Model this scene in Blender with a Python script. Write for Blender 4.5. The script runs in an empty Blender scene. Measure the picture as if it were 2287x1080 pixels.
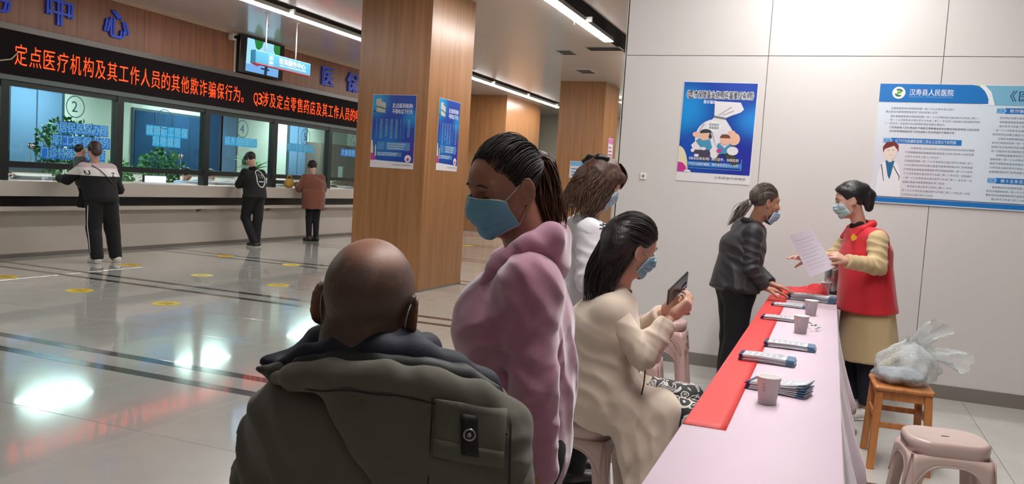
import bpy, math, random
import numpy as np
from mathutils import Matrix, Vector

random.seed(7); RNG = np.random.RandomState(11)
PI = math.pi
scene = bpy.context.scene
COL = scene.collection

# ---------------------------------------------------------------- camera, world, exposure
cam_data = bpy.data.cameras.new('camera'); cam = bpy.data.objects.new('camera', cam_data)
COL.objects.link(cam); scene.camera = cam
cam_data.sensor_fit = 'HORIZONTAL'; cam_data.sensor_width = 36.0
cam_data.lens = 36.0 * 1850.0 / 2287.0
cam_data.clip_start = 0.05; cam_data.clip_end = 200
_M = Matrix(((0.931, -0.084, 0.356), (0.361, 0.045, -0.932), (0.062, 0.995, 0.072)))
cam.matrix_world = Matrix.Translation((0, 0, 1.42)) @ _M.to_quaternion().normalized().to_matrix().to_4x4()

world = bpy.data.worlds.new('hall_surroundings'); scene.world = world; world.use_nodes = True
world.node_tree.nodes['Background'].inputs[0].default_value = (0.80, 0.80, 0.84, 1)
world.node_tree.nodes['Background'].inputs[1].default_value = 0.05
scene.view_settings.view_transform = 'Standard'; scene.view_settings.look = 'None'
scene.view_settings.gamma = 1.0; scene.view_settings.use_curve_mapping = False
scene.view_settings.exposure = 0.0
scene.cycles.use_denoising = True
scene.cycles.max_bounces = 8; scene.cycles.transparent_max_bounces = 16
scene.cycles.sample_clamp_indirect = 4.0
scene.cycles.caustics_reflective = False; scene.cycles.caustics_refractive = False
LIGHT_FILL = 8.0     # unseen tubes added behind the viewer as frontal fill
LIGHT_HALL = 57.0      # emission of the ceiling tubes
LIGHT_NEAR = 86.0     # tubes over the table
LIGHT_BOOTH = 46.0     # panels inside the service booths

# ---------------------------------------------------------------- helpers
def lin(c):
    c = c / 255.0
    return c / 12.92 if c <= 0.04045 else ((c + 0.055) / 1.055) ** 2.4
def rgb(r, g, b): return (lin(r), lin(g), lin(b), 1.0)

MATS = {}
def mat(name, col, rough=0.6, metal=0.0, spec=0.5, emit=0.0, noise=0.0, nscale=8.0, bump=0.0, bscale=60.0,
        sheen=0.0, coat=0.0, alpha=1.0, trans=0.0, sss=0.0, stretch=(1, 1, 1), col2=None):
    if name in MATS: return MATS[name]
    m = bpy.data.materials.new(name); m.use_nodes = True
    nt = m.node_tree; b = nt.nodes['Principled BSDF']
    b.inputs['Base Color'].default_value = col; b.inputs['Roughness'].default_value = rough
    b.inputs['Metallic'].default_value = metal; b.inputs['Specular IOR Level'].default_value = spec
    b.inputs['Coat Weight'].default_value = coat; b.inputs['Sheen Weight'].default_value = sheen
    b.inputs['Coat Roughness'].default_value = 0.04
    b.inputs['Alpha'].default_value = alpha; b.inputs['Transmission Weight'].default_value = trans
    b.inputs['Subsurface Weight'].default_value = sss
    if sss: b.inputs['Subsurface Radius'].default_value = (0.012, 0.005, 0.003); b.inputs['Subsurface Scale'].default_value = 1.0
    if emit:
        b.inputs['Emission Color'].default_value = col; b.inputs['Emission Strength'].default_value = emit
    if noise or bump:
        tc = nt.nodes.new('ShaderNodeTexCoord'); mp = nt.nodes.new('ShaderNodeMapping')
        mp.inputs['Scale'].default_value = stretch
        nt.links.new(tc.outputs['Object'], mp.inputs['Vector'])
    if noise:
        n = nt.nodes.new('ShaderNodeTexNoise'); n.inputs['Scale'].default_value = nscale; n.inputs['Detail'].default_value = 5
        nt.links.new(mp.outputs[0], n.inputs['Vector'])
        r = nt.nodes.new('ShaderNodeMapRange'); r.inputs[1].default_value = 0.3; r.inputs[2].default_value = 0.7
        nt.links.new(n.outputs['Fac'], r.inputs[0])
        mx = nt.nodes.new('ShaderNodeMix'); mx.data_type = 'RGBA'
        c2 = col2 or tuple(list(c * (1 - noise) for c in col[:3]) + [1])
        mx.inputs[6].default_value = col; mx.inputs[7].default_value = c2
        nt.links.new(r.outputs[0], mx.inputs[0]); nt.links.new(mx.outputs[2], b.inputs['Base Color'])
    if bump:
        n2 = nt.nodes.new('ShaderNodeTexNoise'); n2.inputs['Scale'].default_value = bscale; n2.inputs['Detail'].default_value = 3
        nt.links.new(mp.outputs[0], n2.inputs['Vector'])
        bp = nt.nodes.new('ShaderNodeBump'); bp.inputs['Strength'].default_value = bump; bp.inputs['Distance'].default_value = 0.01
        nt.links.new(n2.outputs['Fac'], bp.inputs['Height']); nt.links.new(bp.outputs[0], b.inputs['Normal'])
    MATS[name] = m
    return m

def emat(name, col, strength):
    if name in MATS: return MATS[name]
    m = bpy.data.materials.new(name); m.use_nodes = True; nt = m.node_tree
    for n in list(nt.nodes): nt.nodes.remove(n)
    o = nt.nodes.new('ShaderNodeOutputMaterial'); e = nt.nodes.new('ShaderNodeEmission')
    e.inputs[0].default_value = col; e.inputs[1].default_value = strength
    nt.links.new(e.outputs[0], o.inputs[0]); MATS[name] = m
    return m

def world_mat(o):
    m = np.array(o.matrix_basis)
    p = o.parent
    while p is not None:
        m = np.array(p.matrix_basis) @ m; p = p.parent
    return m

class MB:
    """collects vertices and faces; build() links them as ONE mesh object"""
    def __init__(s): s.v = []; s.f = []; s.n = 0; s.mi = []; s.cur = 0
    def add(s, V, F):
        V = np.asarray(V, float).reshape(-1, 3); s.v.append(V)
        for f in F: s.f.append([i + s.n for i in f]); s.mi.append(s.cur)
        s.n += len(V); return s
    def box(s, lo, hi, R=None, c=None):
        x0, y0, z0 = lo; x1, y1, z1 = hi
        V = np.array([(x0,y0,z0),(x1,y0,z0),(x1,y1,z0),(x0,y1,z0),(x0,y0,z1),(x1,y0,z1),(x1,y1,z1),(x0,y1,z1)], float)
        if R is not None: V = V @ np.asarray(R).T
        if c is not None: V = V + np.asarray(c)
        return s.add(V, [(0,3,2,1),(4,5,6,7),(0,1,5,4),(1,2,6,5),(2,3,7,6),(3,0,4,7)])
    def rbox(s, lo, hi, r=0.01, R=None, c=None, seg=3):
        """box with rounded vertical edges and chamfered top/bottom"""
        x0, y0, z0 = lo; x1, y1, z1 = hi
        def ring(z, ins):
            P = []
            rr = max(r - ins, 1e-4)
            for (cx, cy, a0) in ((x1-r, y1-r, 0), (x0+r, y1-r, 90), (x0+r, y0+r, 180), (x1-r, y0+r, 270)):
                for k in range(seg+1):
                    a = math.radians(a0 + 90.0*k/seg); P.append((cx+rr*math.cos(a), cy+rr*math.sin(a), z))
            return P
        e = min(r*0.4, (z1-z0)*0.4)
        rings = [ring(z0, e), ring(z0+e, 0), ring(z1-e, 0), ring(z1, e)]
        V = np.array([p for q in rings for p in q]); n = len(rings[0]); F = []
        for k in range(3):
            for i in range(n): j = (i+1) % n; F.append((k*n+i, k*n+j, (k+1)*n+j, (k+1)*n+i))
        F.append(tuple(range(n-1, -1, -1))); F.append(tuple(3*n+i for i in range(n)))
        if R is not None: V = V @ np.asarray(R).T
        if c is not None: V = V + np.asarray(c)
        return s.add(V, F)
    def tube(s, P, r, n=8, closed=False, caps=True, flat=1.0):
        P = np.asarray(P, float); k = len(P); r = np.broadcast_to(np.asarray(r, float), (k,))
        T = np.gradient(P, axis=0)
        if closed: T = np.roll(P, -1, 0) - np.roll(P, 1, 0)
        T /= np.linalg.norm(T, axis=1)[:, None] + 1e-12
        up = np.array([0, 0, 1.0]) if abs(T[0][2]) < 0.9 else np.array([1.0, 0, 0])
        V = []; N = None
        for i in range(k):
            if N is None: N = np.cross(T[i], up)
            N = N - (N @ T[i]) * T[i]; N /= np.linalg.norm(N) + 1e-12; B = np.cross(T[i], N)
            for j in range(n):
                a = 2*PI*j/n; V.append(P[i] + r[i]*(math.cos(a)*N + flat*math.sin(a)*B))
        F = []
        for i in range(k if closed else k-1):
            for j in range(n):
                a = i*n+j; b = i*n+(j+1) % n; c2 = ((i+1) % k)*n+(j+1) % n; d = ((i+1) % k)*n+j; F.append((a, b, c2, d))
        if caps and not closed: F.append(tuple(range(n-1, -1, -1))); F.append(tuple((k-1)*n+j for j in range(n)))
        return s.add(V, F)
    def lathe(s, prof, n=24, c=(0, 0, 0), cap0=True, cap1=True, ax=None):
        V = []
        for (r, z) in prof:
            for j in range(n): a = 2*PI*j/n; V.append((r*math.cos(a), r*math.sin(a), z))
        F = []
        for i in range(len(prof)-1):
            for j in range(n): F.append((i*n+j, i*n+(j+1) % n, (i+1)*n+(j+1) % n, (i+1)*n+j))
        if cap0: F.append(tuple(range(n-1, -1, -1)))
        if cap1: F.append(tuple((len(prof)-1)*n+j for j in range(n)))
        V = np.array(V)
        if ax is not None: V = V @ np.asarray(ax).T
        return s.add(V + np.array(c), F)
    def grid(s, P, close_u=False):
        """P[i][j] array of points"""
        P = np.asarray(P, float); a, b = P.shape[:2]; F = []
        for i in range(a if close_u else a-1):
            for j in range(b-1): F.append((i*b+j, ((i+1) % a)*b+j, ((i+1) % a)*b+j+1, i*b+j+1))
        return s.add(P.reshape(-1, 3), F)
    def ngon(s, P, depth=None):
        """flat polygon, extruded by vector depth when given"""
        P = np.asarray(P, float); n = len(P)
        if depth is None: return s.add(P, [tuple(range(n))])
        d = np.asarray(depth, float)
        F = [tuple(range(n-1, -1, -1)), tuple(range(n, 2*n))] + [(i, (i+1) % n, n+(i+1) % n, n+i) for i in range(n)]
        return s.add(np.vstack([P, P+d]), F)
    def build(s, name, m, parent=None, world=True, smooth=False):
        V = np.vstack(s.v) if s.v else np.zeros((0, 3))
        if parent is not None and world:
            Mi = np.linalg.inv(world_mat(parent)); V = V @ Mi[:3, :3].T + Mi[:3, 3]
        me = bpy.data.meshes.new(name); me.from_pydata(V.tolist(), [], s.f)
        ms = m if isinstance(m, (list, tuple)) else [m]
        for q in ms: me.materials.append(q)
        if len(ms) > 1: me.polygons.foreach_set('material_index', s.mi)
        if smooth: me.polygons.foreach_set('use_smooth', [True]*len(me.polygons))
        me.update()
        o = bpy.data.objects.new(name, me); COL.objects.link(o)
        if parent is not None: o.parent = parent
        return o

def tag(o, label=None, cat=None, group=None, kind=None):
    if label: o['label'] = label
    if cat: o['category'] = cat
    if group: o['group'] = group
    if kind: o['kind'] = kind
    return o
def thing(name, loc, label, cat, group=None, rotz=0.0):
    o = bpy.data.objects.new(name, None); COL.objects.link(o); o.empty_display_size = 0.1
    o.location = loc; o.rotation_euler = (0, 0, rotz)
    bpy.context.view_layer.update()
    return tag(o, label, cat, group)
def struct(o, label=None): return tag(o, label, None, None, 'structure')
def bevel(o, w=0.004, seg=2):
    md = o.modifiers.new('bevel', 'BEVEL'); md.width = w; md.segments = seg; md.limit_method = 'ANGLE'
    return o
def dup_tree(root, loc=None, rotz=None):
    r = root.copy(); COL.objects.link(r)
    if loc is not None: r.location = loc
    if rotz is not None: r.rotation_euler = (0, 0, rotz)
    for ch in [c for c in root.children]:
        c = ch.copy(); COL.objects.link(c); c.parent = r
        for g in ch.children:
            d = g.copy(); COL.objects.link(d); d.parent = c
    return r

_txt = bpy.data.curves.new('lettering_source', 'FONT'); _txto = bpy.data.objects.new('lettering_source', _txt)
COL.objects.link(_txto)
def text_geo(body, extrude=0.0, bold=0.0):
    _txt.body = body; _txt.size = 1.0; _txt.extrude = extrude; _txt.offset = bold; _txt.resolution_u = 2
    _txt.fill_mode = 'BOTH'
    dg = bpy.context.evaluated_depsgraph_get(); dg.update()
    me = bpy.data.meshes.new_from_object(_txto.evaluated_get(dg))
    V = np.empty(len(me.vertices)*3); me.vertices.foreach_get('co', V); V = V.reshape(-1, 3)
    F = [tuple(p.vertices) for p in me.polygons]
    bpy.data.meshes.remove(me)
    return V, F
def text(mb, body, O, U, Vv, h, width=None, extrude=0.0, bold=0.0, align='l'):
    """writes body from origin O, along unit U, letter height h (em) along Vv; width squeezes the whole line"""
    if bold > 0:     # heavier strokes: the line is written twice, a hair apart
        for q in (-.5, .5): text(mb, body, np.asarray(O, float)+np.asarray(U, float)*q*bold*h*1.6+np.cross(U, Vv)*.00002*(q > 0), U, Vv, h, width, extrude, 0.0, align)
        return
    V, F = text_geo(body, extrude/h if extrude else 0.0, min(bold, 0.0))
    if len(V) == 0: return
    O = np.asarray(O, float); U = np.asarray(U, float); Vv = np.asarray(Vv, float); N = np.cross(U, Vv)
    x = V[:, 0]*h; w = x.max()-x.min()
    if width: x = (x-x.min())*width/w; w = width
    else: x = x-x.min()
    if align == 'c': x = x-w/2
    if align == 'r': x = x-w
    P = O + x[:, None]*U + (V[:, 1]*h)[:, None]*Vv + (V[:, 2]*h)[:, None]*N
    mb.add(P, F)
# ================================================================= the setting
WX = -10.14           # service wall plane
WY = 6.93             # white panelled wall plane
CZ = 3.76             # ceiling height

def floor_material(name, c1, c2, rough):
    m = mat(name, c1, rough=rough, noise=1, col2=c2, nscale=2.2, coat=0.6, bump=0.006, bscale=3.0)
    return m
TILE = floor_material('polished_grey_stone', rgb(200, 198, 193), rgb(186, 184, 179), 0.11)
STRIP = mat('dark_stone_strip', rgb(74, 72, 70), rough=0.16, coat=0.6, noise=0.25, nscale=6)
GROUT = mat('grout', rgb(100, 97, 92), rough=0.6)
WOOD = bpy.data.materials.new('wood_veneer')
def wood_mat(name, c1, c2, rough=0.32, vert=True, scale=1.0):
    m = bpy.data.materials.new(name); m.use_nodes = True; nt = m.node_tree; b = nt.nodes['Principled BSDF']
    tc = nt.nodes.new('ShaderNodeTexCoord'); mp = nt.nodes.new('ShaderNodeMapping')
    mp.inputs['Scale'].default_value = (9*scale, 9*scale, 0.35*scale) if vert else (0.5*scale, 9*scale, 9*scale)
    nt.links.new(tc.outputs['Object'], mp.inputs['Vector'])
    n = nt.nodes.new('ShaderNodeTexNoise'); n.inputs['Scale'].default_value = 2.2; n.inputs['Detail'].default_value = 7; n.inputs['Roughness'].default_value = 0.6
    nt.links.new(mp.outputs[0], n.inputs['Vector'])
    cr = nt.nodes.new('ShaderNodeValToRGB'); cr.color_ramp.elements[0].position = 0.32; cr.color_ramp.elements[1].position = 0.68
    cr.color_ramp.elements[0].color = c2; cr.color_ramp.elements[1].color = c1
    nt.links.new(n.outputs['Fac'], cr.inputs[0]); nt.links.new(cr.outputs[0], b.inputs['Base Color'])
    b.inputs['Roughness'].default_value = rough; b.inputs['Coat Weight'].default_value = 0.15; b.inputs['Coat Roughness'].default_value = 0.25
    MATS[name] = m; return m
WOOD = wood_mat('wood_veneer', rgb(172, 122, 80), rgb(144, 98, 60))
WOODW = wood_mat('wall_wood_veneer', rgb(148, 92, 60), rgb(120, 72, 46), .55)
CEIL = mat('ceiling_panel', rgb(214, 206, 200), rough=0.28, noise=0.06, nscale=0.6, coat=0.35)
DARK = mat('black_recess', rgb(12, 11, 11), rough=0.8, spec=.2)
WHITEP = mat('white_laminate', rgb(217, 211, 209), rough=0.34, noise=0.05, nscale=0.8)
JOINT = mat('joint_grey', rgb(186, 176, 170), rough=0.7)
SKIRT = mat('grey_skirting', rgb(120, 113, 107), rough=0.4)
CREAM = mat('cream_counter', rgb(196, 186, 176), rough=0.35, noise=0.05, nscale=1.2)
MULL = mat('dark_mullion', rgb(34, 38, 38), rough=0.35)
BLUEL = mat('blue_acrylic', rgb(20, 66, 214), rough=0.45)

# ---- floor : base slab with stone tiles laid on it as parts
fl = MB().box((-16, -3.5, -0.12), (4.2, 28, -0.004)).build('floor', GROUT)
struct(fl, 'polished grey stone floor with pairs of dark inlaid strips')
T = 0.857
rows = [(-2.715+T*i, -2.715+T*(i+1)) for i in range(0, 8)]
rows = [(4.15-T*(i+1), 4.15-T*i) for i in range(0, 6)]
base = 4.15; allrows = list(rows); strips = []
while base < 22:
    strips += [(base, base+0.10), (base+0.32, base+0.42)]
    allrows.append((base+0.10, base+0.32))
    for k in range(3): allrows.append((base+0.42+T*k, base+0.42+T*(k+1)))
    base += 0.42+3*T
cells = []
for (y0, y1) in allrows:
    x = -10.12
    while x < 3.3:
        cells.append((math.hypot(x+0.4, y0)-(2.5 if x > -7 else 0), x, y0, x+T, y1)); x += T
cells.sort()
near = cells[:290]; far = cells[290:]
shared = {}
for (_, x0, y0, x1, y1) in near:
    k = round(y1-y0, 3)
    if k not in shared:
        mb = MB(); g = 0.0016; e = 0.0012; a, b = x1-x0-2*g, y1-y0-2*g
        V = [(0,0,-.01),(a,0,-.01),(a,b,-.01),(0,b,-.01),(0,0,-e),(a,0,-e),(a,b,-e),(0,b,-e),(e,e,0),(a-e,e,0),(a-e,b-e,0),(e,b-e,0)]
        mb.add(V, [(0,1,5,4),(1,2,6,5),(2,3,7,6),(3,0,4,7),(4,5,9,8),(5,6,10,9),(6,7,11,10),(7,4,8,11),(8,9,10,11)])
        o = mb.build('floor_tile', TILE, fl); shared[k] = o.data
    else:
        o = bpy.data.objects.new('floor_tile', shared[k]); COL.objects.link(o); o.parent = fl
    o.location = (x0+0.0016, y0+0.0016, 0)
mb = MB()
for (_, x0, y0, x1, y1) in far: mb.box((x0+.0016, y0+.0016, -.01), (x1-.0016, y1-.0016, 0))
tag(mb.build('far_tiles', TILE, fl), kind='stuff')
for (y0, y1) in strips:
    MB().box((-10.12, y0+.001, -.01), (3.3, y1-.001, 0.0002)).build('inlay_strip', STRIP, fl)

# ---- ceiling with slots
slots = [(-7.86, -7.50), (-3.55, -3.14), (0.72, 1.10)]
ce = MB().box((-16, -3.5, CZ+0.30), (4.2, 28, CZ+0.42)).build('ceiling', DARK)
struct(ce, 'grey panelled ceiling cut by long black light slots')
xs = [-10.14] + [v for s in slots for v in s] + [4.0]
for i in range(0, len(xs), 2):
    x0, x1 = xs[i], xs[i+1]; n = max(1, round((x1-x0)/2.2)); w = (x1-x0)/n
    for k in range(n):
        for (ya, yb) in ((-3.4, 2.4), (2.4, 8.4), (8.4, 14.4), (14.4, 20.4), (20.4, 27.0)):
            MB().box((x0+k*w+.002, ya+.002, CZ), (x0+(k+1)*w-.002, yb-.002, CZ+0.05)).build('ceiling_panel', CEIL, ce)
for s in slots:
    for x in s:
        MB().box((x-.006, -3.4, CZ-.004), (x+.006, 27, CZ+0.30)).build('slot_edge', mat('slot_edge_grey', rgb(120, 112, 106), rough=0.4), ce)

# ---- outer shell behind the camera and at the far end
struct(MB().box((-16, -3.6, 0), (4.2, -3.5, CZ)).build('wall_back', mat('warm_plaster', rgb(150, 140, 130), rough=0.8)), 'plain wall of the hall behind the viewer')
struct(MB().box((-16, 27, 0), (4.2, 27.1, CZ)).build('wall_far', mat('pale_far_plaster', rgb(205, 200, 185), rough=0.7)), 'pale far end wall of the hall')
struct(MB().box((4.0, -3.5, 0), (4.12, 6.9, CZ)).build('wall_east', MATS['warm_plaster']), 'plain side wall to the right of the table')

# ---- white panelled wall on the right
wr = MB().box((-1.722, WY+0.022, 0), (4.0, WY+0.16, CZ)).build('wall_right', JOINT)
struct(wr, 'white laminate panelled wall behind the table')
xj = [-1.735, -0.573, 0.675, 1.923, 3.171, 4.0]
for i in range(len(xj)-1):
    for (z0, z1) in ((0.10, 2.541), (2.545, CZ)):
        bevel(MB().box((xj[i]+.002, WY, z0), (xj[i+1]-.002, WY+0.021, z1)).build('wall_panel', WHITEP, wr), 0.002, 1)
MB().box((-1.737, WY, 0.0), (-1.723, WY+0.16, CZ)).build('edge_trim', mat('edge_light', rgb(205, 200, 192), rough=0.4), wr)
struct(MB().box((-1.735, WY-.012, 0.0), (4.0, WY+.02, 0.10)).build('baseboard_right', SKIRT), 'grey skirting board of the white wall')

# ---- service wall on the left
wl = MB().box((WX-0.35, 1.5, 2.98), (WX-0.012, 21.0, CZ)).build('wall_left', DARK)
struct(wl, 'wood panelled wall over the service counter')
y = 1.5
while y < 21.0:
    y2 = min(y+1.22, 21.0)
    MB().box((WX-0.014, y+.002, 3.06), (WX, y2-.002, CZ)).build('wood_panel', WOODW, wl); y = y2
MB().box((WX-0.01, 1.5, 2.98), (WX+0.035, 21.0, 3.06)).build('metal_moulding', mat('grey_moulding', rgb(92, 84, 80), rough=0.35, metal=0.3), wl)
struct(MB().box((WX, 1.5, CZ-0.05), (WX+0.03, 21.0, CZ)).build('trim_1', mat('pale_wood_trim', rgb(190, 160, 135), rough=0.4)), 'pale trim strip where wood wall meets ceiling')

ct = MB().box((WX-0.60, 1.5, 0), (WX, 21.0, 0.63)).build('service_counter', CREAM)
tag(ct, 'long cream service counter with black recess running under the windows', 'counter')
MB().box((WX-0.60, 1.5, 0.635), (WX+0.165, 21.0, 0.69)).build('ledge', CREAM, ct)
MB().box((WX-0.60, 1.5, 0.69), (WX+0.07, 21.0, 0.83)).build('recess_band', mat('black_band', rgb(26, 24, 26), rough=0.3), ct)
bevel(MB().box((WX-0.80, 1.5, 0.83), (WX+0.18, 21.0, 1.03)).build('counter_top', CREAM, ct), 0.006)
MB().box((WX-0.02, 1.5, 0), (WX+0.008, 21.0, 0.05)).build('kick_strip', SKIRT, ct)
YM = [2.12+1.877*k for k in range(0, 11)]
for ym in YM:
    m_ = MB(); m_.ngon([(WX, ym-.2, .635), (WX+.14, ym-.2, .635), (WX, ym-.2, .57)], (0, .05, 0))
    m_.build('bracket', SKIRT, ct)

# glazed window screens: each bay is a window_n
GLASS = bpy.data.materials.new('green_tint_glass'); GLASS.use_nodes = True
_nt = GLASS.node_tree
for _n in list(_nt.nodes): _nt.nodes.remove(_n)
_o = _nt.nodes.new('ShaderNodeOutputMaterial'); _mx = _nt.nodes.new('ShaderNodeMixShader'); _t = _nt.nodes.new('ShaderNodeBsdfTransparent')
_g = _nt.nodes.new('ShaderNodeBsdfGlossy'); _lw = _nt.nodes.new('ShaderNodeLayerWeight'); _lw.inputs[0].default_value = 0.5; _pw = _nt.nodes.new('ShaderNodeMath'); _pw.operation = 'POWER'; _pw.inputs[1].default_value = 4.0; _fr = _nt.nodes.new('ShaderNodeMath'); _fr.operation = 'MULTIPLY_ADD'; _fr.inputs[1].default_value = 0.45; _fr.inputs[2].default_value = 0.035; _nt.links.new(_lw.outputs['Facing'], _pw.inputs[0]); _nt.links.new(_pw.outputs[0], _fr.inputs[0])
_t.inputs[0].default_value = (0.74, 0.88, 0.86, 1); _g.inputs['Roughness'].default_value = 0.02
_nt.links.new(_fr.outputs[0], _mx.inputs[0]); _nt.links.new(_t.outputs[0], _mx.inputs[1]); _nt.links.new(_g.outputs[0], _mx.inputs[2]); _nt.links.new(_mx.outputs[0], _o.inputs[0])
GX = WX-0.06
for k in range(len(YM)-1):
    y0, y1 = YM[k], YM[k+1]
    w = MB().box((GX-.06, y0-.06, 1.03), (GX+.06, y0+.06, 2.34)).build('window_%d' % (k+1), MULL)
    struct(w, 'dark framed glazed bay of the service screen')
    MB().box((GX-.05, y0+.06, 2.27), (GX+.05, y1-.06, 2.34)).build('head_rail', MULL, w)
    MB().box((GX-.045, y0+.06, 1.205), (GX+.045, y1-.06, 1.285)).build('transom', MULL, w)
    MB().box((GX-.004, y0+.06, 1.285), (GX+.004, y1-.06, 2.27)).build('pane', GLASS, w)
struct(MB().box((GX-.05, 1.5, 2.34), (GX+.075, 21.0, 2.41)).build('trim_2', mat('soffit_metal', rgb(96, 104, 102), rough=0.35, metal=0.4)), 'grey metal soffit strip under the scrolling sign')

# LED sign
led = thing('led_sign', (WX, 12.0, 2.41), 'long black scrolling sign with glowing red characters over the windows', 'sign')
MB().box((WX-.30, 1.5, 2.41), (WX+.03, 21.0, 2.98)).build('housing', mat('led_black', rgb(22, 12, 15), rough=0.85, spec=.2), led)
RED = emat('led_red', (1.0, 0.055, 0.012, 1), 3.2)
for (line, ya, pitch) in (('定点医疗机构及其工作人员的其他欺诈骗保行为。', 7.84, .2118), ('Q3涉及定点零售药店及其工作人员的哪', 12.63, .2175)):
    y = ya
    for ch in line:
        mb = MB(); w_ = .13 if ch in 'Q3' else .07 if ch == '。' else .19
        text(mb, ch, (WX+.036, y+.008, 2.565), (0, 1, 0), (0, 0, 1), .30, width=w_*.93, bold=-.006); mb.build('red_character', RED, led)
        y += .125 if ch in 'Q3' else pitch
# the earlier part of the text behind the camera side stays dark

# booth room behind the screen
BX = -13.4
bw = struct(MB().box((BX-.12, 1.5, 0), (BX, 21.0, 2.95)).build('wall_booth', mat('booth_pale_wall', rgb(226, 230, 220), rough=0.6)), 'pale back wall inside the service booths')
struct(MB().box((BX, 1.5, 2.9), (WX-.3, 21.0, 2.98)).build('ceiling_booth', mat('booth_ceiling', rgb(200, 200, 190), rough=0.7)), 'low white ceiling inside the booths')
struct(MB().box((BX, 1.38, 0), (WX-.3, 1.49, 2.95)).build('wall_booth_near', MATS['booth_pale_wall']), 'end wall of the booths')
struct(MB().box((BX, 21.01, 0), (WX-.0, 21.11, CZ)).build('wall_booth_far', MATS['booth_pale_wall']), 'far end wall of the booths')
NIGHT = mat('night_blue_glass', rgb(52, 84, 124), rough=0.12, noise=0.3, nscale=0.7)
BLUEG = mat('pale_blue_glass', rgb(110, 140, 176), rough=0.2)
FRM = mat('blue_grey_frame', rgb(60, 78, 92), rough=0.4)
for i, (y0, y1, z0, z1, m_) in enumerate([(7.6, 10.2, 1.15, 2.55, NIGHT), (10.3, 11.35, 1.15, 2.55, BLUEG), (13.05, 15.1, 1.2, 2.4, NIGHT), (15.2, 15.62, 1.2, 2.7, NIGHT), (15.66, 16.15, 1.2, 2.7, BLUEG), (18.2, 18.95, 1.2, 2.6, BLUEG)]):
    w = struct(MB().box((BX, y0-.05, z0-.05), (BX+.03, y1+.05, z1+.05)).build('window_%d' % (20+i), FRM), 'blue glazed opening in the back wall of the booths')
    n = max(1, round((y1-y0)/0.5)); ww = (y1-y0)/n
    for k in range(n): MB().box((BX+.02, y0+k*ww+.015, z0), (BX+.04, y0+(k+1)*ww-.015, z1)).build('pane', m_, w)

# columns
def column(name, x0, y0, x1, y1, label):
    c = thing(name, ((x0+x1)/2, (y0+y1)/2, 0), label, 'column')
    MB().box((x0+.02, y0+.02, 0), (x1-.02, y1-.02, CZ)).build('core', DARK, c)
    xm = x0+(x1-x0)*0.5; ym = (y0+y1)/2
    for (a, b) in ((x0, x1),):
        MB().box((a, y0, 0.02), (b, y0+.02, CZ)).build('cladding_panel', WOOD, c)
        MB().box((a, y1-.02, 0.02), (b, y1, CZ)).build('cladding_panel', WOOD, c)
    MB().box((x1-.02, y0+.0203, 0.02), (x1+.0005, y1-.0203, CZ)).build('cladding_panel', WOOD, c)
    MB().box((x0-.0005, y0+.0203, 0.02), (x0+.02, y1-.0203, CZ)).build('cladding_panel', WOOD, c)
    MB().box((x0-.004, y0-.004, 0), (x1+.004, y1+.004, 0.02)).build('plinth', SKIRT, c)
    return c
column('wood_column', -5.61, 9.0, -4.635, 10.24, 'near wood-clad square column carrying two blue posters')
column('wood_column', -5.95, 18.0, -4.88, 19.2, 'far wood-clad square column seen beside the end of the white wall')
column('wood_column', -9.95, 21.13, -8.48, 23.9, 'far wood-clad column at the end of the service wall')

# tubes of light
TUBE = emat('tube_glow', (1.0, 0.985, 0.955, 1), LIGHT_HALL)
TUBE_FILL = emat('tube_glow_fill', (1.0, 0.985, 0.955, 1), LIGHT_FILL)
TUBEN = emat('tube_glow_near', (1.0, 0.985, 0.96, 1), LIGHT_NEAR)
CLIP = mat('white_clip', rgb(235, 232, 225), rough=0.4)
def tube_light(x, y0, y1, label, m_, seg=1.2):
    t = thing('linear_light', (x, (y0+y1)/2, CZ), label, 'ceiling light', 'linear ceiling lights')
    MB().box((x-.076, y0, CZ-.060), (x+.076, y1, CZ-.004)).build('housing', CLIP, t)
    MB().box((x-.074, y0+.002, CZ-.068), (x+.074, y1-.002, CZ-.0602)).build('diffuser', m_, t)
    y = y0+seg
    while y < y1-.2:
        MB().box((x-.08, y-.02, CZ-.072), (x+.17, y+.02, CZ-.003)).build('clip', CLIP, t)
        y += 2*seg
    return t
tube_light(-7.80, 9.2, 12.9, 'linear ceiling light left of the near wood column', TUBE)
tube_light(-7.80, 17.0, 23.6, 'long linear ceiling light beyond the near wood column', TUBE)
tube_light(-7.80, 3.2, 6.2, 'linear ceiling light over the left floor outside the view', TUBE)
tube_light(-3.47, 7.6, 12.75, 'linear ceiling light ending beside the white wall', TUBE)
tube_light(-3.47, 14.5, 20.0, 'linear ceiling light beyond the gap hidden by the white wall', TUBE)
tube_light(-5.4, 21.5, 26.4, 'added linear light brightening the far end wall, hidden by the column', TUBE)  # added out of sight behind the far column to lift the end wall
tube_light(-0.15, 4.3, 6.55, 'linear ceiling light above the table close to the white wall', TUBEN)
tube_light(-3.47, -3.2, -0.8, 'added linear fill light behind the viewer on the left', TUBE_FILL)  # this and the next are added fill for the foreground people
tube_light(0.92, -3.2, 0.6, 'added linear fill light behind the viewer on the right', TUBE_FILL)
tube_light(-0.15, 1.6, 3.9, 'linear ceiling light above the near end of the table', TUBEN)
BOOTH = emat('booth_panel_glow', (0.93, 1.0, 0.97, 1), LIGHT_BOOTH)
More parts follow.
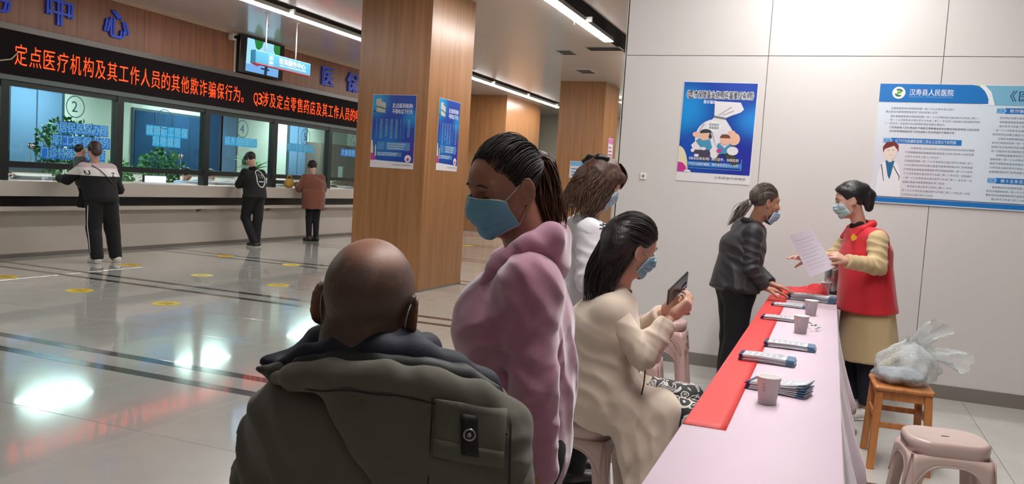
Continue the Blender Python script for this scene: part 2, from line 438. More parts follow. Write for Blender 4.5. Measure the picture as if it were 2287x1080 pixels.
for i, y in enumerate((6.6, 10.6, 14.3, 18.2)):
    t = thing('booth_light', (-12.5, y, 2.9), ['square light panel over the leftmost booth', 'light panel over the second booth', 'light panel over the booth behind window four', 'light panel over the farthest booth'][i], 'ceiling light', 'booth ceiling lights')
    MB().box((-12.80, y-.62, 2.86), (-12.20, y+.62, 2.9)).build('frame', CLIP, t)
    MB().box((-12.76, y-.58, 2.852), (-12.24, y+.58, 2.861)).build('diffuser', BOOTH, t)
# ================================================================= bodies and clothes: smooth distance fields turned into one surface
def nrm(v):
    v = np.asarray(v, float); return v/(np.linalg.norm(v)+1e-12)
def rot(ax, deg):
    return np.array(Matrix.Rotation(math.radians(deg), 3, Vector(ax)))
def smin(a, b, k):
    h = np.maximum(k-np.abs(a-b), 0)/k
    return np.minimum(a, b)-h*h*k*0.25
def smax(a, b, k): return -smin(-a, -b, k)

def p_cone(a, b, ra, rb, flat=None, up=None):
    """tapered capsule a->b; flat=(fx, fy) squeezes the section along the side axis / up axis"""
    a = np.asarray(a, float); b = np.asarray(b, float); d = b-a; L2 = d@d+1e-12
    R = max(ra, rb)*(max(flat) if flat else 1.0)
    lo = np.minimum(a, b)-R; hi = np.maximum(a, b)+R
    if flat:
        t_ = nrm(d); u_ = np.asarray(up if up is not None else (0, 1, 0), float); u_ = nrm(u_-(u_@t_)*t_); s_ = np.cross(t_, u_)
    def f(x, y, z):
        px, py, pz = x-a[0], y-a[1], z-a[2]
        h = np.clip((px*d[0]+py*d[1]+pz*d[2])/L2, 0, 1)
        qx, qy, qz = px-h*d[0], py-h*d[1], pz-h*d[2]
        r = ra+(rb-ra)*h
        if not flat: return np.sqrt(qx*qx+qy*qy+qz*qz)-r
        su = qx*s_[0]+qy*s_[1]+qz*s_[2]; uu = qx*u_[0]+qy*u_[1]+qz*u_[2]; tt = qx*t_[0]+qy*t_[1]+qz*t_[2]
        k = np.sqrt((su/flat[0])**2+(uu/flat[1])**2+tt*tt)
        return (k-r)*min(flat[0], flat[1], 1.0)
    return f, lo, hi
def p_ell(c, r, R=None):
    c = np.asarray(c, float); r = np.asarray(r, float); Rm = np.eye(3) if R is None else np.asarray(R)
    ext = np.sqrt(((Rm*r)**2).sum(1)); m = r.min()
    def f(x, y, z):
        px, py, pz = x-c[0], y-c[1], z-c[2]
        u = (px*Rm[0, 0]+py*Rm[1, 0]+pz*Rm[2, 0])/r[0]; v = (px*Rm[0, 1]+py*Rm[1, 1]+pz*Rm[2, 1])/r[1]; w = (px*Rm[0, 2]+py*Rm[1, 2]+pz*Rm[2, 2])/r[2]
        k0 = np.sqrt(u*u+v*v+w*w)
        k1 = np.sqrt((u/r[0])**2+(v/r[1])**2+(w/r[2])**2)+1e-9
        return k0*(k0-1)/k1
    return f, c-ext, c+ext
def p_capcyl(a, b, ra, rb, flat=None, up=None, rnd=0.004):
    """tapered cylinder with flat ends (sleeve, hem)"""
    a = np.asarray(a, float); b = np.asarray(b, float); d = b-a; L = np.linalg.norm(d); t_ = d/L
    R = max(ra, rb)*(max(flat) if flat else 1.0)
    u_ = np.asarray(up if up is not None else (0, 1, 0.01), float); u_ = nrm(u_-(u_@t_)*t_); s_ = np.cross(t_, u_)
    fx, fy = flat if flat else (1.0, 1.0)
    lo = np.minimum(a, b)-R; hi = np.maximum(a, b)+R
    def f(x, y, z):
        px, py, pz = x-a[0], y-a[1], z-a[2]
        h = px*t_[0]+py*t_[1]+pz*t_[2]
        su = px*s_[0]+py*s_[1]+pz*s_[2]; uu = px*u_[0]+py*u_[1]+pz*u_[2]
        hc = np.clip(h/L, 0, 1); r = ra+(rb-ra)*hc
        dr = (np.sqrt((su/fx)**2+(uu/fy)**2)-r)*min(fx, fy, 1.0)
        dh = np.abs(h-L/2)-L/2
        return smax(dr, dh, rnd*2)
    return f, lo, hi

def snoise(x, y, z, seed=0, freq=1.0):
    r = np.random.RandomState(seed); o = 0
    for i in range(5):
        d = r.normal(size=3); d /= np.linalg.norm(d); f = freq*(0.7+0.9*r.rand())*2*PI
        o = o+np.sin(f*(x*d[0]+y*d[1]+z*d[2])+r.rand()*6.28+0.8*np.sin(f*0.6*(x*d[1]+y*d[2]+z*d[0])+r.rand()*6))
    return o/5

def axis(lo, hi, h, fine=()):
    """coordinates lo..hi with spacing h, finer inside the given (lo, hi, spacing) intervals"""
    xs = [lo]
    while xs[-1] < hi:
        x = xs[-1]; s = h
        for (a, b, g) in fine:
            if a <= x <= b: s = min(s, g)
            elif x < a: s = min(s, max(g, (a-x)*0.35+g), h)
            else: s = min(s, max(g, (x-b)*0.35+g))
        xs.append(x+s)
    return np.array(xs)

class Field:
    def __init__(s): s.ops = []; s.dis = []
    def add(s, p, k=0.02): s.ops.append(('u', p, k)); return s
    def sub(s, p, k=0.01): s.ops.append(('s', p, k)); return s
    def chain(s, pts, rad, k=0.02, flat=None, up=None):
        for i in range(len(pts)-1): s.add(p_cone(pts[i], pts[i+1], rad[i], rad[i+1], flat, up), k)
        return s
    def cut(s, n, d, k=0.006, box=None):   # keep n.p < d
        s.ops.append(('c', (np.asarray(n, float), d, box), k)); return s
    def disp(s, fn, box=None): s.dis.append((fn, box)); return s
    def fold(s, c, d, lam, amp, R, seed=0):
        """local wrinkles: ridges across direction d, centred at c"""
        c = np.asarray(c, float); d = nrm(d)
        def f(x, y, z):
            px, py, pz = x-c[0], y-c[1], z-c[2]
            w = np.exp(-(px*px+py*py+pz*pz)/(R*R))
            ph = (px*d[0]+py*d[1]+pz*d[2])*2*PI/lam+1.6*snoise(x, y, z, seed, 0.45/lam)
            return w*amp*(np.abs(np.sin(ph*0.5))*2-1.2)
        return s.disp(f, (c-2.2*R, c+2.2*R))
    def at(s, P):
        """evaluate without displacement at points P (n,3)"""
        x, y, z = P[:, 0], P[:, 1], P[:, 2]; D = np.full(len(P), 1.0)
        for (o, p, k) in s.ops:
            if o == 'u': D = smin(D, p[0](x, y, z), k)
            elif o == 's': D = smax(D, -p[0](x, y, z), k)
            elif o == 'c': D = smax(D, x*p[0][0]+y*p[0][1]+z*p[0][2]-p[1], k)
        return D
    def mesh(s, h=0.006, fine=((), (), ()), clip=None):
        lo = np.min([p[1] for o, p, k in s.ops if o == 'u'], axis=0)-0.03; hi = np.max([p[2] for o, p, k in s.ops if o == 'u'], axis=0)+0.03
        if clip is not None: lo = np.maximum(lo, clip[0]); hi = np.minimum(hi, clip[1])
        A = [axis(lo[i], hi[i], h, fine[i]) for i in range(3)]
        shp = tuple(len(a) for a in A); D = np.full(shp, 1.0, np.float32)
        def sl(l, h_, m):
            return tuple(slice(max(0, np.searchsorted(A[i], l[i]-m)-1), min(shp[i], np.searchsorted(A[i], h_[i]+m)+1)) for i in range(3))
        def co(S): return A[0][S[0]][:, None, None], A[1][S[1]][None, :, None], A[2][S[2]][None, None, :]
        for (o, p, k) in s.ops:
            if o in 'us':
                S = sl(p[1], p[2], k+3*h)
                if any(q.start is not None and q.start >= q.stop for q in S): continue
                X, Y, Z = co(S); v = p[0](X, Y, Z)
                D[S] = smin(D[S], v, k) if o == 'u' else smax(D[S], -v, k)
            else:
                n, d, box = p
                S = sl(box[0], box[1], 0) if box is not None else (slice(None),)*3
                X, Y, Z = co(S); D[S] = smax(D[S], X*n[0]+Y*n[1]+Z*n[2]-d, k)
        for (fn, box) in s.dis:
            S = sl(box[0], box[1], 0) if box is not None else (slice(None),)*3
            if any(q.start is not None and q.start >= q.stop for q in S): continue
            X, Y, Z = co(S); sub = D[S]; msk = np.abs(sub) < 0.05
            if not msk.any(): continue
            I = np.nonzero(msk); xs = X[I[0], 0, 0]; ys = Y[0, I[1], 0]; zs = Z[0, 0, I[2]]
            sub[I] += fn(xs, ys, zs)*np.clip(1-np.abs(sub[I])/0.05, 0, 1)
        return surf_nets(D, A)

def surf_nets(D, A):
    for ax in range(3):
        ix = [slice(None)]*3
        for e in (0, -1):
            ix[ax] = e; D[tuple(ix)] = np.maximum(D[tuple(ix)], 0.01)
    s = D < 0
    c = [s[i:s.shape[0]-1+i, j:s.shape[1]-1+j, k:s.shape[2]-1+k] for i in (0, 1) for j in (0, 1) for k in (0, 1)]
    cnt = sum(q.astype(np.int8) for q in c); act = (cnt > 0) & (cnt < 8)
    idx = np.nonzero(act); n = len(idx[0]); vid = np.full(act.shape, -1, np.int64); vid[idx] = np.arange(n)
    P = np.zeros((n, 3)); W = np.zeros(n); I, J, K = idx
    for ax in range(3):
        for a in (0, 1):
            for b in (0, 1):
                o0 = [0, 0, 0]; oth = [i for i in range(3) if i != ax]; o0[oth[0]] = a; o0[oth[1]] = b; o1 = list(o0); o1[ax] = 1
                d0 = D[I+o0[0], J+o0[1], K+o0[2]].astype(float); d1 = D[I+o1[0], J+o1[1], K+o1[2]].astype(float)
                m = (d0 < 0) != (d1 < 0); t = np.where(m, d0/(d0-d1+1e-20), 0)
                q = np.stack([A[0][I+o0[0]], A[1][J+o0[1]], A[2][K+o0[2]]], 1)
                nx = A[ax][idx[ax]+1]-A[ax][idx[ax]]; q[:, ax] += t*nx
                P[m] += q[m]; W[m] += 1
    P /= W[:, None]
    F = []
    for ax in range(3):
        a, b = [i for i in range(3) if i != ax]
        S0 = [slice(1, -1)]*3; S1 = [slice(1, -1)]*3; S0[ax] = slice(0, -1); S1[ax] = slice(1, None)
        e0 = s[tuple(S0)]; e1 = s[tuple(S1)]; ed = e0 != e1
        q = list(np.nonzero(ed)); g = [q[0]+1, q[1]+1, q[2]+1]; g[ax] = q[ax]
        def vv(da, db):
            h = list(g); h[a] = g[a]-1+da; h[b] = g[b]-1+db; return vid[h[0], h[1], h[2]]
        quad = np.stack([vv(0, 0), vv(1, 0), vv(1, 1), vv(0, 1)], 1)
        fl_ = e0[ed]
        if ax == 1: fl_ = ~fl_
        quad[~fl_] = quad[~fl_][:, ::-1]
        F.append(quad)
    F = np.vstack(F); F = F[(F >= 0).all(1)]
    return P, F

def sdf_obj(name, PF, m, parent=None, smooth_it=2, local=True, mats=None, midx=None):
    P, F = PF
    if parent is None: local = True
    me = bpy.data.meshes.new(name)
    # light relaxation to hide the grid
    if smooth_it:
        E = np.concatenate([F[:, [0, 1]], F[:, [1, 2]], F[:, [2, 3]], F[:, [3, 0]]])
        for _ in range(smooth_it):
            acc = np.zeros_like(P); cnt = np.zeros(len(P))
            for k_ in range(3):
                acc[:, k_] = np.bincount(E[:, 0], P[E[:, 1], k_], len(P))+np.bincount(E[:, 1], P[E[:, 0], k_], len(P))
            cnt = np.bincount(E[:, 0], minlength=len(P))+np.bincount(E[:, 1], minlength=len(P))
            P = P*0.5+0.5*acc/np.maximum(cnt, 1)[:, None]
    me.vertices.add(len(P)); me.vertices.foreach_set('co', P.astype(np.float32).ravel())
    me.loops.add(len(F)*4); me.loops.foreach_set('vertex_index', F.astype(np.int32).ravel())
    me.polygons.add(len(F)); me.polygons.foreach_set('loop_start', np.arange(0, len(F)*4, 4, dtype=np.int32))
    me.update(calc_edges=True)
    me.polygons.foreach_set('use_smooth', np.ones(len(F), bool))
    for q in (mats or [m]): me.materials.append(q)
    if midx is not None:
        ctr = P[F].mean(1); me.polygons.foreach_set('material_index', midx(ctr).astype(np.int32))
    me.update()
    o = bpy.data.objects.new(name, me); COL.objects.link(o)
    if parent is not None: o.parent = parent
    return o

# ---------------------------------------------------------------- head, hand, hair
class Head:
    """head frame: local x = the person's right... (+x is the left side of the face as seen by the person's own left hand), y = forward, z = up"""
    def __init__(s, c, yaw, pitch=0.0, roll=0.0, sc=1.0):
        s.c = np.asarray(c, float); s.sc = sc
        # yaw: 0 = looking along +y (away), 90 = looking to +x (image right), 180 = towards viewer, -90 = image left
        s.R = rot((0, 0, 1), -yaw) @ rot((1, 0, 0), pitch) @ rot((0, 1, 0), roll)
    def w(s, p): return s.c+s.sc*(s.R @ np.asarray(p, float))
    def W(s, P): return s.c+s.sc*(np.asarray(P, float) @ s.R.T)
    def L(s, P): return ((np.asarray(P, float)-s.c) @ s.R)/s.sc
    def prims(s, ears=True, es=1.0):
        k = s.sc; W = s.w; R = s.R
        o = [('u', p_ell(W((0, -.014, .034)), np.array((.074, .094, .084))*k, R), .02),
             ('u', p_ell(W((0, .022, .012)), np.array((.063, .066, .07))*k, R), .03),
             ('u', p_ell(W((0, .030, -.045)), np.array((.055, .056, .062))*k, R), .03),
             ('u', p_cone(W((0, .068, -.097)), W((0, .055, -.092)), .017*k, .022*k), .03),
             ('u', p_ell(W((0, .02, -.085)), np.array((.04, .05, .025))*k, R), .03)]
        for sx in (-1, 1):
            o += [('u', p_cone(W((sx*.047, .0, -.03)), W((sx*.043, .008, -.075)), .018*k, .015*k), .03),
                  ('u', p_ell(W((sx*.036, .062, -.030)), np.array((.024, .02, .022))*k, R), .022),
                  ('u', p_cone(W((sx*.012, .083, .020)), W((sx*.045, .066, .022)), .010*k, .008*k), .014),
                  ('s', p_ell(W((sx*.032, .093, .001)), np.array((.019, .017, .012))*k, R), .012),
                  ('u', p_ell(W((sx*.031, .0655, .0)), np.array((.0145, .0135, .0125))*k, R), .004),
                  ('u', p_ell(W((sx*.010, .098, -.038)), np.array((.0085, .009, .007))*k, R), .006)]
            if ears:
                o += [('u', p_ell(W((sx*.0795, -.012, -.006)), np.array((.0072, .018*es, .030*es))*k, R @ rot((0, 0, 1), sx*30) @ rot((1, 0, 0), -8)), .005),
                      ('u', p_ell(W((sx*.073, -.004, -.030*es)), np.array((.006, .009, .010*es))*k, R), .006),
                      ('s', p_ell(W((sx*.0885, -.005, -.003)), np.array((.0085, .0115*es, .020*es))*k, R @ rot((0, 0, 1), sx*30)), .003)]
        if ears:
            for sx in (-1, 1):
                pl = [W((sx*(.0835-.5*.0165*math.cos(a)*.9), -.012+.0165*es*math.cos(a)*.87, -.005+.0275*es*math.sin(a))) for a in np.radians(np.linspace(35, 262, 9))]
                o += [('u', p_cone(pl[i], pl[i+1], .0034*k, .0034*k), .002) for i in range(8)]
        o += [('u', p_cone(W((0, .081, .012)), W((0, .103, -.030)), .0075*k, .0105*k), .010),
              ('u', p_ell(W((0, .1035, -.034)), np.array((.0115, .0105, .0095))*k, R), .006),
              ('u', p_ell(W((0, .088, -.060)), np.array((.023, .0085, .0055))*k, R), .006),
              ('u', p_ell(W((0, .086, -.070)), np.array((.020, .0085, .0065))*k, R), .006)]
        return o
    def add_to(s, f, **k): f.ops += s.prims(**k); return s
    def fine(s, g, m=0.125): return [[(s.c[i]-m, s.c[i]+m, g)] for i in range(3)]

def proj(HF, p, off):
    P = np.array([p], float); e = .0015
    for _ in range(12):
        d = HF.at(P)[0]; g = np.array([HF.at(P+np.eye(3)[a]*e)[0]-HF.at(P-np.eye(3)[a]*e)[0] for a in range(3)]); P = P-nrm(g)*(d-off)
    return P[0]
def face_parts(H, parent, brow=(20, 14, 12), eye='open', sides=(-1, 1), HF=None):
    hairm = mat('brow_%d_%d_%d' % brow, rgb(*brow), rough=0.8)
    HF = Field(); H.add_to(HF, ears=False)
    for sx in sides:
        mb = MB(); P = []
        for t in np.linspace(-1, 1, 7):
            P.append(proj(HF, H.w((sx*(.031+.017*t), .0835, .0235+.004*(1-t*t)-.002*t)), .0008))
        mb.tube(P, [.0010, .0022, .0026, .0026, .0024, .0019, .0008], 6, flat=1.0); mb.build('eyebrow', hairm, parent, world=False, smooth=True)
        if eye == 'open':
            mb = MB(); mb.lathe([(0.0001, .0), (.0035, -.0005), (.0062, -.0022), (.0078, -.0045)], 12, ax=H.R @ rot((1, 0, 0), -90), c=H.w((sx*.031, .0805, .000)))
            mb.build('iris', mat('dark_iris', rgb(26, 18, 14), rough=0.08), parent, world=False, smooth=True)
        mb = MB(); zz = .0045 if eye == 'open' else -.004
        P = [proj(HF, H.w((sx*(.031+.0135*t), .0795, zz-.0035*t*t)), .0006) for t in np.linspace(-1, 1, 7)]
        mb.tube(P, [.0006, .0010, .0013, .0014, .0014, .0012, .0007], 5); mb.build('eyelashes', mat('lash_black', rgb(22, 14, 12), rough=0.7), parent, world=False, smooth=True)

def face_mask(H, HF, parent, col=(120, 172, 198), loops=True, drop=0.0, name='face_mask', seed=1, sag=0.0):
    """pleated surgical mask draped on the face; drop lowers it"""
    nu, nv = 33, 43; G = np.zeros((nu, nv, 3)); 
    for i in range(nu):
        u = -1+2*i/(nu-1); au = abs(u)
        for j in range(nv):
            v = j/(nv-1)
            fy = .096+.026*math.sin(PI*min(1, v*1.25))**0.8*(1-v*.35)-.03*v**3
            zc = -.004-.108*v
            ez = -.018-.070*v
            ye = .050-.032*v; xe = .061+.008*v
            y = fy*(1-au**2.0)+ye*au**2.0
            x = math.copysign(xe*au**0.92, u) if u else 0
            z = zc*(1-au**1.7)+ez*au**1.7-drop
            pl = .0060*((v*4.2) % 1.0)*(0.15 < v < 0.9)*(1-.6*au)
            r = nrm((x, y-.0, 0))
            G[i, j] = (x+pl*r[0], y+pl*r[1]-sag*v, z)
    P = G.reshape(-1, 3); Wp = H.W(P); e = .002
    for it in range(4):
        d = HF.at(Wp); g = np.stack([(HF.at(Wp+np.eye(3)[a]*e)-HF.at(Wp-np.eye(3)[a]*e))/(2*e) for a in range(3)], 1)
        g /= np.linalg.norm(g, axis=1)[:, None]+1e-9
        pen = np.clip(.0035-d, 0, .03); Wp = Wp+g*pen[:, None]
        Wg = Wp.reshape(nu, nv, 3)
        if it < 1:
            Wg[1:-1, 1:-1] = Wg[1:-1, 1:-1]*.6+.1*(Wg[:-2, 1:-1]+Wg[2:, 1:-1]+Wg[1:-1, :-2]+Wg[1:-1, 2:])
        Wp = Wg.reshape(-1, 3)
    Wg = Wp.reshape(nu, nv, 3)
    m_ = mat('mask_%d_%d_%d' % col, rgb(*col), rough=0.75, bump=0.10, bscale=260)
    mb = MB(); mb.grid(Wg); o = mb.build(name, m_, parent, world=False, smooth=True)
    sd = o.modifiers.new('thickness', 'SOLIDIFY'); sd.thickness = 0.0014; sd.offset = 1
    wm = mat('mask_white_band', rgb(188, 206, 212), rough=0.7)
    rim = MB(); lift = np.array(H.R @ np.array((0, .002, 0)))
    rim.tube([p+lift for p in Wg[:, 0]], .0018, 6); rim.tube([p+lift for p in Wg[:, -1]], .0014, 6); rim.tube(Wg[0], .0015, 6); rim.tube(Wg[-1], .0015, 6)
    rim.build('hem', wm, o, world=False, smooth=True)
    if loops:
        for sx, row in ((-1, Wg[0]), (1, Wg[-1])):
            earb = [H.w((sx*.0775, -.008, .024)), H.w((sx*.0765, -.030, .012)), H.w((sx*.0745, -.034, -.012)), H.w((sx*.073, -.022, -.034))]
            P = [row[0], (row[0]+earb[0])/2+H.R @ np.array((sx*.004, 0, .0)), *earb, (row[-1]+earb[-1])/2, row[-1]]
            P = np.array(P, float)
            t = np.linspace(0, len(P)-1, 40); Q = np.stack([np.interp(t, range(len(P)), P[:, a]) for a in range(3)], 1)
            for _ in range(3): Q[1:-1] = (Q[:-2]+2*Q[1:-1]+Q[2:])/4
            mbl = MB(); mbl.tube(Q, .0010, 6); mbl.build('ear_loop', wm, o, world=False, smooth=True)
    return o

def hand(f, wrist, d, n, side, curl=(20, 25, 15), sp=1.0, thumb=(35, 20), L=1.0, fing=None, thumb_dir=None):
    """adds palm, four fingers and a thumb. d points from wrist along the palm, n is the palm normal (fingers curl towards n),
       side=+1/-1 picks where the thumb sits (cross(d,n)*side). returns finger tips"""
    d = nrm(d); n = np.asarray(n, float); n = nrm(n-(n@d)*d); s_ = np.cross(d, n)*side
    wrist = np.asarray(wrist, float); tips = []
    K = []
    for i, (off, fw) in enumerate(((.028, .082), (.010, .088), (-.009, .084), (-.026, .076))):
        kn = wrist+L*(d*fw+s_*off-n*0.002); K.append(kn)
        f.add(p_cone(wrist+L*(d*.012+s_*off*.55), kn, .0155*L, .0115*L), .012)
    ln = ((.040, .024, .020), (.045, .028, .021), (.042, .026, .021), (.033, .020, .018))
    rd = (.0088, .0090, .0086, .0077)
    for i in range(4):
        cr = fing[i] if fing else curl
        ang = 0; p = K[i]; dirb = nrm(d+s_*(.10-.075*i)*sp)
        for j in range(3):
            ang += cr[j]; dd = math.cos(math.radians(ang))*dirb+math.sin(math.radians(ang))*n
            q = p+dd*ln[i][j]*L
            f.add(p_cone(p, q, rd[i]*L*(1-.07*j), rd[i]*L*(1-.07*(j+1)-.03)), .0035 if j else .007); p = q
        tips.append(p)
    tb = wrist+L*(d*.026+s_*.026+n*.006)
    f.add(p_cone(wrist+L*(d*.018+s_*.012), tb, .016*L, .0145*L), .012)
    a1, a2 = thumb
    td = thumb_dir if thumb_dir is not None else nrm(d*math.cos(math.radians(a1))+s_*math.sin(math.radians(a1))+n*.35)
    td = nrm(td)
    p1 = tb+td*.034*L; td2 = nrm(td+nrm(d)*math.tan(math.radians(a2))*.6+n*.15); p2 = p1+td2*.030*L; p3 = p2+nrm(td2+n*.2)*.018*L
    f.add(p_cone(tb, p1, .0140*L, .0108*L), .008); f.add(p_cone(p1, p2, .0105*L, .0095*L), .004); f.add(p_cone(p2, p3, .0095*L, .0075*L), .004)
    tips.append(p3)
    return tips

def strands(parent, name, roots, fn, m, r=0.003, n=10, sides=5, rj=0.3, seed=0, taper=0.25):
    """many tapered locks of hair as one mesh: fn(i, t) -> point"""
    rs = np.random.RandomState(seed); mb = MB()
    for i in range(roots):
        P = [fn(i, t) for t in np.linspace(0, 1, n)]
        k = r*(1+rj*rs.normal()); k = max(k, r*.4)
        rr = [k*min(1, .25+6*t)*(0.75+.5*math.sin(PI*t))*(1-(1-taper)*t**2.5) for t in np.linspace(0, 1, n)]
        mb.tube(P, rr, sides, flat=0.6)
    return tag(mb.build(name, m, parent, world=False, smooth=True), kind='stuff')

def hair_mat(name, c1, c2, rough=0.38, axis_scale=(90, 90, 6)):
    m = bpy.data.materials.new(name); m.use_nodes = True; nt = m.node_tree; b = nt.nodes['Principled BSDF']
    tc = nt.nodes.new('ShaderNodeTexCoord'); mp = nt.nodes.new('ShaderNodeMapping'); mp.inputs['Scale'].default_value = axis_scale
    nt.links.new(tc.outputs['Object'], mp.inputs['Vector'])
    n = nt.nodes.new('ShaderNodeTexNoise'); n.inputs['Scale'].default_value = 1.6; n.inputs['Detail'].default_value = 6
    nt.links.new(mp.outputs[0], n.inputs['Vector'])
    cr = nt.nodes.new('ShaderNodeValToRGB'); cr.color_ramp.elements[0].position = .35; cr.color_ramp.elements[1].position = .7
    cr.color_ramp.elements[0].color = c1; cr.color_ramp.elements[1].color = c2
    nt.links.new(n.outputs['Fac'], cr.inputs[0]); nt.links.new(cr.outputs[0], b.inputs['Base Color'])
    bp = nt.nodes.new('ShaderNodeBump'); bp.inputs['Strength'].default_value = .5; bp.inputs['Distance'].default_value = .004
    nt.links.new(n.outputs['Fac'], bp.inputs['Height']); nt.links.new(bp.outputs[0], b.inputs['Normal'])
    b.inputs['Roughness'].default_value = rough; b.inputs['Specular IOR Level'].default_value = .45
    MATS[name] = m; return m
def cloth(name, col, bump=.10, bscale=500, sheen=0.2, noise=.12, nscale=5, rough=.85, **k):
    return mat(name, col, rough=rough, bump=bump, bscale=bscale, sheen=sheen, noise=noise, nscale=nscale, **k)
def skin(name, c, c2=None):
    return mat(name, rgb(*c), rough=.5, sss=.12, noise=1 if c2 else .12, col2=rgb(*c2) if c2 else None, nscale=14, bump=.06, bscale=160)

YAW = math.radians(20.934)     # people are laid out in frames turned with the hall-to-table diagonal
def person(PF, sk, loc, label, group=None, name='person', **kw):
    o = sdf_obj(name, PF, sk, None, **kw)
    o.location = (loc[0], loc[1], 0); o.rotation_euler = (0, 0, YAW)
    return tag(o, label, 'person', group)
def simple_arm(f, sh, el, wr, r=(.052, .042, .030)):
    f.add(p_cone(sh, el, r[0], r[1]), .03); f.add(p_cone(el, wr, r[1], r[2]), .02)
def shoe(parent, toe, heel, h, m, sole, w=.043, name='shoe'):
    """low shoe from heel to toe point on the floor"""
    toe = np.asarray(toe, float); heel = np.asarray(heel, float); d = nrm(toe-heel); L = np.linalg.norm(toe-heel)
    f = Field()
    f.add(p_cone(heel+d*.03+(0, 0, .045), toe-d*.05+(0, 0, .036), w*.92, w*.95, (1.0, .78), (0, 0, 1)), .02)
    f.add(p_ell(toe-d*.05+(0, 0, .03), (w, w, .032)), .02)
    f.add(p_cone(heel+d*.035+(0, 0, .05), heel+d*.045+(0, 0, h), .040, .040), .03)
    f.cut((0, 0, -1), -(heel[2]+.012)); f.cut((0, 0, 1), heel[2]+h)
    o = sdf_obj(name, f.mesh(.006), m, parent, 1)
    s_ = Field(); s_.add(p_cone(heel+d*.035+(0, 0, .01), toe-d*.04+(0, 0, .01), w*.95, w*1.0, (1, .5), (0, 0, 1)), .01)
    s_.cut((0, 0, -1), -heel[2]-.001, .003); s_.cut((0, 0, 1), heel[2]+.018, .003)
    sdf_obj('sole', s_.mesh(.006), sole, o, 1)
    return o
# ================================================================= flat printed things: posters, board, window lettering, signs
def flat(mb, O, U, V, pts, off=0.0):
    O = np.asarray(O, float); U = np.asarray(U, float); V = np.asarray(V, float); N = np.cross(U, V)
    return mb.add([O+U*a+V*b+N*off for a, b in pts], [tuple(range(len(pts)))])
def rect(x0, y0, x1, y1): return [(x0, y0), (x1, y0), (x1, y1), (x0, y1)]
def ellp(cx, cy, rx, ry, n=24, a0=0, a1=360): return [(cx+rx*math.cos(math.radians(a0+(a1-a0)*k/n)), cy+ry*math.sin(math.radians(a0+(a1-a0)*k/n))) for k in range(n if a1-a0 == 360 else n+1)]
def print_mat(name, base, spots):
    """printed gradient: object-space blobs of ink colour (centre, radius, colour)"""
    if name in MATS: return MATS[name]
    m = bpy.data.materials.new(name); m.use_nodes = True; nt = m.node_tree; b = nt.nodes['Principled BSDF']; b.inputs['Roughness'].default_value = .38
    tc = nt.nodes.new('ShaderNodeTexCoord'); prev = None
    for (c, r, col) in spots:
        vm = nt.nodes.new('ShaderNodeVectorMath'); vm.operation = 'DISTANCE'; nt.links.new(tc.outputs['Object'], vm.inputs[0]); vm.inputs[1].default_value = c
        mr = nt.nodes.new('ShaderNodeMapRange'); mr.interpolation_type = 'SMOOTHSTEP'; mr.inputs[1].default_value = r; mr.inputs[2].default_value = r*.15
        nt.links.new(vm.outputs['Value'], mr.inputs[0]); mx = nt.nodes.new('ShaderNodeMix'); mx.data_type = 'RGBA'
        nt.links.new(mr.outputs[0], mx.inputs[0])
        if prev is None: mx.inputs[6].default_value = base
        else: nt.links.new(prev, mx.inputs[6])
        mx.inputs[7].default_value = col; prev = mx.outputs[2]
    nt.links.new(prev, b.inputs['Base Color']); MATS[name] = m; return m
PAPER = mat('poster_paper', rgb(226, 222, 226), rough=.45)
INKW = mat('ink_white', rgb(232, 234, 240), rough=.5); INKD = mat('ink_dark', rgb(48, 50, 60), rough=.5); INKG = mat('ink_grey', rgb(120, 122, 130), rough=.5)
INKB = mat('ink_mid_blue', rgb(48, 128, 196), rough=.5); INKL = mat('ink_light_blue', rgb(120, 176, 220), rough=.5)
MAG = mat('ink_magenta', rgb(190, 50, 140), rough=.5); CRM = mat('ink_cream', rgb(226, 214, 180), rough=.5)
S_ = None

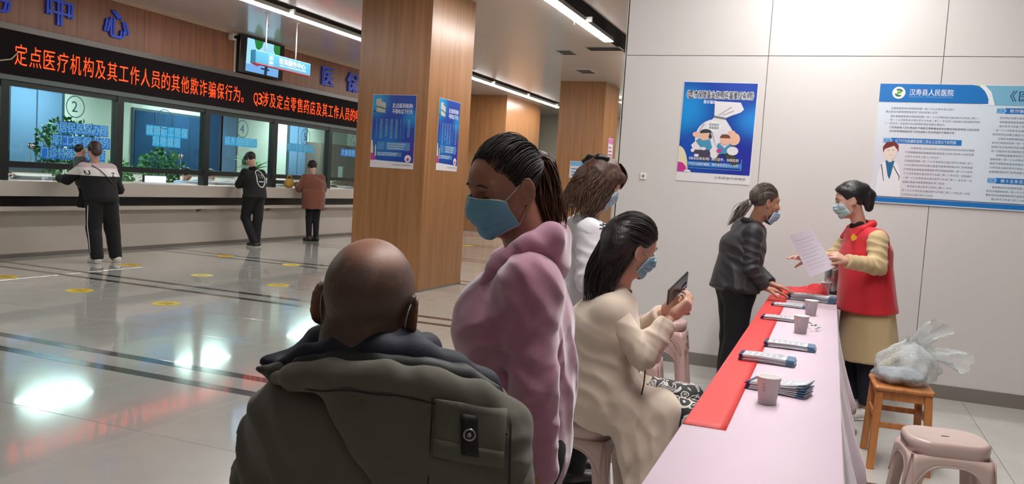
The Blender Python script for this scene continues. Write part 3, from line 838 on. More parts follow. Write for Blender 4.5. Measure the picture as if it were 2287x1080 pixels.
# ---- poster with the sack on the white wall: 0.60 x 0.82 m, slightly crooked
def poster_sack():
    w, h = .595, .815; a = math.radians(-.6)
    O = np.array((-1.232, WY-.004, 1.520)); U = np.array((math.cos(a), 0, math.sin(a))); V = np.array((-math.sin(a), 0, math.cos(a)))
    t = thing('poster', (-.93, WY-.004, 1.5), 'blue poster with two cartoon people carrying a tied white sack on the white wall', 'poster')
    mb = MB(); flat(mb, O, U, V, rect(0, 0, w, h)); o = mb.build('sheet', PAPER, t); sm = o.modifiers.new('t', 'SOLIDIFY'); sm.thickness = .0015
    def part(name, m, polys, off):
        for i_, p in enumerate(polys): mb = MB(); flat(mb, O, U, V, p, off+.00008*i_); mb.build(name, m, t)
    bm_ = print_mat('poster_blue_print', rgb(12, 66, 160), [((-.28, 0, .60), .30, rgb(20, 140, 214)), ((.30, 0, .50), .22, rgb(28, 134, 216)), ((.20, 0, .22), .34, rgb(26, 40, 150)), ((-.15, 0, .30), .2, rgb(16, 78, 176)), ((.15, 0, .80), .25, rgb(34, 70, 170))])
    part('blue_print', bm_, [rect(.006, .075, w-.006, h-.006)], .0012)
    part('corner_bubbles', CRM, [[(.006, .075)]+[(.006+.085*math.sin(q), .075+.21*math.cos(q)) for q in np.linspace(0, PI/2, 12)]], .0020)
    part('corner_bubbles', MAG, [[(.006, .075), (.085, .075), (.075, .12), (.045, .15), (.006, .155)]], .0024)
    part('white_curve', PAPER, [[(.075, .075)]+[(.09-.03*math.cos(q), .075+.02*math.sin(q)) for q in np.linspace(0, PI, 10)]], .0026)
    # title with white outline
    mb = MB()
    for dx, dy in ((-.005, 0), (.005, 0), (0, .005), (0, -.005), (.0035, .0035), (-.0035, -.0035), (.0035, -.0035), (-.0035, .0035)): text(mb, '《医疗保障基金使用监督管理条例》', O+U*(.035+dx)+V*(.685+dy)-np.array((0, .0030+abs(dx)*.01, 0)), U, V, .066, width=.53)
    mb.build('title_outline', INKW, t)
    mb = MB(); text(mb, '《医疗保障基金使用监督管理条例》', O+U*.035+V*.685-np.array((0, .0036, 0)), U, V, .066, width=.53); mb.build('title', mat('ink_navy', rgb(60, 62, 90)), t)
    mb = MB(); text(mb, '欺诈骗保', O+U*.175+V*.640-np.array((0, .0030, 0)), U, V, .032, width=.10, bold=.02); mb.build('subtitle', INKW, t)
    sk = [(.265, .66), (.47, .655), (.50, .60), (.475, .575), (.40, .545), (.36, .525), (.27, .54)]
    part('sack_neck', mat('sack_white', rgb(224, 220, 226)), [sk], .0040)
    body = ellp(.285, .36, .155, .155, 30); body = [(x-(.04 if y < .30 else 0), y) for x, y in body]
    part('sack_body', MATS['sack_white'], [body, [(.27, .53), (.36, .52), (.41, .45), (.20, .45)]], .0038)
    part('sack_tie', INKG, [[(.268, .545), (.365, .53), (.362, .512), (.27, .525)]], .0046)
    part('sack_folds', mat('sack_grey', rgb(170, 166, 176)), [[(.30, .55), (.40, .62), (.405, .612), (.31, .545)], [(.33, .55), (.42, .59), (.425, .582), (.34, .545)], [(.25, .42), (.30, .30), (.305, .30), (.262, .43)], [(.34, .40), (.33, .26), (.336, .26), (.35, .40)], [(.19, .48), (.15, .40), (.155, .395), (.20, .47)]], .0044)
    bur = []
    for k in range(24): q = 2*PI*k/24; r_ = (.062 if k % 2 else .045); bur.append((.275+r_*math.cos(q)*1.1, .455+r_*math.sin(q)*.8))
    part('burst', INKW, [bur], .0048)
    mb = MB(); text(mb, '医保基金', O+U*.238+V*.462-np.array((0, .0056, 0)), U, V, .022, width=.078, bold=.01); text(mb, '医保基金', O+U*.238+V*.436-np.array((0, .0056, 0)), U, V, .022, width=.078, bold=.01); mb.build('burst_lettering', INKD, t)
    fc = mat('ink_skin', rgb(228, 180, 156)); br = mat('ink_brown', rgb(110, 60, 40)); tl = mat('ink_teal', rgb(60, 140, 176)); dk = mat('ink_plum', rgb(62, 56, 80)); dg = mat('ink_olive', rgb(58, 56, 44))
    part('figure_arms', fc, [ellp(.135, .385, .026, .022), ellp(.445, .36, .045, .05), ellp(.42, .41, .03, .02)], .0060)
    part('figure_head', fc, [ellp(.205, .375, .040, .036), ellp(.372, .345, .036, .036)], .0064)
    part('figure_hair', INKD, [ellp(.215, .405, .048, .026, 14, 0, 180)+[(.165, .395)], [(.25, .41), (.268, .37), (.255, .35), (.238, .37)]], .0068)
    part('figure_hair', br, [ellp(.372, .365, .042, .032, 14, 0, 180)], .0068)
    part('figure_shirt', tl, [[(.14, .335), (.165, .355), (.255, .345), (.275, .285), (.26, .26), (.19, .275)], [(.31, .30), (.325, .325), (.375, .285), (.415, .325), (.44, .29), (.415, .245), (.345, .235)]], .0062)
    part('figure_trousers', dk, [[(.135, .26), (.255, .265), (.272, .22), (.25, .165), (.185, .18), (.135, .235)]], .0061)
    part('figure_trousers', dg, [[(.30, .215), (.345, .235), (.35, .19), (.34, .16), (.295, .175)], [(.37, .24), (.46, .225), (.495, .165), (.45, .15), (.40, .20)]], .0061)
    part('figure_gloves', MATS['sack_white'], [ellp(.205, .272, .022, .013), ellp(.295, .225, .03, .028), ellp(.44, .265, .045, .035), ellp(.12, .255, .015, .015), ellp(.155, .215, .02, .012)], .0072)
    part('magenta_patch', MAG, [[(.31, .265), (.345, .285), (.355, .255), (.33, .24)]], .0074)
    part('footer_band', INKB, [rect(.085, .125, .515, .165)], .0030)
    mb = MB(); text(mb, '《基金监管条例》进行宣传，加强监管', O+U*.095+V*.180-np.array((0, .0088, 0)), U, V, .026, width=.40, bold=.015); mb.build('footer_lettering', INKW, t); mb = MB(); text(mb, '严厉打击欺诈骗保，维护基金安全人人有责', O+U*.095+V*.137-np.array((0, .0044, 0)), U, V, .024, width=.40, bold=.01); mb.build('footer_lettering', INKW, t)
    fr = MB()
    for r_ in (rect(.515, .11, .519, .20), rect(.085, .11, .519, .113)): flat(fr, O, U, V, r_, .0032)
    fr.build('footer_frame', INKL, t)
    mb = MB(); text(mb, '汉寿县医疗保障局', O+U*.31+V*.035-np.array((0, .0018, 0)), U, V, .022, width=.25); mb.build('imprint', INKG, t)
    for (a_, b_) in ((.0, h-.03), (w-.03, h-.03), (0, 0.0), (w-.03, 0)):
        pass
poster_sack()

# ---- hospital notice board on the white wall
def board():
    x0, x1, z0, z1 = .262, 3.05, 1.437, 2.337
    t = thing('notice_board', ((x0+x1)/2, WY-.01, z0), 'long pale blue notice board with blue header on the white wall', 'notice board')
    O = np.array((x0, WY-.0125, z0)); U = np.array((1., 0, 0)); V = np.array((0, 0, 1.)); W, Hh = x1-x0, z1-z0
    bevel(MB().box((x0, WY-.012, z0), (x1, WY-.0005, z1)).build('panel', print_mat('board_print', rgb(214, 224, 236), [((.15, 0, .30), .9, rgb(196, 216, 232)), ((-1.2, 0, .25), .5, rgb(218, 214, 224))]), t), .001, 1)
    def part(name, m, polys, off): 
        mb = MB()
        for i_, p in enumerate(polys): flat(mb, O, U, V, p, off+.00006*i_)
        return mb.build(name, m, t)
    hb = mat('header_blue', rgb(18, 112, 188), rough=.4)
    part('header_pale', mat('header_pale_blue', rgb(120, 178, 206), rough=.4), [rect(.70, Hh-.145, W, Hh-.002)], .0006)
    part('header_white', INKW, [[(.60, Hh-.002), (.70, Hh-.002), (.745, Hh-.05), (.775, Hh-.145), (.70, Hh-.145)]], .0010)
    part('header_green', mat('ink_green', rgb(116, 178, 48)), [[(.62, Hh-.002), (.66, Hh-.002), (.70, Hh-.04), (.735, Hh-.11), (.70, Hh-.10)]], .0014)
    part('header', hb, [[(0, Hh-.135), (0, Hh), (.615, Hh)]+[(.615+.117*math.sin(q), Hh-.135*(1-math.cos(q))) for q in np.linspace(0, PI/2, 9)]], .0018)
    part('footer_band', hb, [rect(0, .010, W, .044)], .0010)
    part('footer_line', mat('ink_navy', rgb(60, 62, 90)), [rect(0, .048, W, .053)], .0012)
    part('emblem', INKW, [ellp(.132, Hh-.066, .045, .045)], .0024)
    mb = MB()
    for q in (0, 180):
        flat(mb, O, U, V, [(.132+(r_*math.cos(math.radians(a+q))), Hh-.066+r_*math.sin(math.radians(a+q))) for r_, a in [(.030, 20+12*k) for k in range(10)]+[(.018, 128-12*k) for k in range(10)]], .0030)
    mb.build('emblem_mark', mat('ink_dark_green', rgb(20, 104, 92)), t)
    mb = MB(); flat(mb, O, U, V, [(.122, Hh-.055), (.145, Hh-.05), (.150, Hh-.075), (.135, Hh-.070), (.128, Hh-.085), (.118, Hh-.078)], .0032); mb.build('emblem_mark', mat('ink_green', rgb(116, 178, 48)), t)
    def off(n): return O-np.array((0, n, 0))
    mb = MB(); text(mb, '汉寿县人民医院', off(.0026)+U*.205+V*(Hh-.080), U, V, .052, width=.295, bold=.012); mb.build('hospital_name', INKW, t)
    mb = MB(); text(mb, 'HANSHOU PEOPLE HOSPITAL', off(.0026)+U*.205+V*(Hh-.100), U, V, .018, width=.295); mb.build('hospital_name_small', INKL, t)
    mb = MB(); text(mb, '《医疗保障基金使用监督管理条例》', off(.0012)+U*.865+V*(Hh-.108), U, V, .085, width=1.5, bold=.01); mb.build('heading', mat('ink_deep_blue', rgb(24, 74, 120)), t)
    # tabs
    for (tx, tz, n_, s_) in ((.055, .458, 'tab', '以下行为处骗取金额二倍以上五倍以下的罚款'), (.790, .700, 'tab', '欺诈骗保典型案例'), (.775, .195, 'tab', '第十五条至第二十条规定')):
        wd = .53 if tx < .5 else 1.0
        part('tab_arrow', INKL, [[(tx, tz), (tx+.05, tz), (tx+.058, tz+.018), (tx+.05, tz+.036), (tx, tz+.036)]], .0010)
        part('tab_bar', hb, [[(tx+.052, tz-.002), (tx+wd, tz-.002), (tx+wd, tz+.038), (tx+.052, tz+.038), (tx+.062, tz+.018)]], .0010)
        mb = MB(); text(mb, s_, off(.0018)+U*(tx+.085)+V*(tz+.007), U, V, .028, width=min(wd-.12, .029*len(s_))); mb.build('tab_lettering', INKW, t)
        mb = MB(); text(mb, '第%s章' % ('一' if tx < .5 else '二' if tz > .5 else '三'), off(.0018)+U*(tx+.006)+V*(tz+.010), U, V, .020, width=.040); mb.build('tab_number', INKB, t)
    src = '医疗保障基金使用监督管理条例已经国务院第一百一十七次常务会议通过现予公布自二零二一年五月一日起施行定点医药机构应当建立健全内部管理制度由专门机构或者人员负责组织开展医疗保障基金相关政策培训检查参保人员应当持本人凭证就医购药并主动出示接受查验'
    def para(name, x, z, w, rowsn, sz, ld, indent, seed, m=INKG):
        mb = MB(); r = random.Random(seed); n = int(w/(sz*1.05))
        for k in range(rowsn):
            i0 = indent if k in (0, ) or r.random() < .25 else 0; cnt = n-i0; 
            if k == rowsn-1 or (r.random() < .18): cnt = int(cnt*r.uniform(.35, .8))
            st = r.randrange(0, len(src)-cnt) if cnt < len(src) else 0
            text(mb, src[st:st+cnt], off(.0010)+U*(x+i0*sz*1.05)+V*(z-k*ld), U, V, sz, width=cnt*sz*1.05)
        mb.build(name, m, t)
    para('paragraph', .055, .712, .64, 2, .0168, .027, 2, 1); para('paragraph', .055, .652, .64, 3, .0168, .027, 2, 2); para('paragraph', .055, .568, .64, 2, .0168, .028, 2, 3, INKD)
    para('paragraph', .215, .418, .46, 12, .0168, .0318, 2, 5)
    para('paragraph', .780, .660, 1.05, 14, .0168, .0300, 2, 6); para('paragraph', .775, .158, 1.05, 4, .0168, .0290, 2, 7)
    para('paragraph', 1.95, .700, .75, 19, .0185, .0335, 2, 9)
    # drawn doctor
    dx, dz = .115, .048
    part('doctor_coat', mat('ink_coat_white', rgb(232, 230, 234)), [[(dx-.085, dz), (dx-.078, dz+.16), (dx-.055, dz+.255), (dx, dz+.285), (dx+.055, dz+.255), (dx+.085, dz+.16), (dx+.09, dz)]], .0010)
    part('doctor_shirt', mat('ink_doctor_blue', rgb(24, 96, 140)), [[(dx-.032, dz+.275), (dx+.032, dz+.275), (dx+.014, dz+.16), (dx+.008, dz+.135), (dx-.006, dz+.16)]], .0016)
    part('doctor_face', mat('ink_pale_skin', rgb(232, 210, 198)), [ellp(dx-.002, dz+.345, .044, .060, 20), [(dx-.018, dz+.31), (dx+.018, dz+.31), (dx+.012, dz+.265), (dx-.012, dz+.265)]], .0018)
    part('doctor_hair', mat('ink_auburn', rgb(110, 36, 34)), [[(dx-.052, dz+.335), (dx-.058, dz+.375), (dx-.035, dz+.415), (dx+.02, dz+.420), (dx+.050, dz+.395), (dx+.054, dz+.34), (dx+.044, dz+.36), (dx+.020, dz+.388), (dx-.02, dz+.372), (dx-.044, dz+.36)]], .0024)
    part('doctor_stethoscope', INKD, [[(dx+.030, dz+.24), (dx+.052, dz+.20), (dx+.078, dz+.16), (dx+.074, dz+.13), (dx+.070, dz+.13), (dx+.072, dz+.158), (dx+.048, dz+.195), (dx+.026, dz+.235)], [(dx-.055, dz+.25), (dx-.040, dz+.18), (dx-.030, dz+.12), (dx-.034, dz+.12), (dx-.046, dz+.18), (dx-.060, dz+.24)]], .0024)
    part('doctor_features', mat('ink_rose', rgb(160, 110, 104)), [rect(dx-.024, dz+.352, dx-.010, dz+.356), rect(dx+.008, dz+.352, dx+.022, dz+.356), rect(dx-.008, dz+.315, dx+.008, dz+.318)], .0024)
board()

# ---- twin posters on the near column
def poster_col(O, U, V, w, h, label, seed):
    O = np.asarray(O, float); N = np.cross(U, V)
    t = thing('poster', tuple(O+U*w/2), label, 'poster', None)
    R_ = rot((0, 0, 1), math.degrees(math.atan2(U[1], U[0])))
    t.rotation_euler = (0, 0, math.atan2(U[1], U[0])); bpy.context.view_layer.update()
    def part(name, m, polys, off):
        mb = MB()
        for i_, p in enumerate(polys): flat(mb, O, U, V, p, off+.00008*i_)
        return mb.build(name, m, t)
    # a sheet with a gentle curl at its free edge
    G = [[O+U*w*a+V*h*b+N*(.002+.010*(max(0, abs(a-.5)-.34)*6)**2*(b > .0)*.4) for b in np.linspace(0, 1, 7)] for a in np.linspace(0, 1, 13)]
    part('sheet', PAPER, [rect(0, 0, w, h)], .0015)
    bm_ = print_mat('column_poster_print', rgb(20, 64, 160), [((-.28, 0, .82), .28, rgb(24, 150, 206)), ((.24, 0, .62), .16, rgb(20, 130, 200)), ((.30, 0, .25), .2, rgb(66, 44, 150)), ((-.1, 0, .32), .3, rgb(22, 104, 182))])
    part('blue_print', bm_, [[(.12, .09), (w-.004, .075), (w-.004, h-.004), (.004, h-.004), (.004, .10)]], .0026)
    part('corner_bubbles', CRM, [[(.004, .12), (.004, .34), (.022, .33), (.035, .24), (.04, .12)], [(.060, .14), (.062, .28), (.074, .27), (.078, .14)]], .0032)
    part('corner_bubbles', MAG, [[(.004, .09), (.06, .09), (.075, .11), (.06, .14), (.04, .17), (.004, .18)]], .0036)
    part('coin_stack', mat('coin_grey', rgb(186, 182, 172)), [[(.055, h-.21), (.18, h-.225), (.185, h-.10), (.12, h-.085), (.115, h-.05), (.05, h-.055), (.045, h-.12), (.06, h-.13)]], .0034)
    part('green_ribbon', mat('ink_dark_green', rgb(20, 104, 92)), [[(.06, h-.155), (.12, h-.165), (.185, h-.185), (.185, h-.172), (.12, h-.15), (.06, h-.142)], [(.01, h-.20), (.05, h-.19), (.05, h-.215), (.01, h-.22)]], .0038)
    def txt(s, x, y, sz, wd, b=0.0, m=INKW, n='lettering'):
        mb = MB(); text(mb, s, O+U*x+V*y+N*.0042, U, V, sz, width=wd, bold=b); mb.build(n, m, t)
    txt('定点医药机构', w*.46, h-.155, .062, w*.46, .02, n='title'); txt('不得有以下行为', w*.46, h-.225, .062, w*.46, .02, n='title')
    # columns of vertical small print
    r = random.Random(seed); cs = '将不属于医疗保障基金支付范围的医药费用纳入结算诱导协助他人冒名虚假就医购药提供凭证串换药品耗材诊疗项目和服务设施'
    for k, xx in enumerate((.06, .115, .19, .26, .33, .40, .44, .50, .56)):
        if xx > w-.05: continue
        mb = MB(); big = k in (1, 2, 3, 4, 7)
        nrow = r.randint(9, 11) if big else 10
        for j in range(nrow):
            text(mb, r.choice(cs)+(r.choice(cs) if big else ''), O+U*xx+V*(h-.315-j*.024)+N*.0034, U, V, .020, width=.034 if big else .014)
        mb.build('vertical_print', INKL if not big else mat('ink_pale_cyan', rgb(160, 200, 214)), t)
    pb = mat('ink_panel_blue', rgb(74, 130, 186), rough=.5)
    part('text_panel', pb, [rect(.09, .22, .19, .32), rect(.215, .22, w-.06, .32), rect(.085, .145, w-.17, .195)], .0032)
    for j, (xx, yy, n_) in enumerate(((.23, .29, 13), (.23, .262, 12), (.23, .234, 11), (.10, .175, 14), (.10, .152, 13))):
        txt(''.join(r.choice(cs) for _ in range(n_)), xx, yy, .019, min(w-.09-xx, n_*.020), n='small_print')
    part('round_badge', PAPER, [ellp(w-.08, .125, .045, .045)], .0044)
    part('badge_mark', MAG, [ellp(w-.08, .115, .02, .02)], .0050)
    txt('汉寿县医疗保障局宣', w*.5, .035, .022, w*.44, 0, INKG, 'imprint')
    return t
poster_col((-5.392, 8.9985, 1.497), np.array((1., 0, 0)), np.array((0, 0, 1.)), .605, .895, 'blue poster on the wide face of the near wood column', 1)
poster_col((-4.6335, 9.30, 1.51), np.array((0, 1., 0)), np.array((0, 0, 1.)), .615, .895, 'blue poster on the narrow right face of the near wood column', 2)

# small signs on the far column
def small_sign(O, U, w, h, m1, m2, label):
    O = np.asarray(O, float); V = np.array((0, 0, 1.)); t = thing('small_sign', tuple(O), label, 'sign')
    mb = MB(); flat(mb, O, U, V, rect(0, 0, w, h), .002); o = mb.build('plate', PAPER, t)
    mb = MB(); flat(mb, O, U, V, rect(.01, h*.72, w-.01, h-.01), .004); mb.build('header_band', m1, t)
    mb = MB(); 
    for k in range(3): flat(mb, O, U, V, rect(.04, h*(.14+.18*k), w-.05-.04*k, h*(.20+.18*k)), .004)
    mb.build('print_lines', m2, t)
small_sign((-5.60, 17.998, 1.60), np.array((1., 0, 0)), .40, .38, INKL, INKB, 'pale blue notice low on the far wood column'); 
small_sign((-4.878, 18.50, 2.10), np.array((0, 1., 0)), .42, .46, mat('ink_pink', rgb(206, 120, 190)), MAG, 'small pink notice on the side of the far wood column')

# ---- acrylic letters on the wood wall
def wall_word(word, y0, pitch, z0, size, label):
    t = thing('wall_lettering', (WX, y0, z0), label, 'sign')
    for i, ch in enumerate(word):
        mb = MB(); text(mb, ch, (WX+.012, y0+i*pitch, z0), (0, 1, 0), (0, 0, 1), size, extrude=.022, bold=.07); mb.build('letter', BLUEL, t)
        for q in (.12, .38):
            MB().box((WX-.002, y0+i*pitch+q*size*2*.8, z0+.18), (WX+.014, y0+i*pitch+q*size*2*.8+.012, z0+.192)).build('standoff', CLIP, t)
wall_word('服务中心', 6.44, .945, 3.21, .46, 'big blue raised characters on the wood wall above the left end of the scrolling sign')
wall_word('医保服务', 14.82, .935, 3.215, .46, 'big blue raised characters on the wood wall right of the television')

# ---- window numbers and service names
STK = mat('sticker_cyan', rgb(30, 176, 240), rough=.4); STKD = mat('sticker_blue', rgb(16, 122, 232), rough=.4); RING = mat('sticker_ring', rgb(24, 96, 130), rough=.4); STKL = mat('sticker_light', rgb(120, 206, 246), rough=.4)
def sticker(y, z, num, lines, label, rr=.155, m=STK):
    t = thing('window_sticker', (GX+.006, y, 1.4), label, 'sticker', None)
    x = GX+.0075
    mb = MB(); mb.tube([(x, y+rr*math.cos(a), z+rr*math.sin(a)) for a in np.linspace(0, 2*PI, 33)[:-1]], .0075, 4, closed=True, flat=.15); mb.build('ring', RING, t)
    mb = MB(); text(mb, num, (x, y-.06, z-.075), (0, 1, 0), (0, 0, 1), .22, bold=.01); mb.build('number', RING, t)
    for (s, y0, z0, h, w) in lines:
        n_ = len(s); cw = w/n_; mb = MB()
        for k_ in range(n_): mb.add([(x-.0008, y0+cw*k_+.006, z0-.030), (x-.0008, y0+cw*(k_+1)-.006, z0-.030), (x-.0008, y0+cw*(k_+1)-.006, z0+h*.86), (x-.0008, y0+cw*k_+.006, z0+h*.86)], [(0, 1, 2, 3)])
        mb.build('line_backing', m, t)
        mb = MB(); text(mb, s, (x, y0+.012, z0), (0, 1, 0), (0, 0, 1), h, width=w-.024, bold=.02); mb.build('lettering', STKL, t)
sticker(8.87, 2.10, '2', [('居民医保办理', 8.60, 1.74, .155, .86), ('职工医保业务', 8.50, 1.555, .155, 1.0), ('门诊特殊慢病审核', 8.32, 1.37, .155, 1.10)], 'ring with number two and blue service lines on the leftmost glass', .15, STKD)
sticker(10.57, 2.08, '3', [('城镇职工医保', 10.18, 1.83, .155, .92), ('异地就医', 10.32, 1.665, .155, .62)], 'ring with number three and cyan service lines on the glass')
sticker(12.47, 2.08, '4', [('城乡居民医保', 12.0, 1.79, .15, .90)], 'ring with number four and one cyan line on the glass')
sticker(14.42, 2.08, '5', [('城乡居民医保', 13.82, 1.79, .15, .90)], 'ring with number five and one cyan line on the glass')
sticker(16.30, 2.08, '6', [('大病保险', 15.75, 1.79, .15, .60)], 'ring with number six and one blue line beside the near column', .155, STKD)

# ---- television
tv = thing('television', (WX+.05, 12.83, 3.06), 'wall television tilted above the scrolling sign showing a bright picture', 'television')
tvR = rot((0, 1, 0), 0)
def tvp(y, z, off=0): return (WX+.05+off+.04*(z-3.04), y, z)
y0, y1, z0, z1 = 12.10, 13.36, 3.075, 3.735
mb = MB(); mb.add([tvp(y0, z0), tvp(y1, z0), tvp(y1, z1), tvp(y0, z1), tvp(y0, z0, .06), tvp(y1, z0, .06), tvp(y1, z1, .06), tvp(y0, z1, .06)], [(0, 3, 2, 1), (4, 5, 6, 7), (0, 1, 5, 4), (1, 2, 6, 5), (2, 3, 7, 6), (3, 0, 4, 7)])
bevel(mb.build('bezel', mat('tv_black', rgb(16, 16, 20), rough=.15), tv), .008)
def scr(name, polys, m, off):
    for p in polys: mb = MB(); mb.add([tvp(a, b, off) for a, b in p], [tuple(range(len(p)))]); mb.build(name, m, tv)
sy0, sy1, sz0, sz1 = 12.28, 13.22, 3.115, 3.70
def S(pts): return [(sy0+(sy1-sy0)*a, sz0+(sz1-sz0)*b) for a, b in pts]
scr('screen', [S(rect(0, 0, 1, 1))], emat('screen_sky', (.36, .72, .92, 1), 1.1), .062)
scr('picture_ground', [S([(0, 0), (1, 0), (1, .30), (0, .22)])], emat('screen_ground', (.20, .46, .85, 1), 1.0), .0625)
scr('picture_tree', [S([(.20, 1), (.48, 1), (.44, .82), (.34, .70), (.26, .76)]), S([(.80, 1), (1, 1), (1, .62), (.88, .66), (.80, .82)])], emat('screen_green', (.03, .26, .06, 1), .9), .063)
scr('picture_person', [S(ellp(.60, .66, .045, .06)), S([(.56, .30), (.66, .30), (.64, .0), (.55, .0)])], emat('screen_dark', (.02, .05, .12, 1), 1.0), .0635)
scr('picture_flowers', [S([(.10, .27), (.32, .20), (.42, .25), (.40, .32), (.2, .33)])], emat('screen_pink', (.5, .08, .18, 1), .9), .0635)
scr('picture_shirt', [S([(.54, .60), (.68, .60), (.72, .34), (.52, .34)])], emat('screen_white', (.75, .85, .95, 1), .9), .0633)
MB().box((WX, 12.7, 3.2), (WX+.12, 12.95, 3.5)).build('wall_bracket', MULL, tv)
MB().box((WX+.0, 12.10, 3.02), (WX+.02, 12.14, 3.72)).build('cable_duct', CLIP, tv)

# ---- hanging direction sign
hs = thing('hanging_sign', (-8.30, 11.03, 2.965), 'pale blue service centre sign hanging on two white rods', 'sign')
x = -8.30
bevel(MB().box((x-.05, 10.33, 2.965), (x+.05, 11.73, 3.16)).build('sign_box', mat('sign_blue', rgb(58, 132, 164), rough=.35), hs), .01)
MB().box((x+.048, 10.62, 2.967), (x+.053, 10.76, 3.158)).build('badge_panel', mat('sign_blue_light', rgb(88, 146, 172), rough=.35), hs)
MB().box((x-.052, 10.33, 2.958), (x+.052, 11.73, 2.967)).build('red_base_line', mat('sign_red', rgb(196, 80, 90)), hs)
mb = MB(); mb.ngon([(x+.054, 10.69+.035*math.cos(a), 3.085+.03*math.sin(a)) for a in np.linspace(0, 2*PI, 17)[:-1]]); mb.ngon([(x+.0545, 10.64, 3.03), (x+.0545, 10.74, 3.03), (x+.0545, 10.72, 3.0), (x+.0545, 10.66, 3.0)]); mb.build('badge', INKW, hs)
mb = MB(); text(mb, '医保服务中心', (x+.054, 10.90, 3.045), (0, 1, 0), (0, 0, 1), .10, width=.68, bold=.03); mb.build('lettering', INKW, hs)
mb = MB(); text(mb, 'MEDICAL INSURANCE SERVICE CENTER', (x+.054, 10.90, 3.0), (0, 1, 0), (0, 0, 1), .034, width=.70); mb.build('small_lettering', INKW, hs)
ROD = mat('white_rod', rgb(228, 214, 205), rough=.3)
for yy in (10.62, 11.38): m_ = MB(); m_.tube([(x, yy, 3.155), (x, yy, CZ-.002)], .011, 8); m_.build('rod', ROD, hs, smooth=True); m_ = MB(); m_.lathe([(.035, -.012), (.030, 0)], 12, c=(x, yy, CZ)); m_.build('ceiling_rose', ROD, hs)

# camera on the wall left of the television
cc = thing('security_camera', (WX+.02, 12.0, 3.66), 'small white wall camera left of the television', 'camera')
m_ = MB(); m_.rbox((WX, 11.92, 3.60), (WX+.12, 12.02, 3.70), .02); m_.build('camera_body', CLIP, cc); m_ = MB(); m_.lathe([(.03, 0), (.03, .03), (.02, .035)], 12, c=(WX+.12, 11.97, 3.65), ax=rot((0, 1, 0), 90)); m_.build('lens', DARK, cc)

# loose white cable at the left edge
cb_ = MB(); cb_.tube([(WX+.06, 7.0, 2.60), (WX+.06, 7.3, 2.555), (WX+.06, 7.6, 2.555), (WX+.055, 7.78, 2.60), (WX+.045, 7.88, 2.70)], .010, 6)
tag(cb_.build('loose_cable', mat('cable_cream', rgb(190, 170, 150)), None, smooth=True), 'loose pale cable in front of the left end of the scrolling sign', 'cable')
# wall socket
so = thing('wall_socket', (-1.504, WY, 1.539), 'small square white switch on the wall left of the sack poster', 'switch')
bevel(MB().box((-1.53, WY-.010, 1.512), (-1.478, WY-.0005, 1.566)).build('plate', CLIP, so), .003); MB().box((-1.514, WY-.0115, 1.528), (-1.494, WY-.010, 1.55)).build('rocker', INKG, so)

# yellow floor markers
YEL = mat('marker_yellow', rgb(214, 184, 20), rough=.4); YEL2 = mat('marker_brown', rgb(150, 112, 20), rough=.4)
pos = [(-7.30, 6.46), (-6.10, 6.42), (-8.62, 6.62), (-7.36, 8.34), (-6.17, 8.31), (-7.36, 10.20), (-8.70, 10.35), (-8.66, 8.45), (-7.30, 12.10), (-7.26, 16.3)]
wh = ['left of centre on the near row', 'nearest the viewer on the near row', 'at the far left of the near row', 'in the middle of the second row', 'behind the seated man on the second row', 'in the third row toward the column', 'in the third row close to the counter', 'in the second row close to the counter', 'in the fourth row', 'beyond the near column']
first = None
for i, (x, y) in enumerate(pos):
    if first is None:
        t = thing('floor_marker', (x, y, 0), 'yellow oval floor marker '+wh[i], 'floor marker', 'yellow floor markers')
        m_ = MB(); m_.lathe([(.135, .0003), (.135, .0012), (.128, .0016)], 32, c=(x, y, 0)); m_.build('disc', YEL, t)
        m_ = MB(); m_.box((x-.06, y-.05, .0016), (x-.015, y+.06, .002)); m_.box((x+.015, y-.05, .0016), (x+.06, y+.06, .002)); m_.build('footprint_mark', YEL2, t); first = t
    else: t = dup_tree(first, (x, y, 0)); t['label'] = 'yellow oval floor marker '+wh[i]

# ceiling details
def vent(x, y, w, l, label, n=5):
    t = thing('ceiling_vent', (x, y, CZ), label, 'vent')
    MB().box((x-w/2, y-l/2, CZ-.012), (x+w/2, y+l/2, CZ-.001)).build('frame', CEIL, t)
    for k in range(n): MB().box((x-w/2+.03, y-l/2+l*(k+.35)/n, CZ-.018), (x+w/2-.03, y-l/2+l*(k+.75)/n, CZ-.010)).build('slat', DARK, t)
vent(-4.59, 14.1, .30, .45, 'small square ceiling vent near the end of the ceiling light', 3)
vent(-4.90, 16.4, .34, .5, 'faint ceiling vent farther back above the far column', 3)
vent(-3.80, 13.72, .62, .34, 'wide ceiling vent beside the white wall edge', 4)
for (x, y, l_) in ((-3.66, 11.5, 'small white sprinkler by the ceiling light'), (-7.30, 16.2, 'small sprinkler near the far light strip')):
    t = thing('sprinkler', (x, y, CZ), l_, 'sprinkler'); m_ = MB(); m_.lathe([(.035, -.004), (.03, -.012), (.012, -.016), (.010, -.035), (.022, -.040)], 14, c=(x, y, CZ)); m_.build('head', CLIP, t, smooth=True)
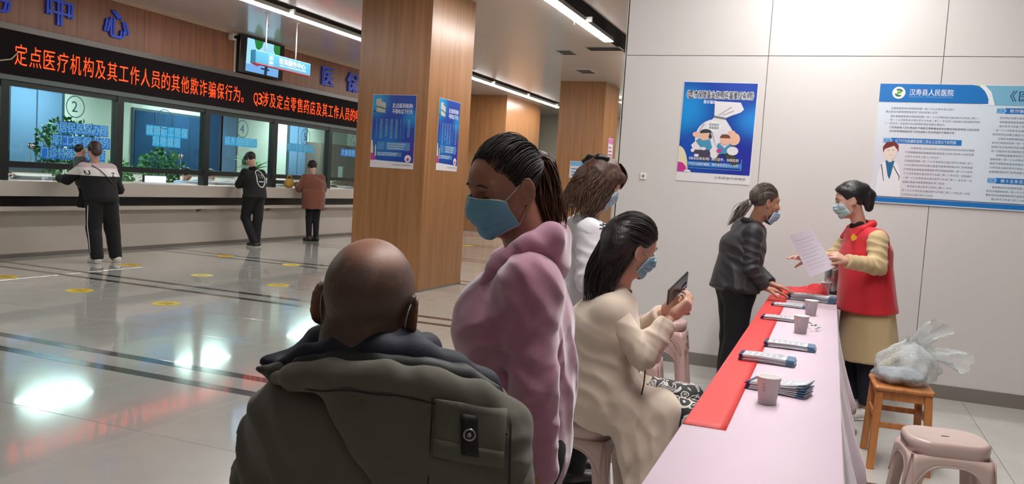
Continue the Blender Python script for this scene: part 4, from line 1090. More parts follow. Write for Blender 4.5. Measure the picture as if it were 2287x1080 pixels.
# ================================================================= people
def front_of(J): return J['front']
def torso(f, J, grow=0.0, k=.04, hipw=1.0, low=None):
    """pelvis-waist-chest trunk; grow adds cloth thickness"""
    fr = nrm(J['front']); sd = nrm(np.asarray(J['sh'][1])-np.asarray(J['sh'][0])); g = grow
    pe, wa, ch, nk = [np.asarray(J[q], float) for q in ('pelvis', 'waist', 'chest', 'neck')]
    f.add(p_cone(pe, wa, .105+g, .094+g, (1.45*hipw, 1.0), fr), k)
    f.add(p_cone(wa, ch, .094+g, .108+g, (1.45, 1.0), fr), k)
    f.add(p_cone(ch, nk-np.array((0, 0, .085)), .108+g, .052+g*.6, (1.4, 1.0), fr), k)
    for s_ in J['sh']: f.add(p_cone(nk-np.array((0, 0, .062)), np.asarray(s_)-np.array((0, 0, .0)), .045+g*.5, .046+g*.75), k)
    return f
def limbs(f, J, arms=True, legs=True, ga=0.0, gl=0.0, k=.02):
    if arms:
        for s_, e_, w_ in zip(J['sh'], J['el'], J['wr']):
            f.add(p_cone(s_, e_, .049+ga, .040+ga), .03); f.add(p_cone(e_, w_, .040+ga, .027+ga), k)
    if legs:
        for s_, e_, w_ in zip(J['hip'], J['kn'], J['an']):
            f.add(p_cone(s_, e_, .082+gl, .056+gl), .04); f.add(p_cone(e_, w_, .056+gl, .040+gl), k)
    return f
def neck(f, H, J, r=.052):
    f.add(p_cone(H.w((0, -.022, -.055)), np.asarray(J['neck'], float)-np.array((0, 0, .02)), r, r*1.08), .025)
def feet(f, J, front):
    for a in J['an']:
        a = np.asarray(a, float); f.add(p_cone(a, (a[0], a[1], .05), .038, .034), .02)
        f.add(p_cone((a[0], a[1], .04), np.array((a[0], a[1], .032))+nrm(front)*.09, .034, .026, (1.1, .8), (0, 0, 1)), .02)
def hair_strands_back(H, parent, m, base, n=170, rr=.0028, off=.006, seed=3, wrap=1.0, hairline=None, c=(0, -.016, .036), r=(.079, .101, .090)):
    c = np.array(c); r = np.array(r); rs = np.random.RandomState(seed)
    A = rs.rand(n)*2-1; jit = rs.normal(size=(n, 3))*.004
    def fn(i, t):
        a = A[i]*wrap*1.62     # angle around the hairline from temple to temple
        st = np.array((math.sin(a)*.078, .082*math.cos(a)-.0, .072-.10*abs(math.sin(a))**1.6)) if hairline is None else hairline(A[i])
        en = np.asarray(base)
        p = st*(1-t)+en*t+np.array((0, 0, .09*math.sin(PI*t)*math.cos(a)))+np.array((math.sin(a)*.06*math.sin(PI*t), 0, 0))
        q = p-c; kk = 1/math.sqrt(((q/r)**2).sum()+1e-9); q = c+q*kk*(1+off/.09*(.6+.4*math.sin(9*a+3*t)))
        return H.w(q+jit[i]*math.sin(PI*t))
    return strands(parent, 'hair_strands', n, fn, m, rr, 12, 5, seed=seed)

SK_PINK = skin('skin_ruddy', (168, 118, 98), (150, 98, 82))
SK_FAIR = skin('skin_fair', (214, 170, 150), (200, 150, 130))
SK_TAN = skin('skin_tan', (186, 138, 112), (166, 116, 92))
SHOEB = mat('black_shoe', rgb(28, 26, 28), rough=.45); SOLEW = mat('white_sole', rgb(214, 212, 206), rough=.6); SOLEB = mat('dark_sole', rgb(40, 38, 38), rough=.7)
BLACKT = cloth('black_trousers', rgb(13, 12, 16), bump=.05, noise=.2, sheen=.02)

# ---------------------------------------------------------------- woman in the pink hooded top
def build_pink():
    loc = (-.693, 1.863)
    H = Head((-.046, -.025, 1.407), -127, -17, -3, .915)
    J = dict(front=(-1, -.05, 0), neck=(.030, .01, 1.272), chest=(.005, .02, 1.09), waist=(.015, .02, .92), pelvis=(.02, .02, .80),
             sh=[(.030, -.145, 1.190), (.03, .180, 1.190)], el=[(.050, -.185, .985), (.05, .22, .985)], wr=[(.075, -.15, .79), (.00, .22, .79)],
             hip=[(.02, -.08, .80), (.02, .11, .80)], kn=[(.0, -.08, .44), (.0, .11, .44)], an=[(.03, -.08, .09), (.03, .12, .09)])
    f = Field(); H.add_to(f, es=1.15); neck(f, H, J, .053); torso(f, J, -.012); limbs(f, J, ga=-.018, gl=-.005); feet(f, J, (-1, 0, 0))
    for i in (0, 1): hand(f, J['wr'][i], (-.12, 0, -1), (-1, 0, 0) if i else (-1, 0, 0), 1 if i else -1, curl=(18, 20, 12))
    PF = f.mesh(.011, [[(H.c[0]-.13, H.c[0]+.13, .0032)], [(H.c[1]-.12, H.c[1]+.12, .0032)], [(H.c[2]-.13, H.c[2]+.12, .0032)]])
    root = person(PF, SK_PINK, loc, 'woman with ponytail in a pink hooded top standing beside the seated man')
    HF = Field(); H.add_to(HF, ears=False)
    face_mask(H, HF, root, (112, 166, 194)); face_parts(H, root, (46, 30, 26), 'closed')
    # earring
    mb = MB(); mb.lathe([(.0001, -.006), (.004, -.002), (.0045, .002), (.0001, .006)], 8, c=H.w((-.080, -.006, -.048))); mb.lathe([(.0001, -.006), (.004, -.002), (.0045, .002), (.0001, .006)], 8, c=H.w((.080, -.006, -.048)))
    mb.build('earring', mat('gold', rgb(190, 140, 70), metal=1, rough=.3), root, world=False, smooth=True)
    # hair pulled back
    hm = hair_mat('hair_dark_pulled', rgb(26, 20, 20), rgb(50, 38, 36), .52); pm = hair_mat('hair_brown_tail', rgb(50, 28, 20), rgb(104, 60, 40), .52)
    hf = Field(); hf.add(p_ell(H.w((0, -.017, .036)), np.array((.080, .101, .089))*H.sc, H.R), .01)
    n_ = H.R @ nrm((0, .70, -.68)); hf.cut(n_, n_ @ H.w((0, .040, .064)), .008)
    for sx in (-1, 1): hf.sub(p_ell(H.w((sx*.052, .060, .060)), np.array((.026, .034, .036))*H.sc, H.R), .012)
    hf.sub(p_ell(H.w((.084, .004, -.008)), np.array((.024, .034, .044))*H.sc, H.R), .004); hf.sub(p_ell(H.w((-.084, .004, -.008)), np.array((.024, .034, .044))*H.sc, H.R), .004)
    hr = sdf_obj('hair', hf.mesh(.004), hm, root, 1)
    def hl(a):
        an = a*1.5; sn = abs(math.sin(an)); return np.array((math.sin(an)*.076, .070*math.cos(an)-.012*math.sin(2*abs(an))+.004*sn, .100-.100*sn**1.7))
    hair_strands_back(H, hr, hm, (0, -.112, .040), 520, .0015, .0016, 3, hairline=hl)
    b0 = H.w((0, -.108, .045)); rs = np.random.RandomState(5); o_ = rs.normal(size=(330, 3)); ln = .8+.3*rs.rand(330)
    C_ = np.array([b0, b0+(.016, .010, .004), b0+(.030, .012, -.040), b0+(.040, .004, -.090), b0+(.052, -.006, -.140), b0+(.048, -.012, -.185)])
    def fn(i, t):
        tt = t*ln[i]*5; k = int(min(4, tt)); u = tt-k; p = C_[k]*(1-u)+C_[min(k+1, 5)]*u
        s_ = .008+.022*math.sin(PI*min(1, t*.75+.05)); q = o_[i]*s_*.55; q[2] *= .5
        return p+q+np.array((.006*math.sin(7*t+i), 0, 0))
    strands(hr, 'ponytail', 330, fn, pm, .0022, 12, 5, seed=4)
    pf = Field(); pf.chain(C_, [.012, .017, .022, .024, .020, .006], .02); pf.disp(lambda x, y, z: .004*snoise(x, y, z*.3, 3, 30)); sdf_obj('ponytail_body', pf.mesh(.005), pm, hr, 0)
    tb = MB(); tb.tube([b0+np.array((.012*math.cos(a)*.3+.012, .016*math.cos(a), .016*math.sin(a)+.006)) for a in np.linspace(0, 2*PI, 14)[:-1]], .005, 6, closed=True)
    tb.build('hair_tie', mat('black_tie', rgb(20, 18, 20), rough=.7), hr, world=False, smooth=True)
    # hooded top
    pk = cloth('pink_fleece', rgb(176, 118, 142), bump=.14, bscale=620, sheen=.7, noise=.10, nscale=6)
    g = Field(); torso(g, J, .026, .05)
    g.add(p_ell((-.050, -.05, 1.07), (.085, .10, .10)), .06); g.add(p_ell((-.050, .09, 1.07), (.085, .10, .10)), .06)
    g.add(p_cone((.02, .02, .96), (.02, .02, .76), .128, .130, (1.35, 1.0), (-1, 0, 0)), .05)
    bd = g; SLV = []
    for i in (0, 1):
        sh, el, wr = [np.array(J[q][i], float) for q in ('sh', 'el', 'wr')]
        mid = sh+(el-sh)*.34
        bd.add(p_cone(sh+np.array((0, (.015 if i == 0 else -.015), -.004)), mid, .062, .060), .05)
        bd.add(p_cone(mid, el, .060, .054), .010); bd.add(p_cone(el, wr+(wr-el)*.08, .054, .044), .012)
        bd.fold(el, (.4, 0, 1), .055, .004, .10, 1+i); bd.fold((sh+el)/2-np.array((0, 0, .06)), (1, 0, -.35), .06, .004, .14, 12+i)
    # hood and collar roll
    C1 = [(.086, .02, 1.298), (.072, -.052, 1.298), (.022, -.088, 1.275), (-.045, -.085, 1.222), (-.112, -.045, 1.110)]
    C2 = [(.086, .02, 1.298), (.072, .092, 1.298), (.022, .120, 1.275), (-.045, .112, 1.222), (-.112, .05, 1.110)]
    hoodf = Field(); hoodf.chain(C1, [.034, .034, .032, .027, .012], .010); hoodf.chain(C2, [.034, .034, .032, .027, .012], .010)
    hoodf.add(p_ell((.078, .02, 1.235), (.050, .095, .065)), .03); hoodf.sub(p_cone((-.02, .0, 1.33), (.025, .012, 1.25), .050, .050), .012)
    hoodf.disp(lambda x, y, z: .004*snoise(x, y, z*.6, 43, 7)); hoodf.fold((.0, -.09, 1.22), (.6, 0, .8), .04, .003, .08, 7)
    bd.sub(p_cone((.0, .0, 1.33), (.028, .008, 1.27), .062, .050), .012)
    bd.disp(lambda x, y, z: .004*snoise(x, y, z*.5, 3, 5.5)+.0022*snoise(x, y, z, 9, 13))
    bd.fold((.03, -.16, 1.19), (.8, 0, .6), .05, .005, .09, 2)
    bd.fold((-.04, -.12, 1.06), (.5, 0, -.8), .06, .006, .12, 4); bd.fold((.12, .0, 1.02), (0.6, .5, .3), .07, .006, .14, 5); bd.fold((.06, -.19, .85), (.3, 0, 1), .05, .003, .10, 6)
    # crease between arm and trunk
    top = sdf_obj('hooded_top', bd.mesh(.0055, clip=(np.array((-9, -9, .70)), np.array((9, 9, 9)))), pk, root, 1)
    sdf_obj('hood', hoodf.mesh(.005), pk, top, 1)
    dc = MB()
    for yy in (-.018, .03): dc.tube([(-.088, yy, 1.16), (-.112, yy-.004, 1.12), (-.128, yy, 1.06), (-.130, yy+.004, 1.0)], .0028, 6)
    dc.build('drawstring', mat('pale_cord', rgb(206, 190, 190), rough=.8), top, world=False, smooth=True)
    tr = Field(); limbs(tr, J, arms=False, gl=.014); tr.add(p_cone((.02, -.06, .80), (.02, .09, .80), .12, .12), .05); tr.cut((0, 0, -1), -.06); tr.disp(lambda x, y, z: .004*snoise(x, y, z, 8, 6))
    sdf_obj('trousers', tr.mesh(.011), BLACKT, root)
    for a in J['an']: shoe(root, (a[0]-.17, a[1], 0), (a[0]+.05, a[1], 0), .07, SHOEB, SOLEB)
build_pink()

# ---------------------------------------------------------------- man seen from behind
def build_olive():
    loc = (-.72, 1.21)
    H = Head((.004, .010, 1.196), 6, 3, 5, .985)
    J = dict(front=(.05, 1, 0), neck=(.012, .03, 1.120), chest=(.035, .05, .90), waist=(.045, .05, .70), pelvis=(.045, .05, .56),
             sh=[(-.100, .055, .960), (.175, .06, .975)], el=[(-.20, .14, .76), (.24, .18, .78)], wr=[(-.10, .36, .64), (.15, .36, .64)],
             hip=[(-.05, .08, .54), (.14, .08, .54)], kn=[(-.08, .48, .52), (.18, .48, .52)], an=[(-.09, .50, .10), (.18, .50, .10)])
    f = Field(); H.add_to(f, es=1.25)
    neck(f, H, J, .064); f.add(p_cone(H.w((0, -.045, -.06)), (.012, .0, 1.09), .056, .066), .03)
    torso(f, J, -.01); limbs(f, J); feet(f, J, (0, 1, 0))
    for i in (0, 1): hand(f, J['wr'][i], (.3 if i == 0 else -.3, .9, -.1), (0, 0, -1), 1 if i == 0 else -1)
    PF = f.mesh(.011, [[(H.c[0]-.11, H.c[0]+.11, .0032)], [(H.c[1]-.12, H.c[1]+.12, .0032)], [(H.c[2]-.17, H.c[2]+.13, .0032)]])
    m = skin('skin_shaved_head', (160, 114, 94), (142, 98, 80))
    # stubble pattern: darker cropped hair except on the bald crown
    nt = m.node_tree; b = nt.nodes['Principled BSDF']; src = b.inputs['Base Color'].links[0].from_socket
    tc = nt.nodes.new('ShaderNodeTexCoord'); mp = nt.nodes.new('ShaderNodeMapping')
    sp = nt.nodes.new('ShaderNodeSeparateXYZ'); mx = nt.nodes.new('ShaderNodeMix'); mx.data_type = 'RGBA'
    nt.links.new(tc.outputs['Object'], sp.inputs[0])
    def ramp(sock, a, b_):
        r = nt.nodes.new('ShaderNodeMapRange'); r.interpolation_type = 'SMOOTHSTEP'; r.inputs[1].default_value = a; r.inputs[2].default_value = b_
        nt.links.new(sock, r.inputs[0]); return r.outputs[0]
    def mul(a, b_):
        q = nt.nodes.new('ShaderNodeMath'); q.operation = 'MULTIPLY'; nt.links.new(a, q.inputs[0]); nt.links.new(b_, q.inputs[1]); return q.outputs[0]
    low = ramp(sp.outputs[2], 1.115, 1.155); fr = ramp(sp.outputs[1], .075, .055)
    vm = nt.nodes.new('ShaderNodeVectorMath'); vm.operation = 'DISTANCE'; nt.links.new(tc.outputs['Object'], vm.inputs[0]); vm.inputs[1].default_value = tuple(H.w((0.012, -.040, .135)))
    bald = ramp(vm.outputs['Value'], .045, .082)
    e1 = nt.nodes.new('ShaderNodeVectorMath'); e1.operation = 'DISTANCE'; nt.links.new(tc.outputs['Object'], e1.inputs[0]); e1.inputs[1].default_value = tuple(H.w((-.086, -.008, -.008)))
    e2 = nt.nodes.new('ShaderNodeVectorMath'); e2.operation = 'DISTANCE'; nt.links.new(tc.outputs['Object'], e2.inputs[0]); e2.inputs[1].default_value = tuple(H.w((.086, -.008, -.008)))
    nz = nt.nodes.new('ShaderNodeTexNoise'); nz.inputs['Scale'].default_value = 30; nz.inputs['Detail'].default_value = 4; nt.links.new(tc.outputs['Object'], nz.inputs['Vector'])
    k = mul(mul(low, fr), mul(bald, mul(ramp(e1.outputs['Value'], .022, .034), ramp(e2.outputs['Value'], .022, .034))))
    k = mul(k, ramp(nz.outputs['Fac'], .05, .50))
    k2 = nt.nodes.new('ShaderNodeMath'); k2.operation = 'MULTIPLY'; k2.inputs[1].default_value = .82; nt.links.new(k, k2.inputs[0])
    nt.links.new(k2.outputs[0], mx.inputs[0]); nt.links.new(src, mx.inputs[6]); mx.inputs[7].default_value = rgb(68, 55, 50)
    nt.links.new(mx.outputs[2], b.inputs['Base Color'])
    root = person(PF, m, loc, 'seated man seen from behind with close-cropped balding head and olive hooded jacket')
    HF = Field(); H.add_to(HF, ears=False)
    face_mask(H, HF, root, (150, 190, 205)); face_parts(H, root, (40, 34, 32), 'closed')
    # jacket
    ol = cloth('olive_canvas', rgb(98, 93, 83), bump=.10, bscale=700, noise=.12, nscale=9, sheen=.1)
    nv = cloth('navy_lining', rgb(9, 15, 38), bump=.08, bscale=200, noise=.2, nscale=9, rough=.7, sheen=0.0)
    g = Field(); torso(g, J, .045, .05)
    g.add(p_cone((.03, .02, .98), (.04, .03, .60), .15, .155, (1.5, 1.0), (0, 1, 0)), .05)
    for i in (0, 1):
        sh, el, wr = [np.array(J[q][i], float) for q in ('sh', 'el', 'wr')]
        g.add(p_cone(sh, el, .088, .076), .04); g.add(p_cone(el, wr, .074, .055), .02)
    g.disp(lambda x, y, z: .005*snoise(x, y, z, 3, 4.5)+.002*snoise(x, y, z, 5, 12))
    g.fold((-.17, .0, .90), (.8, 0, .6), .06, .008, .13, 2); g.fold((-.05, -.10, .80), (.7, 0, -.7), .08, .007, .16, 5)
    g.sub(p_cone((.012, .04, 1.16), (.012, .03, 1.06), .075, .07), .02)
    jk = sdf_obj('olive_jacket', g.mesh(.0065, clip=(np.array((-9, -9, .50)), np.array((9, 9, 9)))), ol, root, 1)
    # navy inner collar: a standing ring open to the front-left with a spread tip
    c = Field()
    K = [(-.135, -.030, 1.092), (-.085, -.050, 1.112), (-.03, -.062, 1.128), (.035, -.064, 1.134), (.095, -.052, 1.126), (.150, -.030, 1.102), (.205, .0, 1.070), (.235, .03, 1.03)]
    c.chain(K, [.010, .020, .026, .028, .028, .028, .026, .02], .025)
    c.chain([(-.03, -.02, 1.155), (.03, -.028, 1.158), (.08, -.01, 1.145), (.10, .06, 1.12), (.05, .11, 1.08), (-.04, .11, 1.08), (-.085, .05, 1.12), (-.03, -.02, 1.155)], [.010, .012, .014, .020, .025, .025, .022, .010], .03)
    c.chain([(-.16, -.015, 1.094), (-.10, .03, 1.10), (-.07, .09, 1.09)], [.012, .020, .024], .02)
    c.add(p_ell((.02, .03, 1.085), (.13, .08, .035)), .03)
    c.sub(p_cone(H.w((0, -.03, -.09)), (.014, .03, 1.07), .058, .060), .01)
    c.disp(lambda x, y, z: .002*snoise(x, y, z, 13, 9))
    sdf_obj('navy_collar', c.mesh(.0045), nv, jk, 1)
    c2 = Field(); c2.chain([(-.165, -.035, 1.086), (-.130, -.045, 1.084), (-.09, -.05, 1.08)], [.006, .015, .022], .012); c2.add(p_cone((-.140, -.03, 1.072), (-.10, -.02, 1.06), .010, .025), .015)
    sdf_obj('lapel_tip', c2.mesh(.004), cloth('dark_olive', rgb(44, 38, 32)), jk, 1)
    q = Field(); q.chain([(-.09, -.075, 1.108), (-.03, -.082, 1.118), (.04, -.085, 1.120), (.11, -.075, 1.112), (.17, -.06, 1.10), (.225, -.045, 1.075)], [.012, .018, .020, .020, .020, .014], .012)
    q.disp(lambda x, y, z: .003*snoise(x, y, z, 23, 14))
    sdf_obj('quilted_lining', q.mesh(.004), cloth('dark_quilting', rgb(28, 30, 31), rough=.6, sheen=0.0), jk, 1)
    # hood hanging over the back
    h = Field()
    R_ = [(-.135, -.055, 1.078), (-.09, -.095, 1.092), (-.03, -.115, 1.100), (.05, -.125, 1.104), (.13, -.12, 1.096), (.20, -.095, 1.075), (.262, -.055, 1.03)]
    h.add(p_ell((.085, -.100, .985), (.195, .055, .125)), .04)
    h.add(p_cone((.25, -.06, 1.02), (.262, -.065, .90), .045, .040), .04)
    h.add(p_cone((.09, -.115, .90), (.25, -.09, .88), .05, .045), .04)
    h.cut((-.803, 0, -.596), -.598, .02)
    h.chain(R_, [.009, .018, .025, .027, .027, .026, .026], .02)
    h.disp(lambda x, y, z: .004*snoise(x, y, z, 33, 6)+.0022*snoise(x, y, z, 35, 16))
    h.fold((.24, -.11, .99), (.2, 0, 1), .035, .004, .06, 3); h.fold((.05, -.15, 1.03), (1, 0, .4), .05, .003, .09, 5)
    # seam grooves
    def groove(P, r=.0035, k=.006): 
        for i in range(len(P)-1): h.sub(p_cone(P[i], P[i+1], r, r), k)
    groove([(-.06, -.136, 1.058), (0, -.152, 1.062), (.08, -.158, 1.058), (.16, -.150, 1.044), (.235, -.116, 1.012)], .004, .005)
    hd = sdf_obj('hood', h.mesh(.005), ol, jk, 1)
    # pocket patch on the hood, found by marching to the hood surface
    hh = h
    def on(x, z, off=0.0):
        y = -.30; P = np.array([[x, y, z]])
        for _ in range(60):
            d = float(hh.at(P)[0]); P[0, 1] += max(d, .0005)*.8
            if d < .0006: break
        return np.array((x, P[0, 1]-off, z))
    # patch with seams
    zt, zb, xl, xr = 1.085, 1.000, .140, .248
    G = [[on(xl+(xr-xl)*u, zt+(zb-zt)*v-.020*u, .0035) for v in np.linspace(0, 1, 9)] for u in np.linspace(0, 1, 9)]
    pc = MB(); pc.grid(G); o = pc.build('pocket_patch', ol, jk, world=False, smooth=True); sm = o.modifiers.new('t', 'SOLIDIFY'); sm.thickness = .006; sm.offset = 0
    G = [[on(xl+(xr-xl)*u, zb+.026-.026*v-.020*u, .0065) for v in np.linspace(0, 1, 4)] for u in np.linspace(0, 1, 9)]
    pc = MB(); pc.grid(G); o = pc.build('pocket_flap', ol, jk, world=False, smooth=True); sm = o.modifiers.new('t', 'SOLIDIFY'); sm.thickness = .005; sm.offset = 0
    G = [[on(.178+.026*u+.006*v, 1.064-.060*v-.004*u, .010) for v in np.linspace(0, 1, 8)] for u in np.linspace(0, 1, 4)]
    st = MB(); st.grid(G); o = st.build('snap_strap', mat('black_webbing', rgb(18, 16, 16), rough=.6), jk, world=False, smooth=True); sm = o.modifiers.new('t', 'SOLIDIFY'); sm.thickness = .004; sm.offset = 0
    o['label'] = 'black strap with a metal snap'
    cpt = on(.194, 1.034, .0135); rg = MB(); rg.tube([cpt+np.array((.0085*math.cos(a), -.001, .0085*math.sin(a))) for a in np.linspace(0, 2*PI, 19)[:-1]], .0018, 6, closed=True)
    rg.lathe([(.0001, 0), (.004, .0005), (.0045, .002)], 12, c=cpt, ax=rot((1, 0, 0), 90)); rg.build('snap_button', mat('steel', rgb(170, 170, 172), metal=1, rough=.3), jk, world=False, smooth=True)
    sx_ = np.linspace(-.07, .252, 26); sz_ = np.interp(sx_, [-.07, 0, .08, .14, .20, .252], [1.078, 1.088, 1.086, 1.077, 1.058, 1.030])
    sb = MB(); sb.tube([on(a_, b_, .0004) for a_, b_ in zip(sx_, sz_)], .0016, 5); sb.build('seam', cloth('dark_seam', rgb(40, 38, 34)), jk, world=False, smooth=True)
    for (P0, P1) in (((xl-.006, 1.088), (xl-.004, .92)), ((xr+.008, 1.055), (xr+.014, .90))):
        sb = MB(); sb.tube([on(P0[0]+(P1[0]-P0[0])*t, P0[1]+(P1[1]-P0[1])*t, .0008) for t in np.linspace(0, 1, 12)], .0014, 5); sb.build('seam', cloth('dark_seam', rgb(40, 38, 34)), jk, world=False, smooth=True)
    tr = Field(); limbs(tr, J, arms=False, gl=.016); tr.add(p_cone((-.05, .06, .56), (.14, .06, .56), .125, .125), .05)
    sdf_obj('trousers', tr.mesh(.011), BLACKT, root)
    for a in J['an']: shoe(root, (a[0], a[1]+.17, 0), (a[0], a[1]-.05, 0), .07, SHOEB, SOLEB)
build_olive()
WHITEC = cloth('white_coat', rgb(226, 222, 230), bump=.12, noise=.04)
# ---------------------------------------------------------------- woman in the white coat
def build_lab():
    loc = (-1.0, 3.75)
    H = Head((.002, .060, 1.440), 60, -24, 4, .93)
    J = dict(front=(.95, .30, 0), neck=(-.045, .09, 1.285), chest=(-.035, .09, 1.09), waist=(-.04, .08, .93), pelvis=(-.05, .08, .82),
             sh=[(-.095, .245, 1.215), (-.055, -.075, 1.215)], el=[(.02, .30, 1.00), (-.055, -.13, .995)], wr=[(.16, .14, 1.055), (.105, -.055, 1.075)],
             hip=[(-.08, .16, .82), (-.04, .0, .82)], kn=[(-.05, .17, .45), (-.02, .0, .45)], an=[(-.08, .17, .09), (-.04, .0, .09)])
    f = Field(); H.add_to(f); neck(f, H, J, .045); torso(f, J, -.015); limbs(f, J, ga=-.006, gl=-.004); feet(f, J, (1, .3, 0))
    hand(f, J['wr'][1], (.8, .5, .15), (-.4, .8, .1), 1, curl=(35, 40, 25)); hand(f, J['wr'][0], (.5, -.8, .2), (-.8, -.4, .1), -1, curl=(35, 40, 25))
    PF = f.mesh(.011, [[(H.c[i]-.11, H.c[i]+.11, .0042)] for i in range(3)])
    root = person(PF, SK_FAIR, loc, 'woman in a white coat with wavy brown hair looking down behind the seated woman')
    HF = Field(); H.add_to(HF, ears=False)
    face_mask(H, HF, root, (170, 200, 222)); face_parts(H, root, (50, 34, 28), 'closed')
    hm = hair_mat('hair_chestnut', rgb(44, 27, 22), rgb(100, 66, 48), .5)
    hf = Field()
    hf.add(p_ell(H.w((0, -.022, .044)), np.array((.088, .104, .090))*H.sc, H.R), .02)
    hf.add(p_ell(H.w((0, .062, .066)), np.array((.066, .045, .034))*H.sc, H.R), .03)
    hf.add(p_cone(H.w((0, -.07, .02)), H.w((0, -.085, -.13)), .062, .045, (1.25, 1), H.R @ np.array((0, 1, 0))), .03)
    for sx in (-1, 1): hf.add(p_cone(H.w((sx*.072, -.01, .03)), H.w((sx*.068, -.005, -.10)), .026, .022), .025)
    hf.sub(p_ell(H.w((0, .100, -.03)), np.array((.062, .085, .075))*H.sc, H.R), .01)
    hf.disp(lambda x, y, z: .007*snoise(x, y, z, 31, 9)+.003*snoise(x, y, z, 32, 26))
    hr = sdf_obj('hair', hf.mesh(.0055), hm, root, 1)
    rs = np.random.RandomState(8); N = 300; A = rs.rand(N)*2*PI; rr = rs.rand(N, 4)
    def fn(i, t):
        a = -2.35+4.7*rr[i, 0]     # round the back of the head
        p0 = np.array((.084*math.sin(a), -.022-.098*math.cos(a), .06+.03*rr[i, 1])); p1 = np.array((.088*math.sin(a), -.030-.095*math.cos(a)-.03, -.10-.15*rr[i, 2]))
        p = p0*(1-t)+p1*t; w_ = .013*math.sin(11*t+3*rr[i, 3]+2.5*a)*t
        bl = 1+.10*math.sin(PI*t)
        return H.w((p[0]*bl+w_, p[1]*bl+w_*.7, p[2]))
    strands(hr, 'wavy_locks', N, fn, hm, .0036, 14, 5, seed=2)
    def fb(i, t):
        a = (rr[i, 0]-.5)*2.2; p0 = np.array((.05*math.sin(a), .02, .128)); p1 = np.array((.072*math.sin(a), .095*math.cos(a*.7)+.004, .030-.015*rr[i, 1]))
        p = p0*(1-t)+p1*t+np.array((0, .035*math.sin(PI*t), .012*math.sin(PI*t))); return H.w(p)
    strands(hr, 'fringe', 140, fb, hm, .0030, 9, 5, seed=3)
    cl = Field(); cl.chain([H.w((-.060, -.118, .062)), H.w((-.03, -.118, .082)), H.w((0, -.112, .088)), H.w((.03, -.105, .098)), H.w((.055, -.075, .106))], [.013, .015, .008, .015, .013], .008); cl.disp(lambda x, y, z: .004*snoise(x, y, z, 4, 25))
    sdf_obj('black_hair_bow', cl.mesh(.004), mat('black_satin', rgb(14, 16, 18), rough=.4), hr, 1)
    g = Field(); torso(g, J, .024, .05); g.add(p_ell((.03, .06, 1.12), (.07, .12, .09)), .05)
    g.add(p_capcyl((-.04, .08, .95), (-.03, .08, .50), .125, .155, (1.35, 1.0), (1, .3, 0)), .04)
    g.disp(lambda x, y, z: .004*snoise(x, y, z, 3, 5)); g.fold((-.05, -.06, 1.12), (.6, 0, .8), .06, .006, .12, 2)
    for s_ in ((-.02, -.02, 1.27),): g.sub(p_cone((.03, .09, 1.33), (-.02, .09, 1.25), .05, .05), .01)
    co = sdf_obj('white_coat', g.mesh(.0075), WHITEC, root, 1)
    for i in (0, 1):
        sh, el, wr = [np.array(J[q][i], float) for q in ('sh', 'el', 'wr')]
        q = Field(); q.add(p_cone(sh, el, .064, .056), .03); q.add(p_capcyl(el, wr, .055, .040), .02); q.fold(el, wr-sh, .045, .006, .10, 3+i); q.fold((sh+el)/2, (.5, .3, 1), .05, .004, .09, 5+i)
        sdf_obj('sleeve', q.mesh(.0055), WHITEC, co, 1)
    cb = Field(); cb.chain([(-.105, .09, 1.262), (-.075, .015, 1.272), (-.01, .0, 1.245), (.045, .03, 1.17)], [.020, .020, .018, .010], .01); cb.chain([(-.105, .09, 1.262), (-.085, .165, 1.272), (-.03, .19, 1.245), (.03, .15, 1.17)], [.020, .020, .018, .010], .01)
    sdf_obj('collar', cb.mesh(.005), WHITEC, co, 1)
    tr = Field(); limbs(tr, J, arms=False, gl=.012); sdf_obj('trousers', tr.mesh(.011), BLACKT, root)
    for a in J['an']: shoe(root, (a[0]+.17, a[1]+.05, 0), (a[0]-.05, a[1]-.01, 0), .07, SHOEB, SOLEB)
    ph = MB(); ph.rbox((-.036, -.004, -.072), (.036, .004, .072), .004, R=rot((0, 0, 1), -70) @ rot((1, 0, 0), -50), c=(.195, .055, 1.12))
    o = ph.build('mobile_phone', mat('phone_black', rgb(22, 22, 24), rough=.2), None, world=False); o.location = (loc[0], loc[1], 0); o.rotation_euler = (0, 0, YAW)
    tag(o, 'dark phone in the hands of the woman in the white coat', 'phone')
build_lab()

